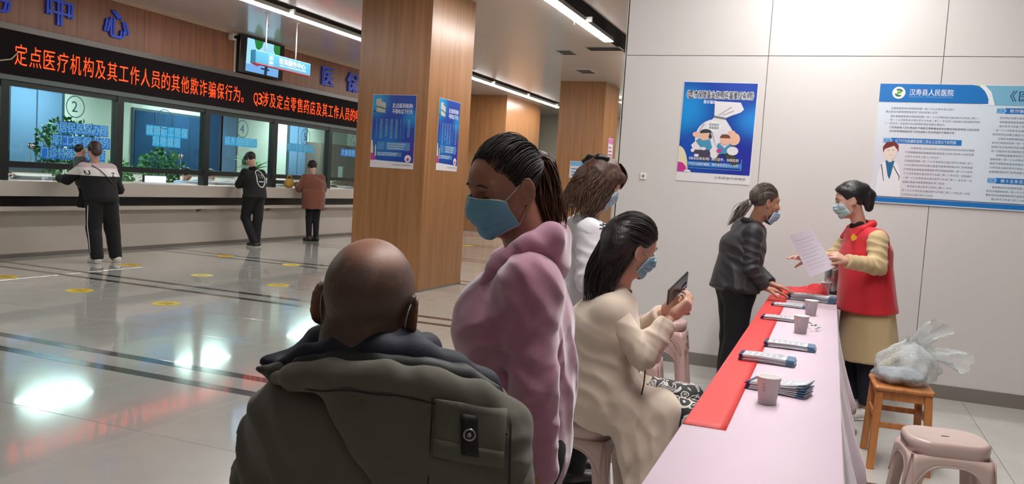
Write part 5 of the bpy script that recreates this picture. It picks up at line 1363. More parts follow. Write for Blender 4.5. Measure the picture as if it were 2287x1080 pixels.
# ---------------------------------------------------------------- seated woman in the beige coat
def build_beige():
    loc = (-.75, 3.28)
    H = Head((.014, -.035, 1.190), 73, -14, 6, .95)
    J = dict(front=(1, .08, 0), neck=(-.035, -.01, 1.035), chest=(-.075, -.01, .86), waist=(-.085, -.005, .68), pelvis=(-.075, .0, .575),
             sh=[(-.055, .155, .945), (-.075, -.155, .945)], el=[(.10, .19, .79), (.055, -.205, .79)], wr=[(.150, -.020, .930), (.150, -.165, .925)],
             hip=[(-.04, .09, .57), (-.04, -.09, .57)], kn=[(.31, .10, .545), (.275, -.10, .53)], an=[(.30, .13, .10), (.26, -.13, .10)])
    f = Field(); H.add_to(f); neck(f, H, J, .047); torso(f, J, -.012); limbs(f, J, ga=-.006, gl=-.004); feet(f, J, (1, .0, 0))
    d1 = nrm((.62, .15, .72)); 
    hand(f, (.163, -.160, .945), (.72, .25, .55), (-.35, .62, .35), -1, curl=(38, 45, 30), L=.95)
    hand(f, (.160, -.035, .945), (.55, -.45, .65), (-.25, -.75, -.2), 1, curl=(40, 45, 25), L=.92)
    PF = f.mesh(.011, [[(H.c[0]-.11, .30, .0036)], [(-.24, .10, .0040)], [(.92, H.c[2]+.12, .0038)]])
    root = person(PF, SK_FAIR, loc, 'seated woman in a long beige coat and blue mask looking at her phone')
    HF = Field(); H.add_to(HF, ears=False)
    face_mask(H, HF, root, (140, 184, 212)); face_parts(H, root, (40, 28, 26), 'closed')
    hm = hair_mat('hair_black_brown', rgb(18, 14, 16), rgb(48, 36, 36), .46)
    hf = Field()
    hf.add(p_ell(H.w((0, -.022, .046)), np.array((.088, .108, .094))*H.sc, H.R), .02)
    hf.add(p_ell(H.w((0, -.07, .03)), np.array((.075, .07, .075))*H.sc, H.R), .03)
    hf.add(p_cone(H.w((0, -.085, .0)), (-.140, -.02, .99), .060, .035, (1.5, 1), (1, 0, 0)), .03)
    for sx in (-1, 1): hf.add(p_cone(H.w((sx*.070, -.045, .0)), H.w((sx*.060, -.06, -.13)), .022, .015), .02)
    n_ = H.R @ nrm((0, .85, -.52)); hf.cut(n_, n_ @ H.w((0, .050, .050)), .01)
    for sx in (-1, 1): hf.sub(p_ell(H.w((sx*.088, .014, -.012)), np.array((.026, .034, .034))*H.sc, H.R), .006)
    hf.disp(lambda x, y, z: .004*snoise(x, y, z, 31, 10)+.0015*snoise(x, y, z, 32, 40))
    hr = sdf_obj('hair', hf.mesh(.0045), hm, root, 1)
    rs = np.random.RandomState(18); N = 330; rr = rs.rand(N, 4)
    clip = H.w((-.03, -.135, .045))
    def fn(i, t):
        a = -1.9+3.8*rr[i, 0]; p0 = H.w((.086*math.sin(a), -.03-.105*math.cos(a), .03+.05*rr[i, 1])); p1 = np.array((-.155+.055*abs(math.sin(a))+.10*(rr[i, 3]-.5)*.6, -.02+.105*math.sin(a)*-1, .985-.05*rr[i, 2]))
        p = p0*(1-t)+p1*t; w_ = .010*math.sin(8*t+6*rr[i, 3])*t
        return p+np.array((-.022*math.sin(PI*t)+w_, w_, 0))
    strands(hr, 'loose_locks', N, fn, hm, .0034, 12, 5, seed=2)
    def hl(a):
        an = a*1.35; return np.array((math.sin(an)*.082, .078*math.cos(an)+.0, .092-.060*abs(math.sin(an))**1.5))
    hair_strands_back(H, hr, hm, (0, -.130, .040), 360, .0016, .004, 6, hairline=hl, c=(0, -.022, .046), r=(.088, .108, .094))
    cp = MB()
    for k in range(5):
        a = k*2*PI/5; cp.lathe([(.0001, -.004), (.008, -.003), (.009, .002), (.0001, .006)], 8, c=clip+np.array((-.012+.010*math.cos(a), -.010, .012*math.sin(a))))
    cp.lathe([(.0001, -.005), (.006, 0), (.0001, .006)], 8, c=clip+np.array((-.012, -.016, 0)))
    cp.build('hair_clip', mat('pearl_grey', rgb(150, 152, 165), rough=.15, metal=.5), hr, world=False, smooth=True)
    be = cloth('beige_wool', rgb(214, 196, 178), bump=.08, bscale=600, sheen=.35, noise=.06)
    g = Field(); torso(g, J, .030, .05)
    g.add(p_cone((-.085, .0, .72), (-.07, .0, .60), .130, .150, (1.35, 1.05), (1, 0, 0)), .05)
    g.add(p_cone((-.04, -.09, .57), (.15, -.11, .56), .105, .085), .04)
    g.add(p_cone((-.04, .09, .57), (.15, .10, .56), .105, .085), .04)
    # skirt of the coat hanging to the floor side
    g.add(p_cone((.00, -.15, .55), (.05, -.19, .42), .065, .055, (1.1, .8), (0, 1, 0)), .05)
    g.add(p_cone((.08, -.17, .54), (.10, -.215, .30), .070, .060, (1.3, .7), (0, 1, 0)), .04)
    g.add(p_cone((.15, -.16, .56), (.155, -.20, .26), .050, .055, (1.2, .7), (0, 1, 0)), .04)
    g.disp(lambda x, y, z: .004*snoise(x, y, z, 3, 4)+.001*snoise(x, y, z, 4, 11))
    g.fold((.0, -.15, .60), (.7, 0, .7), .08, .005, .15, 3); g.fold((.06, -.20, .42), (1, 0, .15), .06, .010, .14, 4); g.fold((-.12, -.10, .70), (.3, 0, 1), .07, .006, .12, 6)
    g.sub(p_cone((.02, -.02, 1.07), (.00, -.01, 1.00), .050, .048), .01)
    co = sdf_obj('beige_coat', g.mesh(.0065, clip=(np.array((-9, -9, .28)), np.array((9, 9, 9)))), be, root, 1)
    for i in (0, 1):
        sh, el, wr = [np.array(J[q][i], float) for q in ('sh', 'el', 'wr')]
        q = Field(); q.add(p_cone(sh, el, .060, .051), .03); q.add(p_cone(el, el+(wr-el)*.5, .051, .047), .02); q.add(p_capcyl(el+(wr-el)*.3, wr, .050, .041), .02); q.fold(el, wr-sh, .045, .004, .09, 3+i); q.fold((sh+el)/2+np.array((0, 0, .03)), (.3, .1, 1), .06, .002, .10, 5+i); q.fold((el+wr)/2, wr-el, .05, .004, .08, 8+i)
        sdf_obj('sleeve', q.mesh(.005), be, co, 1)
    lp = Field(); lp.chain([(-.115, -.01, 1.015), (-.085, -.085, 1.02), (-.02, -.095, .985), (.035, -.06, .90), (.055, -.04, .80)], [.018, .018, .018, .015, .010], .01)
    lp.chain([(-.115, -.01, 1.015), (-.085, .065, 1.02), (-.02, .08, .985), (.035, .06, .90), (.055, .04, .80)], [.018, .018, .018, .015, .010], .01)
    sdf_obj('lapel', lp.mesh(.005), be, co, 1)
    sf = Field(); sf.chain([(-.07, -.01, 1.030), (-.035, -.050, 1.028), (.010, -.03, 1.010), (.015, .02, 1.010)], [.010, .011, .011, .010], .012); sdf_obj('neck_scarf', sf.mesh(.005), cloth('grey_print', rgb(130, 118, 116), noise=.4, nscale=40), root, 1)
    # patterned trousers
    pm = mat('black_floral', rgb(20, 18, 20), rough=.7); nt = pm.node_tree; b = nt.nodes['Principled BSDF']
    tc = nt.nodes.new('ShaderNodeTexCoord'); n1 = nt.nodes.new('ShaderNodeTexNoise'); n1.inputs['Scale'].default_value = 13; n1.inputs['Detail'].default_value = 0.6; n1.inputs['Distortion'].default_value = 2.6
    nt.links.new(tc.outputs['Object'], n1.inputs['Vector']); cr = nt.nodes.new('ShaderNodeValToRGB'); cr.color_ramp.interpolation = 'CONSTANT'
    cr.color_ramp.elements[0].color = rgb(22, 20, 22); cr.color_ramp.elements[1].position = .50; cr.color_ramp.elements[1].color = rgb(205, 198, 190)
    for ps, cc in ((.575, rgb(22, 20, 22)), (.64, rgb(150, 144, 140))): e_ = cr.color_ramp.elements.new(ps); e_.color = cc
    nt.links.new(n1.outputs['Fac'], cr.inputs[0]); nt.links.new(cr.outputs[0], b.inputs['Base Color'])
    tr = Field(); limbs(tr, J, arms=False, gl=.020); tr.disp(lambda x, y, z: .004*snoise(x, y, z, 8, 8)); tr.cut((0, 0, -1), -.12)
    sdf_obj('patterned_trousers', tr.mesh(.008), pm, root, 1)
    for a in J['an']: shoe(root, (a[0]+.17, a[1], 0), (a[0]-.05, a[1], 0), .07, SHOEB, SOLEB)
    # bag strap over the lap
    sp = MB(); sp.tube([(.060, -.190, .80), (.068, -.205, .74), (.066, -.208, .68), (.060, -.205, .64)], .003, 6)
    sp.build('bag_strap', mat('black_cord', rgb(30, 24, 24), rough=.5), root, world=False, smooth=True)
    _l = nrm((.59, .69, .43)); _w = nrm((.066, .48, -.872)); _w = nrm(_w-(_w@_l)*_l); PHR = np.stack([_w, np.cross(_l, _w), _l], 1)
    ph = MB(); ph.rbox((-.037, -.0042, -.076), (.037, .0042, .076), .004, R=PHR, c=(.178, -.150, 1.052))
    o = ph.build('mobile_phone', mat('phone_dark_green', rgb(34, 42, 42), rough=.25), None, world=False); o.location = (loc[0], loc[1], 0); o.rotation_euler = (0, 0, YAW)
    cm = MB(); cm.rbox((.010, -.0055, .030), (.032, -.0040, .070), .003, R=PHR, c=(.178, -.150, 1.052)); cm.build('camera_block', mat('lens_black', rgb(8, 8, 8), rough=.1), o, world=False)
    tag(o, 'dark phone held up by the seated woman in the beige coat', 'phone')
build_beige()
# ---------------------------------------------------------------- older woman at the table
def build_old():
    loc = (-.62, 5.6)
    H = Head((.258, .115, 1.392), 84, -4, 2, .96)
    J = dict(front=(1, .1, 0), neck=(.205, .155, 1.262), chest=(.145, .16, 1.07), waist=(.115, .14, .92), pelvis=(.10, .13, .80),
             sh=[(.165, .320, 1.185), (.160, .010, 1.185)], el=[(.235, .33, .97), (.145, -.045, .945)], wr=[(.345, .135, .845), (.250, -.045, .835)],
             hip=[(.11, .21, .80), (.11, .05, .80)], kn=[(.13, .21, .45), (.11, .04, .45)], an=[(.11, .22, .09), (.05, .04, .09)])
    f = Field(); H.add_to(f); neck(f, H, J, .045); torso(f, J, -.015); limbs(f, J, ga=-.006, gl=-.004); feet(f, J, (1, 0, 0))
    hand(f, J['wr'][1], (.96, .05, -.24), (-.1, 0, -1), -1, curl=(6, 10, 6), sp=.5, L=.95); hand(f, J['wr'][0], (.9, -.35, -.24), (0, 0, -1), 1, curl=(6, 10, 6), sp=.5, L=.95)
    PF = f.mesh(.011, [[(.16, .50, .0042)], [(-.10, .22, .0045)], [(.78, .88, .004), (H.c[2]-.12, H.c[2]+.12, .0042)]])
    root = person(PF, SK_TAN, loc, 'older woman with grey ponytail and dark pinstriped blazer, hands on the table')
    HF = Field(); H.add_to(HF, ears=False)
    face_mask(H, HF, root, (158, 182, 212), drop=.042, sag=.006); face_parts(H, root, (60, 50, 46), 'open')
    hm = hair_mat('hair_grey_brown', rgb(62, 50, 46), rgb(126, 112, 104), .5)
    hf = Field(); hf.add(p_ell(H.w((0, -.018, .037)), np.array((.080, .102, .088))*H.sc, H.R), .01)
    n_ = H.R @ nrm((0, .74, -.64)); hf.cut(n_, n_ @ H.w((0, .052, .058)), .008)
    for sx in (-1, 1): hf.sub(p_ell(H.w((sx*.086, .008, -.010)), np.array((.024, .030, .036))*H.sc, H.R), .005)
    hr = sdf_obj('hair', hf.mesh(.005), hm, root, 1)
    def hl(a):
        an = a*1.5; sn = abs(math.sin(an)); return np.array((math.sin(an)*.076, .072*math.cos(an)+.004*sn, .098-.098*sn**1.7))
    hair_strands_back(H, hr, hm, (0, -.100, -.020), 320, .0017, .002, 6, hairline=hl)
    b0 = H.w((0, -.105, -.025)); rs = np.random.RandomState(5); N = 150; o_ = rs.normal(size=(N, 3)); ln = .8+.3*rs.rand(N)
    C_ = np.array([b0, b0+(-.03, .0, -.008), b0+(-.06, 0, -.045), b0+(-.085, 0, -.095), b0+(-.125, 0, -.135)])
    def fn(i, t):
        tt = t*ln[i]*4; k = int(min(3, tt)); u = tt-k; p = C_[k]*(1-u)+C_[min(k+1, 4)]*u
        return p+o_[i]*(.006+.010*math.sin(PI*t))
    strands(hr, 'ponytail', N, fn, hm, .0028, 10, 5, seed=4)
    pf = Field(); pf.chain(C_, [.010, .017, .018, .012, .004], .015); sdf_obj('ponytail_body', pf.mesh(.005), hm, hr, 0)
    tb = MB(); tb.tube([b0+np.array((-.010, .018*math.cos(a), .018*math.sin(a))) for a in np.linspace(0, 2*PI, 14)[:-1]], .007, 6, closed=True)
    tb.build('hair_tie', mat('white_tie', rgb(220, 216, 214), rough=.6), hr, world=False, smooth=True)
    er = MB(); er.lathe([(.0001, -.005), (.004, 0), (.0001, .005)], 8, c=H.w((.079, -.006, -.038))); er.lathe([(.0001, -.005), (.004, 0), (.0001, .005)], 8, c=H.w((-.079, -.006, -.038))); er.build('earring', MATS['gold'], root, world=False, smooth=True)
    bz = bpy.data.materials.new('pinstripe_blazer'); bz.use_nodes = True; nt = bz.node_tree; b = nt.nodes['Principled BSDF']; b.inputs['Roughness'].default_value = .62; b.inputs['Sheen Weight'].default_value = .04
    tc = nt.nodes.new('ShaderNodeTexCoord'); wv = nt.nodes.new('ShaderNodeTexWave'); wv.inputs['Scale'].default_value = 26; wv.inputs['Distortion'].default_value = .6; wv.inputs['Detail'].default_value = 0; wv.bands_direction = 'X'
    mp = nt.nodes.new('ShaderNodeMapping'); mp.inputs['Rotation'].default_value = (0, .15, .5)
    nt.links.new(tc.outputs['Object'], mp.inputs[0]); nt.links.new(mp.outputs[0], wv.inputs['Vector']); cr = nt.nodes.new('ShaderNodeValToRGB'); cr.color_ramp.elements[0].position = .80; cr.color_ramp.elements[1].position = .95
    cr.color_ramp.elements[0].color = rgb(30, 28, 33); cr.color_ramp.elements[1].color = rgb(50, 47, 52); nt.links.new(wv.outputs['Fac'], cr.inputs[0]); nt.links.new(cr.outputs[0], b.inputs['Base Color'])
    g = Field(); torso(g, J, .030, .05); g.add(p_capcyl((.13, .15, .98), (.100, .13, .785), .130, .162, (1.38, 1.0), (1, .1, 0)), .04)
    g.disp(lambda x, y, z: .004*snoise(x, y, z, 3, 5)); g.fold((.10, .0, 1.05), (.6, 0, .8), .06, .006, .14, 2); g.fold((.04, -.03, .88), (1, 0, .2), .07, .007, .14, 4)
    g.sub(p_cone((.26, .15, 1.29), (.22, .15, 1.21), .045, .045), .01); g.cut((0, 0, -1), -.785, .004)
    jk = sdf_obj('blazer', g.mesh(.0075), bz, root, 1)
    for i in (0, 1):
        sh, el, wr = [np.array(J[q][i], float) for q in ('sh', 'el', 'wr')]
        q = Field(); q.add(p_cone(sh, el, .066, .056), .03); q.add(p_capcyl(el-(wr-el)*.1, wr, .054, .045), .02); q.fold(el, wr-sh, .05, .007, .10, 3+i); q.fold((sh+el)/2, (.3, .1, 1), .05, .006, .11, 5+i)
        sdf_obj('sleeve', q.mesh(.006), bz, jk, 1)
    cb = Field(); cb.chain([(.130, .155, 1.265), (.155, .075, 1.262), (.215, .065, 1.215), (.250, .10, 1.12)], [.018, .018, .016, .010], .01); cb.chain([(.130, .155, 1.265), (.155, .235, 1.262), (.215, .245, 1.215), (.250, .21, 1.12)], [.018, .018, .016, .010], .01)
    sdf_obj('collar', cb.mesh(.0055), bz, jk, 1)
    sc = Field(); sc.chain([(.21, .12, 1.255), (.245, .10, 1.225), (.268, .14, 1.19), (.262, .17, 1.13)], [.012, .016, .018, .014], .01); sdf_obj('red_blouse', sc.mesh(.005), cloth('crimson', rgb(168, 30, 62)), root, 1)
    tr = Field(); limbs(tr, J, arms=False, gl=.020); tr.add(p_cone((.11, .05, .80), (.11, .21, .80), .108, .108), .05); tr.disp(lambda x, y, z: .005*snoise(x, y, z, 8, 5)); tr.cut((0, 0, -1), -.05)
    sdf_obj('trousers', tr.mesh(.009), BLACKT, root)
    for a in J['an']: shoe(root, (a[0]+.16, a[1], 0), (a[0]-.05, a[1], 0), .07, SHOEB, SOLEB)
build_old()

# ---------------------------------------------------------------- volunteer in the red vest
def build_vol():
    loc = (.2, 5.6)
    H = Head((.040, .365, 1.438), -74, -13, 0, .95)
    J = dict(front=(-1, -.1, 0), neck=(.125, .375, 1.285), chest=(.17, .36, 1.09), waist=(.19, .35, .92), pelvis=(.20, .34, .82),
             sh=[(.165, .185, 1.195), (.155, .535, 1.195)], el=[(.150, .115, 1.030), (.03, .57, 1.02)], wr=[(-.075, .055, 1.055), (-.21, .30, 1.035)],
             hip=[(.20, .26, .82), (.20, .42, .82)], kn=[(.20, .25, .46), (.20, .44, .46)], an=[(.235, .25, .09), (.215, .42, .09)])
    f = Field(); H.add_to(f); neck(f, H, J, .044); torso(f, J, -.015); limbs(f, J, ga=-.006, gl=-.004); feet(f, J, (-1, 0, 0))
    hand(f, J['wr'][0], (-.86, -.10, .42), (-.30, .55, -.55), 1, curl=(32, 36, 22), thumb=(30, 10), L=.92)
    hand(f, J['wr'][1], (-.92, -.25, .18), (.1, -.55, -.8), -1, curl=(10, 16, 12), sp=2.0, thumb=(50, 10), L=.95, fing=[(2, 6, 6), (10, 16, 12), (18, 24, 14), (26, 30, 16)])
    PF = f.mesh(.011, [[(-.45, -.08, .0042), (H.c[0]-.11, H.c[0]+.11, .0042)], [(-.02, .36, .0045), (H.c[1]-.10, H.c[1]+.10, .0045)], [(.98, 1.16, .0042), (H.c[2]-.12, H.c[2]+.12, .0042)]])
    root = person(PF, SK_FAIR, loc, 'volunteer in a red vest over a khaki coat holding out a sheet')
    HF = Field(); H.add_to(HF, ears=False)
    face_mask(H, HF, root, (176, 200, 206)); face_parts(H, root, (26, 20, 20), 'open')
    hm = hair_mat('hair_black', rgb(14, 12, 14), rgb(36, 32, 36), .4)
    hf = Field(); hf.add(p_ell(H.w((0, -.018, .042)), np.array((.088, .110, .098))*H.sc, H.R), .01)
    hf.add(p_ell(H.w((0, .048, .074)), np.array((.068, .046, .036))*H.sc, H.R), .02)
    n_ = H.R @ nrm((0, .80, -.60)); hf.cut(n_, n_ @ H.w((0, .062, .052)), .01)
    for sx in (-1, 1): hf.sub(p_ell(H.w((sx*.088, .008, -.010)), np.array((.024, .030, .036))*H.sc, H.R), .005)
    hf.add(p_cone(H.w((0, -.100, .060)), H.w((0, -.118, .010)), .042, .048), .015); hf.add(p_cone(H.w((0, -.118, .010)), H.w((0, -.112, -.070)), .048, .028), .015)
    hf.disp(lambda x, y, z: .003*snoise(x, y, z, 31, 14)+.0015*snoise(x, y, z, 32, 45))
    hr = sdf_obj('hair', hf.mesh(.005), hm, root, 1)
    def hl(a):
        an = a*1.4; return np.array((math.sin(an)*.078, .082*math.cos(an), .092-.085*abs(math.sin(an))**1.6))
    hair_strands_back(H, hr, hm, (0, -.115, .060), 260, .0017, .003, 6, hairline=hl)
    kh = cloth('khaki_coat', rgb(196, 172, 130), bump=.15, noise=.06); rd = cloth('red_vest_cloth', rgb(204, 22, 40), bump=.08, noise=.05, rough=.7)
    g = Field(); torso(g, J, .020, .05); g.add(p_capcyl((.19, .35, .98), (.250, .35, .395), .128, .190, (1.35, 1.0), (-1, 0, 0)), .05)
    g.disp(lambda x, y, z: .006*snoise(x, y, z*.25, 3, 6)); g.sub(p_cone((.10, .37, 1.33), (.12, .37, 1.25), .045, .045), .01)
    for (fx, fy) in ((.075, .19), (.30, .17), (.05, .45)): g.sub(p_cone((fx, fy, .68), (fx-.01, fy-.015, .36), .003, .010), .02)
    co = sdf_obj('khaki_coat', g.mesh(.008), kh, root, 1)
    for i in (0, 1):
        sh, el, wr = [np.array(J[q][i], float) for q in ('sh', 'el', 'wr')]
        q = Field(); q.add(p_cone(sh, el, .068, .058), .03); q.add(p_capcyl(el-(wr-el)*.15, wr, .055, .046), .02); q.fold(el, wr-sh, .05, .008, .11, 3+i); q.fold((sh+el)/2, (.3, .1, 1), .05, .006, .11, 5+i); q.fold((el+wr)/2, wr-el, .05, .005, .08, 8)
        sdf_obj('sleeve', q.mesh(.006), kh, co, 1)
    v = Field(); torso(v, J, .034, .05); v.add(p_capcyl((.17, .36, 1.10), (.210, .35, .705), .140, .182, (1.30, 1.02), (-1, -.1, 0)), .03)
    v.cut((0, 0, -1), -.705, .004)
    for i, sgn in ((0, 1), (1, -1)):
        s0 = np.array(J['sh'][i], float); v.sub(p_ell(s0+np.array((-.01, -sgn*.045, -.045)), (.075, .062, .125)), .01)
    v.sub(p_cone((.08, .37, 1.35), (.12, .37, 1.25), .06, .06), .01)
    v.disp(lambda x, y, z: .004*snoise(x, y, z*.5, 13, 4.5)); v.fold((.20, .22, .86), (1, 0, .2), .09, .006, .14, 4)
    ve = sdf_obj('red_vest', v.mesh(.0075), rd, root, 1)
    cl = Field(); cl.chain([(.205, .37, 1.295), (.170, .285, 1.295), (.100, .270, 1.255), (.045, .285, 1.190)], [.024, .024, .022, .010], .01)
    cl.chain([(.205, .37, 1.295), (.170, .460, 1.295), (.100, .480, 1.255), (.045, .46, 1.190)], [.022, .022, .020, .014], .01)
    sdf_obj('vest_collar', cl.mesh(.0055), rd, ve, 1)
    tn = Field(); tn.chain([(.150, .37, 1.30), (.105, .335, 1.285), (.075, .37, 1.27), (.105, .41, 1.285)], [.022, .022, .02, .02], .012); sdf_obj('black_turtleneck', tn.mesh(.005), mat('black_knit', rgb(22, 20, 24), rough=.9), root, 1)
    em = MB(); c_ = np.array((.034, .240, 1.200)); em.ngon([c_+np.array((.013*math.cos(a)*(1+.25*math.cos(2*a)), -.006-.010*math.cos(a), .022*math.sin(a)*(1+.25*math.cos(3*a)))) for a in np.linspace(0, 2*PI, 26)[:-1]], (-.002, -.003, 0))
    em.build('yellow_emblem', mat('emblem_yellow', rgb(226, 170, 40), rough=.6), ve, world=False)
    tr = Field(); limbs(tr, J, arms=False, gl=.018); tr.cut((0, 0, 1), .62); tr.disp(lambda x, y, z: .004*snoise(x, y, z, 8, 6)); tr.cut((0, 0, -1), -.10)
    sdf_obj('trousers', tr.mesh(.009), mat('navy_trousers', rgb(22, 24, 40), rough=.85), root)
    wm = mat('white_trainer', rgb(222, 218, 214), rough=.5)
    for a in J['an']: shoe(root, (a[0]-.16, a[1]-.02, 0), (a[0]+.06, a[1], 0), .085, wm, SOLEW, .044)
    # sheet of paper
    G = []
    c00, c10, c11, c01 = [np.array(q) for q in ((-.455, .030, 1.196), (-.318, .042, 1.249), (-.150, .030, 1.015), (-.310, .012, .944))]
    for u in np.linspace(0, 1, 9):
        G.append([(c00*(1-u)+c10*u)*(1-w)+(c01*(1-u)+c11*u)*w+np.array((0, -.012*math.sin(PI*u)+.008*math.sin(PI*w), 0)) for w in np.linspace(0, 1, 11)])
    mb = MB(); mb.grid(G); o = mb.build('sheet_of_paper', mat('printed_paper', rgb(222, 212, 224), rough=.7), None, world=False); o.location = (loc[0], loc[1], 0); o.rotation_euler = (0, 0, YAW)
    sm = o.modifiers.new('t', 'SOLIDIFY'); sm.thickness = .0012
    G = np.array(G); ln = MB()
    for k in range(1, 10):
        w = .08+.085*k; P = []
        for u in np.linspace(.12, .88-.2*(k % 3 == 0), 9):
            iu = u*8; a_ = int(min(7, iu)); iw = w*10; b_ = int(min(9, iw)); fu = iu-a_; fw = iw-b_
            P.append((G[a_, b_]*(1-fu)+G[a_+1, b_]*fu)*(1-fw)+(G[a_, b_+1]*(1-fu)+G[a_+1, b_+1]*fu)*fw+np.array((0, -.0014, 0)))
        ln.tube(P, .0010, 4)
    ln.build('printed_lines', mat('faint_print', rgb(176, 166, 182), rough=.8), o, world=False)
    tag(o, 'printed sheet held out by the volunteer in the red vest', 'paper')
build_vol()

# ---------------------------------------------------------------- people at the service counter
def far_person(loc, yaw, label, H, J, parts):
    f = Field(); H.add_to(f); neck(f, H, J, .046); torso(f, J, -.012); limbs(f, J, ga=-.004, gl=-.004); feet(f, J, J['front'])
    dirs = parts.get('hands', [(J['front'], (0, 0, -1)), (J['front'], (0, 0, -1))])
    for i in (0, 1): hand(f, J['wr'][i], dirs[i][0], dirs[i][1], 1 if i else -1, curl=(18, 24, 14))
    PF = f.mesh(.012, [[(H.c[i]-.1, H.c[i]+.1, .007)] for i in range(3)])
    root = person(PF, parts['skin'], loc, label); root.rotation_euler = (0, 0, yaw)
    return root
FARH = hair_mat('hair_far_black', rgb(14, 12, 14), rgb(38, 32, 34), .45)
def std(front, lean=0.0, hgt=1.0, w=1.0):
    """standing joints in a frame where the person faces +y; x to the right"""
    l = lean; h = hgt
    return dict(front=(0, 1, 0), neck=(0, .02+l, 1.36*h), chest=(0, l*.7, 1.17*h), waist=(0, l*.3, 1.0*h), pelvis=(0, 0, .88*h),
                sh=[(-.17*w, .0+l*.9, 1.30*h), (.17*w, l*.9, 1.30*h)], el=[(-.22*w, .06+l, 1.04*h), (.22*w, .06+l, 1.04*h)], wr=[(-.17*w, .28+l, 1.06*h), (.17*w, .28+l, 1.06*h)],
                hip=[(-.085, 0, .88*h), (.085, 0, .88*h)], kn=[(-.095, .02, .48*h), (.095, .02, .48*h)], an=[(-.10, -.02, .09), (.10, -.02, .09)])
LASTG = [None]
def march(f, p, d, off=0.0):
    p = np.array([p], float); d = np.asarray(d, float)
    for _ in range(50):
        q = float(f.at(p)[0])
        if q < .0006: break
        p = p+d*max(q*.8, .001)
    return p[0]-d*off
def far_clothes(root, J, topm, legm, grow=.03, hem=None, legg=.02, sleeve=.018, name='jacket', hemw=1.0, seed=1, cut=.86, legcut=.06):
    g = Field(); torso(g, J, grow, .05)
    if hem: g.add(p_capcyl(np.array(J['waist'])+(0, 0, .02), np.array(J['pelvis'])*np.array((1, 1, 0))+(0, 0, hem), .11+grow, (.125+grow)*hemw, (1.38, 1.0), J['front']), .04)
    else: g.cut((0, 0, -1), -cut, .01)
    g.disp(lambda x, y, z: .006*snoise(x, y, z*.6, seed, 5))
    o = sdf_obj(name, g.mesh(.010), topm, root, 1); LASTG[0] = g
    for i in (0, 1):
        sh, el, wr = [np.array(J[q][i], float) for q in ('sh', 'el', 'wr')]
        q = Field(); q.add(p_cone(sh, el, .054+sleeve, .045+sleeve), .03); q.add(p_capcyl(el-(wr-el)*.12, wr, .045+sleeve, .034+sleeve*.8), .02); q.fold(el, wr-sh, .05, .006, .12, seed+i)
        sdf_obj('sleeve', q.mesh(.009), topm, o, 1)
    tr = Field(); limbs(tr, J, arms=False, gl=legg); tr.add(p_cone(J['hip'][0], J['hip'][1], .11, .11), .05); tr.disp(lambda x, y, z: .005*snoise(x, y, z, 8+seed, 5)); tr.cut((0, 0, -1), -legcut)
    sdf_obj('trousers', tr.mesh(.011), legm, root)
    return o
BLK = cloth('black_cloth', rgb(13, 12, 16), noise=.2, sheen=.02, bump=.04)
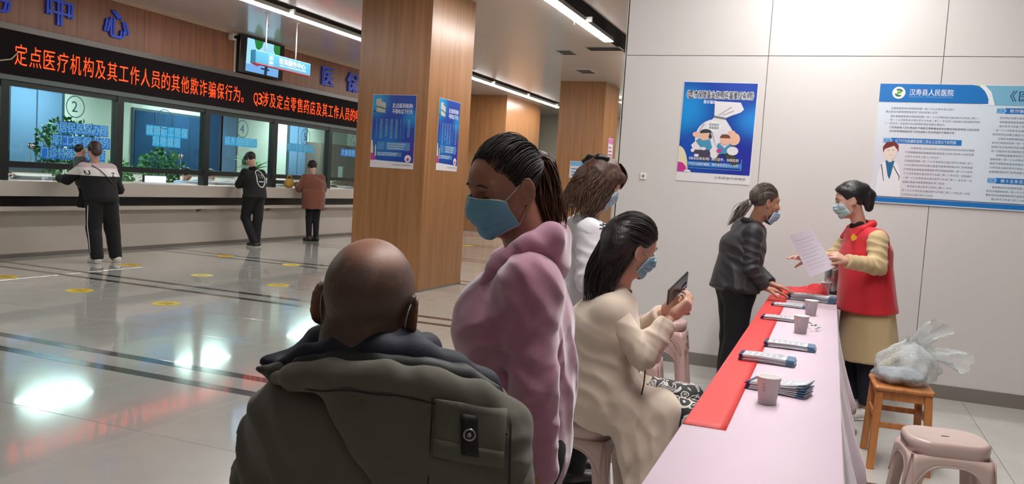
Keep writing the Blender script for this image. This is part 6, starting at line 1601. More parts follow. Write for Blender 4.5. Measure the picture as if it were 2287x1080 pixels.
# woman with the white-yoked sweatshirt; she faces the counter (-x of the hall)
def build_w1():
    loc = (-9.10, 8.42); yaw = math.radians(72)
    J = std(None, .28, .96, 1.06); J['el'][0] = (-.30, .46, 1.08); J['wr'][0] = (-.29, .74, 1.085); J['el'][1] = (.27, .18, .98); J['wr'][1] = (.22, .38, .92)
    J['pelvis'] = (0, .09, .84); J['waist'] = (0, .14, .96); J['hip'] = [(-.085, .09, .84), (.085, .09, .84)]
    J['an'] = [(-.13, -.10, .09), (.15, -.03, .09)]; J['kn'] = [(-.12, .05, .46), (.13, .06, .46)]
    H = Head((-.02, .32, 1.49), 8, -22, 8, .97)
    root = far_person(loc, yaw, 'woman in a black and white sweatshirt leaning on the service counter', H, J, dict(skin=SK_FAIR, hands=[((0, 1, -.1), (0, 0, -1)), ((-.5, .8, 0), (0, 0, -1))]))
    hf = Field(); hf.add(p_ell(H.w((0, -.022, .040)), np.array((.086, .104, .094)), H.R), .02); hf.add(p_ell(H.w((.01, -.095, -.045)), (.07, .05, .07), H.R), .03); hf.sub(p_ell(H.w((0, .095, -.03)), (.075, .075, .08), H.R), .01); hf.disp(lambda x, y, z: .006*snoise(x, y, z, 2, 12))
    sdf_obj('hair', hf.mesh(.007), hair_mat('hair_far_brown', rgb(34, 22, 22), rgb(74, 50, 46), .45), root, 1)
    wy = mat('white_and_black_sweat', rgb(226, 218, 218), rough=.85); nt = wy.node_tree; b = nt.nodes['Principled BSDF']; tc = nt.nodes.new('ShaderNodeTexCoord'); sp = nt.nodes.new('ShaderNodeSeparateXYZ'); nt.links.new(tc.outputs['Object'], sp.inputs[0])
    cr = nt.nodes.new('ShaderNodeValToRGB'); cr.color_ramp.interpolation = 'CONSTANT'; mr = nt.nodes.new('ShaderNodeMapRange'); mr.inputs[1].default_value = .9; mr.inputs[2].default_value = 1.5; nt.links.new(sp.outputs[2], mr.inputs[0]); nt.links.new(mr.outputs[0], cr.inputs[0])
    cr.color_ramp.elements[0].color = rgb(13, 12, 16); cr.color_ramp.elements[1].position = .42; cr.color_ramp.elements[1].color = rgb(228, 222, 222); e_ = cr.color_ramp.elements.new(.60); e_.color = rgb(196, 176, 180); nt.links.new(cr.outputs[0], b.inputs['Base Color'])
    o = far_clothes(root, J, wy, BLK, .050, None, .042, .024, 'sweatshirt', seed=3, cut=.80, legcut=.05)
    gf = LASTG[0]
    st = MB(); st.tube([march(gf, (-.10+.30*t, -.6, 1.29-.33*t), (0, 1, 0), .004) for t in np.linspace(0, 1, 16)], .010, 6, flat=.5); st.build('bag_strap', MATS['black_cord'], root, world=False)
    for ch, x0_, z0_ in (('U', -.215, 1.165), ('Z', .105, 1.150)):
        tm = MB(); text(tm, ch, (0, 0, 0), (1, 0, 0), (0, 0, 1), .085, bold=.03)
        V_ = np.vstack(tm.v); tm.v = [V_]; tm.v[0] = np.array([march(gf, (x0_+q[0], -.6, z0_+q[2]), (0, 1, 0), .006) for q in V_]); my_ = np.median(tm.v[0][:, 1]); tm.v[0][:, 1] = np.clip(tm.v[0][:, 1], my_-.05, my_+.05); tm.build('letter', BLK, o, world=False)
    sw = MB(); sw.tube([(.205, .05, .80), (.225, .02, .5), (.23, -.02, .12)], .014, 6, flat=.4); sw.build('side_stripe', WHITEC, root, world=False); sw = MB(); sw.tube([(-.20, .05, .80), (-.22, .01, .5), (-.21, -.08, .14)], .010, 6, flat=.4); sw.build('side_stripe', WHITEC, root, world=False)
    shoe(root, (-.14, .10, 0), (-.13, -.16, 0), .09, mat('white_trainer', rgb(222, 218, 214)), SOLEW); shoe(root, (.24, .10, 0), (.14, -.10, 0), .09, MATS['white_trainer'], SOLEW)
    # the child carried in front of her
    H2 = Head((-.125, .49, 1.475), 78, 5, 0, .72)
    K = dict(front=(1, .2, 0), neck=(-0.13, 0.49, 1.39), chest=(-0.12, 0.47, 1.26), waist=(-0.11, 0.46, 1.15), pelvis=(-0.1, 0.46, 1.06), sh=[(-0.14, 0.57, 1.34), (-0.12, 0.42, 1.34)], el=[(-0.08, 0.6, 1.24), (-0.06, 0.43, 1.22)], wr=[(0, 0.55, 1.2), (0.02, 0.43, 1.18)], hip=[(-0.1, 0.51, 1.05), (-0.1, 0.41, 1.05)], kn=[(-0.05, 0.53, 0.9), (-0.05, 0.42, 0.9)], an=[(-0.1, 0.53, 0.74), (-0.1, 0.42, 0.74)])
    f = Field(); H2.add_to(f); f.add(p_cone(H2.w((0, -.02, -.05)), K['neck'], .033, .036), .02); f.add(p_cone(K['neck'], K['pelvis'], .06, .075), .03)
    for s_, e_, w_ in zip(K['sh'], K['el'], K['wr']): f.add(p_cone(s_, e_, .032, .026), .03); f.add(p_cone(e_, w_, .026, .02), .02)
    for s_, e_, w_ in zip(K['hip'], K['kn'], K['an']): f.add(p_cone(s_, e_, .05, .038), .03); f.add(p_cone(e_, w_, .038, .028), .02); f.add(p_cone(w_, np.array(w_)+(.07, .02, -.03), .026, .02), .01)
    for i in (0, 1): hand(f, K['wr'][i], (1, 0, 0), (0, 0, -1), 1, L=.6)
    k = person(f.mesh(.010, [[(H2.c[i]-.08, H2.c[i]+.08, .006)] for i in range(3)]), SK_FAIR, loc, 'small child with short hair held in the arms of the woman at the counter'); k.rotation_euler = (0, 0, yaw)
    hf = Field(); hf.add(p_ell(H2.w((0, -.02, .042)), np.array((.080, .098, .088))*.72, H2.R), .02); hf.sub(p_ell(H2.w((0, .10, -.02)), np.array((.08, .08, .085))*.72, H2.R), .01); sdf_obj('hair', hf.mesh(.006), FARH, k, 1)
    c = Field(); c.add(p_cone((-.125, .49, 1.34), K['pelvis'], .085, .095), .03)
    for s_, e_, w_ in zip(K['sh'], K['el'], K['wr']): c.add(p_cone(s_, e_, .046, .04), .03); c.add(p_cone(e_, w_, .04, .032), .02)
    sdf_obj('quilted_coat', c.mesh(.009), cloth('grey_check', rgb(96, 100, 104), noise=.6, nscale=24), k, 1)
    c = Field(); 
    for s_, e_, w_ in zip(K['hip'], K['kn'], K['an']): c.add(p_cone(s_, e_, .062, .05), .03); c.add(p_cone(e_, w_, .05, .042), .02)
    sdf_obj('trousers', c.mesh(.010), BLK, k, 1)
build_w1()
def build_m2():
    loc = (-9.46, 11.98); yaw = math.radians(74)
    J = std(None, .10, .99); J['wr'] = [(-.10, .28, 1.22), (.12, .30, 1.15)]; J['el'] = [(-.24, .14, 1.08), (.23, .12, 1.08)]
    J['kn'] = [(-.10, .12, .50), (.07, .0, .48)]; J['an'] = [(-.01, -.02, .09), (.06, .0, .09)]; J['hip'] = [(-.10, .03, .88), (.07, 0, .88)]
    H = Head((-.01, .17, 1.530), -18, -34, 0, .98)
    root = far_person(loc, yaw, 'man in a black jacket with a white face print on the back', H, J, dict(skin=SK_FAIR, hands=[((.4, .7, .5), (0, -.3, -1)), ((-.5, .8, .3), (0, 0, -1))]))
    hf = Field(); hf.add(p_ell(H.w((0, -.018, .042)), np.array((.086, .106, .092)), H.R), .02); hf.add(p_ell(H.w((0, .05, .06)), (.07, .055, .045), H.R), .02); hf.sub(p_ell(H.w((0, .095, -.045)), (.075, .07, .075), H.R), .01); hf.disp(lambda x, y, z: .005*snoise(x, y, z, 2, 16))
    sdf_obj('hair', hf.mesh(.007), FARH, root, 1)
    o = far_clothes(root, J, BLK, BLK, .045, None, .026, .024, 'jacket', seed=5, cut=.86)
    pf = MB(); wm = mat('white_print', rgb(222, 220, 220), rough=.7)
    def bk(x, z): return march(LASTG[0], (x+.02, -.6, z+.03), (0, 1, 0), -.001)
    pf.tube([bk(.03+.095*math.cos(a), 1.165+.145*math.sin(a)) for a in np.linspace(0, 2*PI, 25)[:-1]], .010, 6, closed=True)
    for xx in (0.0, .06): pf.tube([bk(xx, 1.185), bk(xx, 1.24)], .009, 6)
    pf.tube([bk(-.025+.0137*k, 1.115+(.012 if k % 2 else -.004)) for k in range(9)], .008, 6)
    pf.build('face_print', wm, o, world=False, smooth=True)
    cb = Field(); cb.chain([(-.07, .10, 1.375), (0, .05, 1.39), (.07, .10, 1.375)], [.022, .024, .022], .01); sdf_obj('collar', cb.mesh(.008), BLK, o, 1)
    shoe(root, (-.03, .13, 0), (-.02, -.12, 0), .075, SHOEB, SOLEW); shoe(root, (.07, .16, 0), (.06, -.09, 0), .075, SHOEB, SOLEW)
build_m2()
def build_w3():
    loc = (-9.58, 13.92); yaw = math.radians(62)
    J = std(None, .06, .965); J['wr'] = [(-.24, .30, 1.12), (.10, .28, 1.05)]; J['el'] = [(-.27, .10, 1.03), (.24, .08, 1.03)]
    J['kn'] = [(-.07, .03, .46), (.07, .0, .46)]; J['an'] = [(-.07, .0, .09), (.07, -.02, .09)]
    H = Head((.0, .13, 1.47), -10, -30, 0, .97)
    root = far_person(loc, yaw, 'woman in a rust brown coat standing at the far end of the counter', H, J, dict(skin=SK_FAIR, hands=[((.2, 1, 0), (0, 0, -1)), ((-.5, .8, 0), (0, 0, -1))]))
    hf = Field(); hf.add(p_ell(H.w((0, -.018, .036)), np.array((.094, .108, .098)), H.R), .02); hf.sub(p_ell(H.w((0, .10, -.045)), (.07, .07, .08), H.R), .01); hf.disp(lambda x, y, z: .004*snoise(x, y, z, 2, 16))
    sdf_obj('hair', hf.mesh(.007), FARH, root, 1)
    far_clothes(root, J, cloth('rust_coat', rgb(122, 68, 50), noise=.12), BLK, .050, .64, .012, .026, 'coat', 1.0, seed=7)
    shoe(root, (-.09, .17, 0), (-.07, -.08, 0), .11, SHOEB, SOLEB); shoe(root, (.06, .14, 0), (.07, -.11, 0), .11, SHOEB, SOLEB)
build_w3()
# staff behind the screens
def staff(loc, col, hair, label, m=None, reach=.35):
    J = dict(front=(0, 1, 0), neck=(0, .02, 1.06), chest=(0, 0, .88), waist=(0, 0, .70), pelvis=(0, 0, .55), sh=[(-.17, 0, 1.0), (.17, 0, 1.0)], el=[(-.25, .16, .98), (.25, .16, .98)], wr=[(-.14, reach, 1.085), (.14, reach, 1.085)],
             hip=[(-.09, .05, .52), (.09, .05, .52)], kn=[(-.10, .42, .52), (.10, .42, .52)], an=[(-.10, .42, .10), (.10, .42, .10)])
    H = Head((0, .07, 1.175), 0, -25, 0, .97)
    f = Field(); H.add_to(f); neck(f, H, J, .046); torso(f, J, -.01); limbs(f, J); feet(f, J, (0, 1, 0))
    for i in (0, 1): hand(f, J['wr'][i], (0, 1, 0), (0, 0, -1), 1 if i else -1)
    root = person(f.mesh(.013, [[(H.c[i]-.1, H.c[i]+.1, .008)] for i in range(3)]), SK_FAIR, loc, label); root.rotation_euler = (0, 0, math.radians(-90))
    hf = Field(); hf.add(p_ell(H.w((0, -.02, .040)), np.array((.088, .104, .092)), H.R), .02); hf.sub(p_ell(H.w((0, .10, -.03)), (.075, .075, .08), H.R), .01)
    if hair == 'long': hf.add(p_ell(H.w((0, -.06, -.06)), (.085, .06, .11), H.R), .03)
    sdf_obj('hair', hf.mesh(.009), FARH, root, 1)
    g = Field(); torso(g, J, .02, .05)
    for i in (0, 1): sh, el, wr = J['sh'][i], J['el'][i], J['wr'][i]; g.add(p_cone(sh, el, .066, .056), .03); g.add(p_cone(el, wr, .056, .042), .02)
    sdf_obj('shirt', g.mesh(.011), cloth('shirt_%d' % col[0], rgb(*col)), root, 1)
    tr = Field(); limbs(tr, J, arms=False, gl=.015); tr.add(p_cone(J['hip'][0], J['hip'][1], .10, .10), .05); sdf_obj('trousers', tr.mesh(.013), BLK, root, 1)
    for a in J['an']: shoe(root, (a[0], a[1]+.17, 0), (a[0], a[1]-.05, 0), .07, SHOEB, SOLEB)
    st = thing('office_chair', (loc[0], loc[1], 0), 'dark office chair behind the counter', 'chair')
    return root, st
for (l_, c_, h_, t_, r_, ch_) in (((-11.45, 8.35), (70, 78, 92), 'long', 'clerk with long dark hair at the far left booth behind a monitor', .45, 'dark office chair in the far left booth'),
                             ((-11.40, 12.35), (150, 186, 222), 'short', 'clerk in a pale blue shirt bending low behind window three', .52, 'dark office chair behind window three'),
                             ((-11.45, 13.05), (222, 224, 230), 'short', 'clerk in a white shirt reaching over papers behind window four', .55, 'dark office chair behind window four')):
    r0, st = staff(l_, c_, h_, t_, None, r_)
    st['label'] = ch_
    m_ = mat('office_black', rgb(30, 32, 36), rough=.6)
    x, y = l_
    a = MB(); a.rbox((x-.23, y-.23, .36), (x+.22, y+.23, .43), .05); a.build('seat', m_, st)
    a = MB(); a.rbox((x-.34, y-.20, .50), (x-.28, y+.20, .92), .02); a.build('backrest', m_, st)
    a = MB(); a.tube([(x-.20, y, .40), (x-.32, y, .46), (x-.34, y, .60)], .018, 6); a.tube([(x, y, .05), (x, y, .36)], .025, 8)
    for k in range(5): a.tube([(x, y, .08), (x+.26*math.cos(k*2*PI/5), y+.26*math.sin(k*2*PI/5), .045)], .016, 6)
    a.build('base', m_, st)
    for k in range(5):
        w_ = MB(); w_.lathe([(.0001, -.012), (.026, -.012), (.026, .012), (.0001, .012)], 10, c=(x+.26*math.cos(k*2*PI/5), y+.26*math.sin(k*2*PI/5), .026), ax=rot((1, 0, 0), 90)); w_.build('castor', m_, st)
# ================================================================= table and everything on it
TX0, TX1, TY0, TY1, TZ = -.352, .078, 1.80, 6.62, .75
tb_ = thing('folding_table', (-.137, 4.2, 0), 'long row of folding tables hidden under a pale pink cloth', 'table')
for (a, b) in ((TY0+.01, 3.40), (3.42, 5.02), (5.04, TY1-.01)):
    bevel(MB().box((TX0+.008, a, .715), (TX1-.008, b, .742)).build('table_top', mat('table_board', rgb(170, 160, 150)), tb_), .004)
    for yy in (a+.15, b-.15):
        for xx in (TX0+.05, TX1-.05):
            m_ = MB(); m_.tube([(xx, yy, 0.002), (xx, yy, .716)], .014, 8); m_.build('leg', mat('leg_steel', rgb(140, 140, 142), metal=.8, rough=.35), tb_, smooth=True)
CLOTHM = mat('lilac_pink_cloth', rgb(214, 192, 206), rough=.75, noise=.03, nscale=3, bump=.06, bscale=40, sheen=.2)
def table_cloth():
    # closed loop round the table: rows from the top centre outwards and down
    P = []; per = []
    nx, ny = 8, 60
    for k in range(ny): per.append((TX1, TY0+(TY1-TY0)*k/ny, 1, 0))
    for k in range(nx): per.append((TX1-(TX1-TX0)*k/nx, TY1, 0, 1))
    for k in range(ny): per.append((TX0, TY1-(TY1-TY0)*k/ny, -1, 0))
    for k in range(nx): per.append((TX0+(TX1-TX0)*k/nx, TY0, 0, -1))
    per2 = []
    n = len(per)
    for i in range(n):   # refine 4x
        a = per[i]; b = per[(i+1) % n]
        for q in range(4): t = q/4; per2.append((a[0]*(1-t)+b[0]*t, a[1]*(1-t)+b[1]*t, a[2]*(1-t)+b[2]*t, a[3]*(1-t)+b[3]*t))
    rows = []
    N = len(per2)
    def fold(s, d, x, y, nx_):
        dep = min(1, d/.45)*(.12 if (nx_ > .5 and 5.45 < y < 6.45) else 1)
        if nx_ > .5:    # gallery side towards the volunteer: deep gathered folds
            a = .030*math.sin(s*9.1)+.022*math.sin(s*15.3+1)+.012*math.sin(s*27+2)
            return dep*(.045+a+.05*dep)+.003
        return dep*(.010+.008*math.sin(s*8)+.006*math.sin(s*17))+.003
    for r_, d in enumerate((0, .008, .02, .06, .12, .2, .3, .4, .5, .58, .62)):
        R_ = []
        for i, (x, y, nx_, ny_) in enumerate(per2):
            s = y if abs(nx_) > .5 else x*2
            hem = 1.0
            if nx_ > .5: hem = .80+.20*math.sin(s*2.4+.5)*.6+.06*math.sin(s*7)
            else: hem = .9
            if d <= 0: R_.append((x, y, TZ)); continue
            dd = d*hem; f = fold(s, dd, x, y, nx_)
            R_.append((x+nx_*f, y+ny_*f, TZ-dd))
        rows.append(R_)
    G = np.array(rows); F = []; V = G.reshape(-1, 3)
    for a in range(len(rows)-1):
        for i in range(N): j = (i+1) % N; F.append((a*N+i, (a+1)*N+i, (a+1)*N+j, a*N+j))
    V = V.tolist(); c0 = len(V); 
    # top sheet as a grid inside the outer ring
    a0 = 4*ny; b0 = a0+4*nx; c0_ = b0+4*ny
    for i in range(4*ny):                       # strip between right edge row and left edge row
        ra, rb = i, i+1; la, lb = (b0+4*ny-i) % N, (b0+4*ny-i-1) % N
        F.append((ra, rb, lb, la))
    mb = MB(); mb.add(V, F); o = mb.build('tablecloth', CLOTHM, None, smooth=True)
    tag(o, 'pale pink cloth over the long table with gathered folds on the volunteer side', 'tablecloth')
    sm = o.modifiers.new('t', 'SOLIDIFY'); sm.thickness = .0015; sm.offset = 1
table_cloth()
rn = MB(); G = []
for x in (TX0-.004, TX0+.0005, TX0+.004, -.30, -.26, -.229):
    G.append([(x, y, TZ+.0032+.0006*math.sin(y*9+x*20) if x > TX0 else TZ-.10 if x < TX0-.002 else TZ+.0028) for y in np.linspace(2.40, 6.05, 60)])
G[0] = [(x, y, TZ-.09) for (x, y, z) in G[0]]
rn.grid(G); o = rn.build('red_runner', mat('red_paper', rgb(210, 52, 50), rough=.55, noise=.05, nscale=3), None, smooth=True); sm = o.modifiers.new('t', 'SOLIDIFY'); sm.thickness = .001
tag(o, 'long strip of red paper along the left edge of the table', 'paper')
# raise hand seam on the cloth
# brochures
BP = mat('brochure_paper', rgb(206, 208, 214), rough=.4); BB = mat('brochure_blue', rgb(70, 112, 146), rough=.35); BN = mat('brochure_navy', rgb(34, 46, 84), rough=.35); BG = mat('brochure_print', rgb(176, 180, 188), rough=.5)
def brochures(cx, cy, L, W, rz, n, label, lift=0.0, zb=TZ+.004):
    t = thing('brochure_stack', (cx, cy, zb), label, 'brochures', 'brochure stacks', rz)
    R_ = rot((0, 0, 1), math.degrees(rz)); r = random.Random(int(cx*1000)+n)
    for k in range(n):
        z = k*.0042; dx, dy = r.uniform(-.004, .004), r.uniform(-.003, .003)
        G = []
        for u in np.linspace(0, 1, 7):
            zz = z+.0035*math.sin(PI*u)+(lift*u**3*(k/n) if lift else 0)
            G.append([(-L/2+L*u+dx, -W/2+W*v+dy, zz) for v in (0, .5, 1)])
        m_ = MB(); m_.grid(G); o = m_.build('brochure', BP, t, world=False, smooth=True); sm = o.modifiers.new('t', 'SOLIDIFY'); sm.thickness = .0036; sm.offset = 1
        for (u0, u1, mm, nm) in ((0, .07, BN, 'navy_end'), (.86, 1.0, BB, 'blue_end')):
            m_ = MB(); G = []
            for u in np.linspace(u0, u1, 3):
                zz = z+.0035*math.sin(PI*u)+(lift*u**3*(k/n) if lift else 0)+.0038
                G.append([(-L/2+L*u+dx, -W/2+W*v+dy, zz) for v in (-.002, 1.002)])
            m_.grid(G); 
            x0_, x1_ = -L/2+L*u0+dx, -L/2+L*u1+dx; z0_ = G[0][0][2]; z1_ = G[-1][0][2]
            m_.add([(x0_, -W/2+dy-.0008, z0_-.0036), (x1_, -W/2+dy-.0008, z1_-.0036), (x1_, -W/2+dy-.0008, z1_), (x0_, -W/2+dy-.0008, z0_)], [(0, 1, 2, 3)])
            m_.build(nm, mm, o, world=False)
    m_ = MB()
    for q in range(6):
        u = .14+.11*q; zz = (n-1)*.0042+.0035*math.sin(PI*u)+(lift*u**3*((n-1)/n) if lift else 0)+.0042
        m_.add([(-L/2+L*u, -W/2+W*.12, zz), (-L/2+L*(u+.08), -W/2+W*.12, zz), (-L/2+L*(u+.08), -W/2+W*.88, zz), (-L/2+L*u, -W/2+W*.88, zz)], [(0, 1, 2, 3)])
    m_.build('printed_columns', BG, t, world=False)
    return t
brochures(-.120, 3.000, .205, .10, math.radians(-14), 6, 'brochure stack with lifted blue ends beside the nearest paper cup', .030)
brochures(-.195, 3.515, .215, .10, math.radians(-3), 6, 'brochure stack lying half on the red strip, second from the near end')
brochures(-.125, 3.920, .215, .10, math.radians(-2), 5, 'brochure stack third from the near end between runner and cloth edge')
brochures(-.215, 4.790, .200, .10, math.radians(-2), 4, 'thin brochure stack left of the cup with green leaves')
brochures(-.195, 5.440, .215, .10, math.radians(-2), 3, 'thin brochure stack left of the plain cup farther back')
brochures(-.075, 5.880, .300, .12, math.radians(-6), 9, 'thick brochure pile in front of the older woman\'s hands')
# paper cups
CUPM = mat('paper_cup_white', rgb(238, 232, 230), rough=.45); CUPI = mat('cup_grey_ring', rgb(120, 112, 112), rough=.6)
def cup(x, y, label, sc=1.0, leaf=False):
    t = thing('paper_cup', (x, y, TZ+.003), label, 'cup', 'paper cups')
    m_ = MB(); m_.lathe([(.0001, .004), (.0265, .004), (.0265, 0), (.0285, 0), (.0375, .086), (.0392, .0875), (.0385, .0895), (.0365, .0885), (.0275, .008), (.0001, .008)], 32, cap0=False, cap1=False)
    m_.build('cup_wall', CUPM, t, world=False, smooth=True)
    m_ = MB(); m_.lathe([(.0288, .0035), (.0294, .009)], 32, cap0=False, cap1=False); m_.build('base_ring', CUPI, t, world=False, smooth=True)
    m_ = MB()
    for k in range(3): 
        for a in (-1.9, -.2, 1.4, 3.0): m_.box((-.0045, .0331+.0010*k, .045+.010*k), (.0045, .0338+.0010*k, .051+.010*k), R=rot((0, 0, 1), math.degrees(a)-90))
    m_.build('printed_mark', BG, t, world=False)
    t.scale = (sc, sc, sc); return t
cup(-.145, 2.80, 'white paper cup nearest the viewer on the table', 1.0)
cup(-.097, 4.40, 'white paper cup with green leaves lying beside it', 1.0); cup(-.066, 5.13, 'white paper cup behind the one with leaves', 1.0)
cup(.005, 6.42, 'white paper cup by the red cloth at the far end', .95)
lf = thing('green_sprig', (-.045, 4.56, TZ+.003), 'small sprig of green leaves lying right of a paper cup', 'leaves')
for k in range(7):
    a = k*.9; c0 = np.array((-.045+.018*math.cos(a), 4.56+.03*math.sin(a), TZ+.010+.008*(k % 3))); d = np.array((math.cos(a+.4), math.sin(a+.4), .35)); s_ = np.cross(d, (0, 0, 1))
    m_ = MB(); m_.add([c0, c0+d*.012+s_*.009, c0+d*.030, c0+d*.012-s_*.009, c0+d*.014+np.array((0, 0, .004))], [(0, 1, 4), (1, 2, 4), (2, 3, 4), (3, 0, 4)]); m_.build('leaf', mat('leaf_dark_green', rgb(44, 104, 50), rough=.5), lf)
# red cloth heap
rc = Field(); rc.add(p_ell((-.16, 6.25, TZ+.012), (.185, .20, .030)), .02); rc.add(p_ell((-.06, 6.28, TZ+.040), (.065, .09, .045)), .03); rc.add(p_ell((-.03, 6.24, TZ+.022), (.055, .07, .03)), .02); rc.add(p_cone((-.30, 6.15, TZ+.012), (-.1, 6.34, TZ+.03), .018, .026), .02)
rc.disp(lambda x, y, z: .007*snoise(x, y, z, 6, 9)+.003*snoise(x, y, z, 7, 24)); rc.cut((0, 0, -1), -(TZ+.003), .003)
tag(sdf_obj('red_cloth', rc.mesh(.006), cloth('red_fabric', rgb(212, 26, 36), noise=.08, rough=.7), None, 1), 'crumpled red cloth heaped at the far end of the table', 'cloth')
# steel vacuum flask at the far end behind the volunteer
fk = thing('steel_flask', (.055, 6.48, TZ+.003), 'stainless steel flask with black base at the far end of the table', 'flask')
STL = mat('brushed_steel', rgb(180, 178, 176), metal=1, rough=.28)
m_ = MB(); m_.lathe([(.062, .030), (.066, .034), (.066, .175), (.058, .195), (.040, .210), (.040, .235), (.030, .245)], 32, c=(.055, 6.48, TZ+.003)); m_.build('flask_body', STL, fk, smooth=True)
m_ = MB(); m_.lathe([(.064, 0), (.067, .003), (.067, .030), (.062, .0305)], 32, c=(.055, 6.48, TZ+.003)); m_.build('black_base', MULL, fk, smooth=True)
m_ = MB(); m_.tube([(.10, 6.46, TZ+.165), (.145, 6.45, TZ+.155), (.15, 6.45, TZ+.09), (.11, 6.46, TZ+.06)], .008, 8); m_.build('handle', MULL, fk, smooth=True)

# ================================================================= stools
PL = mat('plastic_mauve', rgb(200, 176, 167), rough=.28, noise=.04, nscale=4, coat=.3)
def plastic_stool(loc, rz, label, group=None, h=.46, m=PL, w=.345, d=.27):
    t = thing('plastic_stool', loc, label, 'stool', group, rz)
    # seat with rounded corners, apron and a hand hole
    def ring(sx, sy, z, r, n=6):
        P = []
        for (cx, cy, a0) in ((sx-r, sy-r, 0), (-sx+r, sy-r, 90), (-sx+r, -sy+r, 180), (sx-r, -sy+r, 270)):
            for k in range(n): a = math.radians(a0+90*k/(n-1)); P.append((cx+r*math.cos(a), cy+r*math.sin(a), z))
        return P
    a, b = w/2, d/2
    prof = [(a*.10, b*.06, h-.003, .005), (a*.55, b*.45, h-.003, .04), (a*.86, b*.84, h-.002, .07), (a*.93, b*.92, h+.001, .085), (a*.975, b*.97, h-.003, .09), (a, b, h-.014, .092), (a*1.005, b*1.01, h-.035, .092), (a*.99, b*.99, h-.040, .090), (a*1.0, b*1.0, h-.075, .090), (a*.965, b*.965, h-.075, .085), (a*.955, b*.955, h-.010, .08)]
    V = []; 
    for (sx, sy, z, r) in prof: V += ring(sx, sy, z, min(r, sx, sy))
    n = 24; F = []
    for i in range(len(prof)-1):
        for j in range(n): F.append((i*n+j, i*n+(j+1) % n, (i+1)*n+(j+1) % n, (i+1)*n+j))
    mb = MB(); mb.add(V, F); mb.build('seat', m, t, world=False, smooth=True)
    mb = MB(); mb.ngon([(p[0], p[1], h-.012) for p in ring(a*.13, b*.09, 0, .01)]); mb.build('hand_hole', DARK, t, world=False)
    # four splayed corner legs, L shaped in plan
    sp = .045
    for sx in (-1, 1):
        for sy in (-1, 1):
            def Lsec(z, k, tw):
                ox, oy = sx*(a*.99+k*sp), sy*(b*.99+k*sp*.8); r = .05
                P = [(ox, oy-sy*tw), (ox, oy-sy*r*.55), (ox-sx*r*.16, oy-sy*r*.16), (ox-sx*r*.55, oy), (ox-sx*tw, oy), (ox-sx*tw, oy-sy*.010), (ox-sx*r*.55, oy-sy*.012), (ox-sx*.012, oy-sy*r*.5), (ox-sx*.010, oy-sy*tw)]
                return [(x, y, z) for x, y in P]
            secs = []
            for q in np.linspace(0, 1, 12):
                z = (h-.06)*(1-q); tw = .060+.068*max(0, 1-q*3.2)**2 if True else 0
                secs.append(Lsec(z, q, tw))
            V = [p for s in secs for p in s]; n9 = 9; F = []
            for i in range(len(secs)-1):
                for j in range(n9):
                    f_ = (i*n9+j, i*n9+(j+1) % n9, (i+1)*n9+(j+1) % n9, (i+1)*n9+j); F.append(f_ if sx*sy > 0 else f_[::-1])
            F.append(tuple(range(n9))); F.append(tuple((len(secs)-1)*n9+j for j in range(n9)))
            mb = MB(); mb.add(V, F); mb.build('leg', m, t, world=False, smooth=True)
    # arched aprons between the legs
    for ax in (0, 1):
        for s_ in (-1, 1):
            G = []
            half = (a if ax == 0 else b)
            for u in np.linspace(-1, 1, 25):
                x = u*(half*.93); top = h-.06; q_ = abs(u); zb = top-.035-.115*q_**3.2
                kk = (top-zb)/(h-.06); 
                G.append([(x, s_*(b*.992+.036*((top-z)/(h-.06))), z) if ax == 0 else (s_*(a*.992+.045*((top-z)/(h-.06))), x, z) for z in np.linspace(top, zb, 4)])
            mb = MB(); mb.grid(G); o = mb.build('arched_apron', m, t, world=False, smooth=True); sm = o.modifiers.new('t', 'SOLIDIFY'); sm.thickness = .006; sm.offset = 0
            # rolled lip of the arch
            P = [g[-1] for g in G]; mb = MB(); mb.tube(P, .005, 6); mb.build('arch_lip', m, t, world=False, smooth=True)
    return t
plastic_stool((.530, 3.92, 0), math.radians(9), 'empty mauve plastic stool at the lower right corner', w=.325)
plastic_stool((-.935, 3.345, 0), math.radians(-2), 'mauve plastic stool under the woman in the beige coat', h=.455)
plastic_stool((-.70, 1.255, 0), math.radians(21), 'mauve plastic stool under the seated man in the olive jacket', h=.43)
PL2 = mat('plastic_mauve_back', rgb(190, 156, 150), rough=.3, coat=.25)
plastic_stool((-1.02, 5.60, 0), math.radians(4), 'mauve plastic stool farthest back near the wall', h=.46, m=PL2)
plastic_stool((-1.02, 5.60, .05), math.radians(4), 'second mauve plastic stool nested on top of the one near the wall', h=.46, m=PL2)
plastic_stool((-1.02, 5.60, .10), math.radians(4), 'topmost mauve plastic stool of the nested pile near the wall', h=.46, m=PL2)
plastic_stool((-1.06, 4.95, 0), math.radians(6), 'lone mauve plastic stool in front of the nested pile', h=.46, m=PL2)

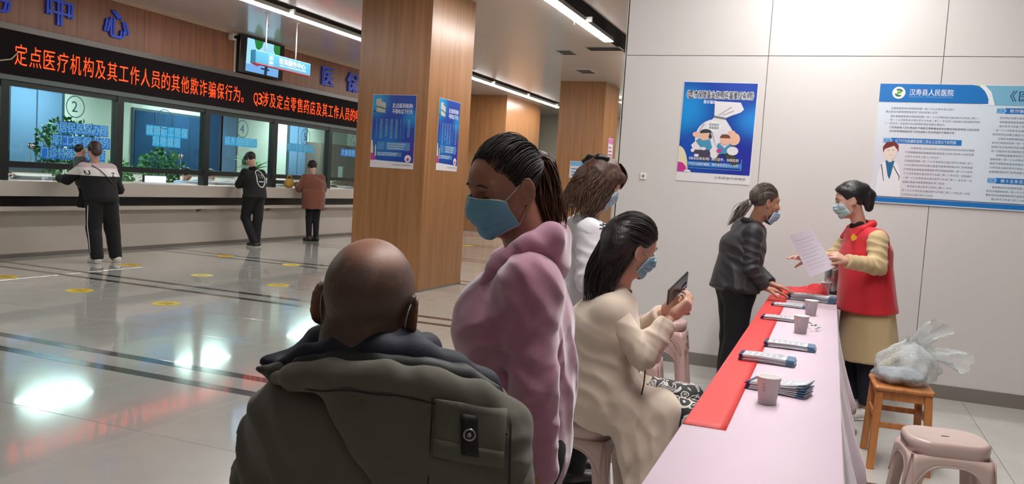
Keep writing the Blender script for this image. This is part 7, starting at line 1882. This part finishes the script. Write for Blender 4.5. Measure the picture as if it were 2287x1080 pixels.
# wooden stool
WS = wood_mat('stool_pine', rgb(206, 138, 78), rgb(176, 104, 52), .4, True, 1.6)
ws = thing('wooden_stool', (.435, 5.02, 0), 'square wooden stool holding a clear plastic bag', 'stool', None, math.radians(3))
a_, b_, hh = .150, .180, .45
m_ = MB(); m_.rbox((-a_, -b_, hh-.026), (a_, b_, hh), .018); bevel(m_.build('seat_board', WS, ws, world=False), .004)
for sx in (-1, 1):
    for sy in (-1, 1):
        x0, y0 = sx*(a_-.030), sy*(b_-.032); x1, y1 = sx*(a_-.012), sy*(b_+.010); m_ = MB(); q = .019
        V = [(x1-q, y1-q, 0), (x1+q, y1-q, 0), (x1+q, y1+q, 0), (x1-q, y1+q, 0), (x0-q, y0-q, hh-.026), (x0+q, y0-q, hh-.026), (x0+q, y0+q, hh-.026), (x0-q, y0+q, hh-.026)]
        m_.add(V, [(0, 3, 2, 1), (4, 5, 6, 7), (0, 1, 5, 4), (1, 2, 6, 5), (2, 3, 7, 6), (3, 0, 4, 7)]); bevel(m_.build('leg', WS, ws, world=False), .004)
for s_ in (-1, 1):
    bevel(MB().box((-a_+.045, s_*(b_-.032)-.009, hh-.075), (a_-.045, s_*(b_-.032)+.009, hh-.026)).build('apron', WS, ws, world=False), .002)
    bevel(MB().box((s_*(a_-.030)-.009, -b_+.045, hh-.075), (s_*(a_-.030)+.009, b_-.045, hh-.026)).build('apron', WS, ws, world=False), .002)
    bevel(MB().box((-a_+.035, s_*(b_-.016)-.009, .225 if s_ < 0 else .245), (a_-.035, s_*(b_-.016)+.009, .255 if s_ < 0 else .275)).build('stretcher', WS, ws, world=False), .002)
    bevel(MB().box((s_*(a_-.022)-.009, -b_+.030, .262), (s_*(a_-.022)+.009, b_-.030, .292)).build('stretcher', WS, ws, world=False), .002)

# clear plastic bag: thin crumpled film
PB = bpy.data.materials.new('clear_plastic_film'); PB.use_nodes = True; nt = PB.node_tree
for n in list(nt.nodes): nt.nodes.remove(n)
o_ = nt.nodes.new('ShaderNodeOutputMaterial'); mx = nt.nodes.new('ShaderNodeMixShader'); tr_ = nt.nodes.new('ShaderNodeBsdfTransparent'); tr_.inputs[0].default_value = (.93, .95, .95, 1)
gl = nt.nodes.new('ShaderNodeBsdfPrincipled'); gl.inputs['Base Color'].default_value = (.85, .88, .88, 1); gl.inputs['Roughness'].default_value = .12; gl.inputs['Specular IOR Level'].default_value = .8
lw = nt.nodes.new('ShaderNodeLayerWeight'); lw.inputs[0].default_value = .35; mr = nt.nodes.new('ShaderNodeMapRange'); mr.inputs[3].default_value = .13; mr.inputs[4].default_value = .85
nz = nt.nodes.new('ShaderNodeTexNoise'); nz.inputs['Scale'].default_value = 26; nz.inputs['Detail'].default_value = 3; nz.inputs['Distortion'].default_value = 1.5; bp = nt.nodes.new('ShaderNodeBump'); bp.inputs['Strength'].default_value = .7; bp.inputs['Distance'].default_value = .01
nt.links.new(nz.outputs['Fac'], bp.inputs['Height']); nt.links.new(bp.outputs[0], gl.inputs['Normal']); nt.links.new(bp.outputs[0], lw.inputs['Normal'])
nt.links.new(lw.outputs['Facing'], mr.inputs[0]); nt.links.new(mr.outputs[0], mx.inputs[0]); nt.links.new(tr_.outputs[0], mx.inputs[1]); nt.links.new(gl.outputs[0], mx.inputs[2]); nt.links.new(mx.outputs[0], o_.inputs[0])
bg = thing('plastic_bag', (.44, 5.02, .452), 'crumpled clear plastic bag with grey contents on the wooden stool', 'bag')
def film(name, fn, nu=40, nv=22):
    G = [[fn(2*PI*i/nu, j/(nv-1)) for j in range(nv)] for i in range(nu)]; m_ = MB(); m_.grid(G, close_u=True); return m_.build(name, PB, bg, smooth=True)
def bagf(u, v):
    prof = [(0, .12), (.08, .165), (.35, .175), (.6, .145), (.8, .085), (.92, .03), (1, .045)]
    r = np.interp(v, [p[0] for p in prof], [p[1] for p in prof]); cr = 1+.10*math.sin(5*u+6*v)+.07*math.sin(9*u-9*v+1)+.04*math.sin(17*u+14*v)
    return (.44+r*cr*math.cos(u)*(.92)+.03*v, 5.02+r*cr*math.sin(u)*.95, .456+.25*v+.010*math.sin(4*u)*v)
film('bag_film', bagf)
def han(x0, y0, x1, z1, sd):
    def f(u, v):
        r = .030+.030*v; cr = 1+.25*math.sin(3*u+5*v+sd)+.12*math.sin(7*u+sd)
        return (x0+(x1-x0)*v+r*cr*math.cos(u)*.9, y0+r*cr*math.sin(u)*.35+.02*math.sin(4*v), .62+(z1-.62)*v-.03*v*v+r*cr*math.sin(u)*.8)
    return f
film('bag_handle', han(.50, 5.0, .72, .64, 1), 24, 14)
film('bag_handle', han(.45, 5.02, .60, .80, 3), 24, 14)
bc = Field(); bc.add(p_ell((.43, 5.01, .495), (.135, .13, .04)), .02); bc.disp(lambda x, y, z: .010*snoise(x, y, z, 5, 9)+.004*snoise(x, y, z, 6, 25)); bc.cut((0, 0, -1), -.457, .004)
sdf_obj('bag_contents', bc.mesh(.007), mat('crumpled_white_grey', rgb(196, 202, 208), rough=.5, noise=.35, nscale=18), None, 1)
_bc = bpy.data.objects['bag_contents']; _bc.parent = bg; _bc.location = (-.44, -5.02, -.452)

# ================================================================= inside the booths
desk = thing('booth_desk', (-11.1, 11, 0), 'long white work surface inside the booths', 'desk')
MB().box((WX-1.13, 1.6, .72), (WX-.82, 20.9, .75)).build('desk_top', mat('desk_white', rgb(226, 232, 230), rough=.4), desk)
for yy in np.arange(1.7, 20.8, 1.877): MB().box((WX-1.10, yy, 0), (WX-.86, yy+.03, .72)).build('desk_leg', CREAM, desk)
SCR = emat('monitor_glow', (.60, .66, 1.0, 1), 1.6)
def monitor(x, y, label, back=True, z=1.0, rz=0):
    t = thing('monitor', (x, y, z), label, 'monitor', None, rz)
    m_ = MB(); m_.rbox((-.09, -.12, 0), (.09, .12, .012), .02); m_.build('base', MULL, t, world=False)
    MB().box((-.02, -.03, .01), (.02, .03, .16)).build('stand', MULL, t, world=False)
    bevel(MB().box((-.02, -.26, .08), (.02, .26, .40)).build('housing', mat('monitor_black', rgb(26, 28, 34), rough=.4), t, world=False), .006)
    MB().box((-.022, -.245, .095), (-.020, .245, .385)).build('screen', SCR, t, world=False) if back else MB().box((.020, -.245, .095), (.022, .245, .385)).build('screen', SCR, t, world=False)
monitor(-10.75, 8.02, 'black monitor at the far left booth seen from behind', True, 1.031)
monitor(-11.10, 11.32, 'lit monitor behind window three', False, .751)
monitor(-11.10, 14.9, 'black monitor behind window five', True, .751)
monitor(-11.10, 16.3, 'black monitor behind window six', True, .751)
PPR = mat('loose_paper', rgb(232, 236, 240), rough=.6)
r = random.Random(4); first = None
spots_ = [(-11.02, 8.45, 'left of the leaning woman'), (-11.0, 8.87, 'under the leaning woman\'s hand'), (-11.05, 11.8, 'behind window three'), (-11.0, 12.25, 'right behind window three'), (-11.04, 12.7, 'behind window four near the cactus'), (-11.0, 13.15, 'behind the man in black'), (-11.02, 13.8, 'left behind window five'), (-11.0, 14.2, 'behind window five'), (-11.02, 15.7, 'left behind window six'), (-11.0, 16.6, 'right behind window six')]
for i, (x, y, l_) in enumerate(spots_):
    t = thing('paper_pile', (x+.42, y, 1.031), 'pile of white papers on the booth desk '+l_, 'papers', 'papers on the booth desk', r.uniform(-.4, .4))
    for k in range(4): MB().box((-.11+r.uniform(-.02, .02), -.16+r.uniform(-.03, .03), k*.013), (.11, .15, k*.013+.011)).build('sheaf', PPR, t, world=False)
# intercom balls on thin rods standing on the transom
for (y, l_) in ((8.20, 'leftmost'), (10.98, 'on the rail of window three'), (12.72, 'above the potted cactus on the rail of window four')):
    t = thing('intercom_ball', (GX, y, 1.285), 'silver intercom ball on a rod, '+l_, 'intercom')
    m_ = MB(); m_.tube([(GX-.02, y, 1.285), (GX-.02, y, 1.47)], .006, 6); m_.build('rod', CLIP, t, smooth=True)
    m_ = MB(); m_.lathe([(.0001, -.045), (.03, -.034), (.044, 0), (.03, .034), (.0001, .045)], 16, c=(GX-.02, y, 1.50)); m_.build('ball', mat('chrome', rgb(210, 212, 214), metal=1, rough=.15), t, smooth=True)
    m_ = MB(); m_.lathe([(.02, 0), (.016, .02)], 10, c=(GX-.02, y, 1.285)); m_.build('foot', CLIP, t)
# plants
LF = [mat('foliage_%d' % k, rgb(*c), rough=.5) for k, c in enumerate(((84, 140, 90), (120, 176, 116), (56, 108, 70)))]
def bush(loc, R3, n, label, leafr=.07, seed=0, pot=True, stemh=.9, mats=(0, 1, 2), cat='plant'):
    t = thing('potted_plant', loc, label, cat); rs = np.random.RandomState(seed)
    if pot: m_ = MB(); m_.lathe([(.13, 0), (.17, .28), (.185, .30), (.17, .31), (.16, .28)], 20); m_.build('pot', mat('white_pot', rgb(206, 206, 200), rough=.4), t, world=False, smooth=True)
    st = MB(); c = np.array((0, 0, stemh+R3[2]*.8))
    for k in range(7):
        a = rs.rand()*6.28; e = c+np.array((math.cos(a)*R3[0]*.6, math.sin(a)*R3[1]*.6, R3[2]*(rs.rand()-.3))); st.tube([(0, 0, .25), (e[0]*.3, e[1]*.3, stemh*.7), tuple(e)], [.018, .012, .005], 5)
    st.build('stems', mat('stem_brown', rgb(84, 72, 50)), t, world=False)
    mbs = [MB() for _ in mats]
    for i in range(n):
        d = rs.normal(size=3); d /= np.linalg.norm(d); p = c+d*np.array(R3)*(.45+.6*rs.rand()**.6)
        a = nrm(d+rs.normal(size=3)*.6+np.array((0, 0, -.2))); b = nrm(np.cross(a, rs.normal(size=3))); L = leafr*(.7+.6*rs.rand()); w = L*.38
        n_ = np.cross(a, b)*L*.12
        mbs[i % len(mats)].add([p, p+a*L*.4+b*w, p+a*L, p+a*L*.4-b*w, p+a*L*.45+n_], [(0, 1, 4), (1, 2, 4), (2, 3, 4), (3, 0, 4)])
    for q, k in enumerate(mats): tag(mbs[q].build('foliage', LF[k], t, world=False), kind='stuff')
    return t
bush((-11.9, 10.25, 0), (.40, .52, .50), 900, 'tall bushy green plant behind window two', .085, 1, stemh=1.10)
bush((-12.55, 12.95, 0), (.36, .42, .38), 600, 'rounded green bush behind the right side of window three', .09, 2, stemh=.95)
bush((-11.75, 11.15, 0), (.2, .22, .28), 300, 'low bright green plant right of the leaning woman behind the glass', .09, 3, stemh=.85, mats=(1,))
def palm(loc, label, n=16, L=.45, seed=1, z0=1.35, pot=True):
    t = thing('potted_plant', loc, label, 'plant'); rs = np.random.RandomState(seed)
    m_ = MB(); m_.lathe([(.11, 0), (.14, .24), (.15, .26), (.14, .27)], 20); m_.build('pot', MATS['white_pot'], t, world=False, smooth=True)
    m_ = MB(); m_.tube([(0, 0, .24), (0.01, 0, z0)], [.03, .02], 8); m_.build('trunk', MATS['stem_brown'], t, world=False)
    for k in range(n):
        a = 2*PI*k/n+rs.rand()*.4; el = .35+.8*rs.rand(); G = []
        for s in np.linspace(0, 1, 8):
            r_ = L*s*math.cos(el*.6)*(1); z = z0+L*(math.sin(el)*s*1.3-.55*s*s); w = .030*math.sin(PI*(s*.9+.08))+.003; c = np.array((r_*math.cos(a), r_*math.sin(a), z)); sd = np.array((-math.sin(a), math.cos(a), 0))
            G.append([c-sd*w, c+np.array((0, 0, .008)), c+sd*w])
        m_ = MB(); m_.grid(G); m_.build('frond', LF[1], t, world=False, smooth=True)
    return t
palm((-11.55, 14.55, 0), 'small palm with arching fronds behind window four', 18, .48, 1, 1.30)
palm((-11.4, 16.95, 0), 'low palm behind window six beside the near column', 16, .42, 4, 1.02)
ca = thing('potted_cactus', (GX-.30, 12.95, 1.285), 'small potted cactus on the sill behind window four', 'plant')
MB().box((GX-.42, 12.80, 1.27), (GX-.05, 13.10, 1.285)).build('shelf', CLIP, ca)
m_ = MB(); m_.lathe([(.055, 0), (.075, .13), (.08, .14), (.07, .14)], 20, c=(GX-.30, 12.95, 1.286)); m_.build('pot', MATS['white_pot'], ca, smooth=True)
for (dx, dz, h_) in ((0, .13, .20), (.04, .13, .10), (-.04, .13, .13)):
    m_ = MB(); m_.lathe([(.02, 0), (.032, h_*.4), (.026, h_*.85), (.0001, h_)], 10, c=(GX-.30, 12.95+dx, 1.286+dz)); m_.build('cactus_stem', LF[2], ca, smooth=True)
# brown cabinet against the booth back wall
cab = thing('brown_cabinet', (-13.1, 19.8, 0), 'brown cabinet wall behind windows five and six', 'cabinet')
CB = mat('cabinet_brown', rgb(116, 100, 94), rough=.5)
bevel(MB().box((-13.38, 18.95, .0), (-12.9, 21.0, 2.15)).build('body', CB, cab), .01)
for k in range(3):
    y = 18.99+k*.67; d_ = MB().box((-12.9, y, .06), (-12.88, y+.65, 2.10)).build('door', CB, cab); MB().box((-12.88, y+.58, 1.1), (-12.86, y+.60, 1.3)).build('handle', STL, d_)
    MB().box((-12.879, y+.15, 1.25), (-12.876, y+.38, 1.55)).build('notice', PPR, d_) if k == 1 else None
# mustard bag on the counter
mg = Field(); mg.add(p_ell((-10.03, 13.72, 1.115), (.075, .15, .095)), .02); mg.disp(lambda x, y, z: .006*snoise(x, y, z, 3, 8)); mg.cut((0, 0, -1), -1.031, .004)
o = sdf_obj('mustard_bag', mg.mesh(.008), cloth('mustard', rgb(196, 152, 62), noise=.1), None, 1); tag(o, 'mustard coloured handbag standing on the counter before the woman in the rust coat', 'bag')
m_ = MB(); m_.tube([(-10.03, 13.64, 1.20), (-10.03, 13.66, 1.27), (-10.03, 13.78, 1.27), (-10.03, 13.80, 1.20)], .009, 6); m_.build('handle', MATS['mustard'], o, world=False, smooth=True)
bpy.data.objects.remove(_txto)
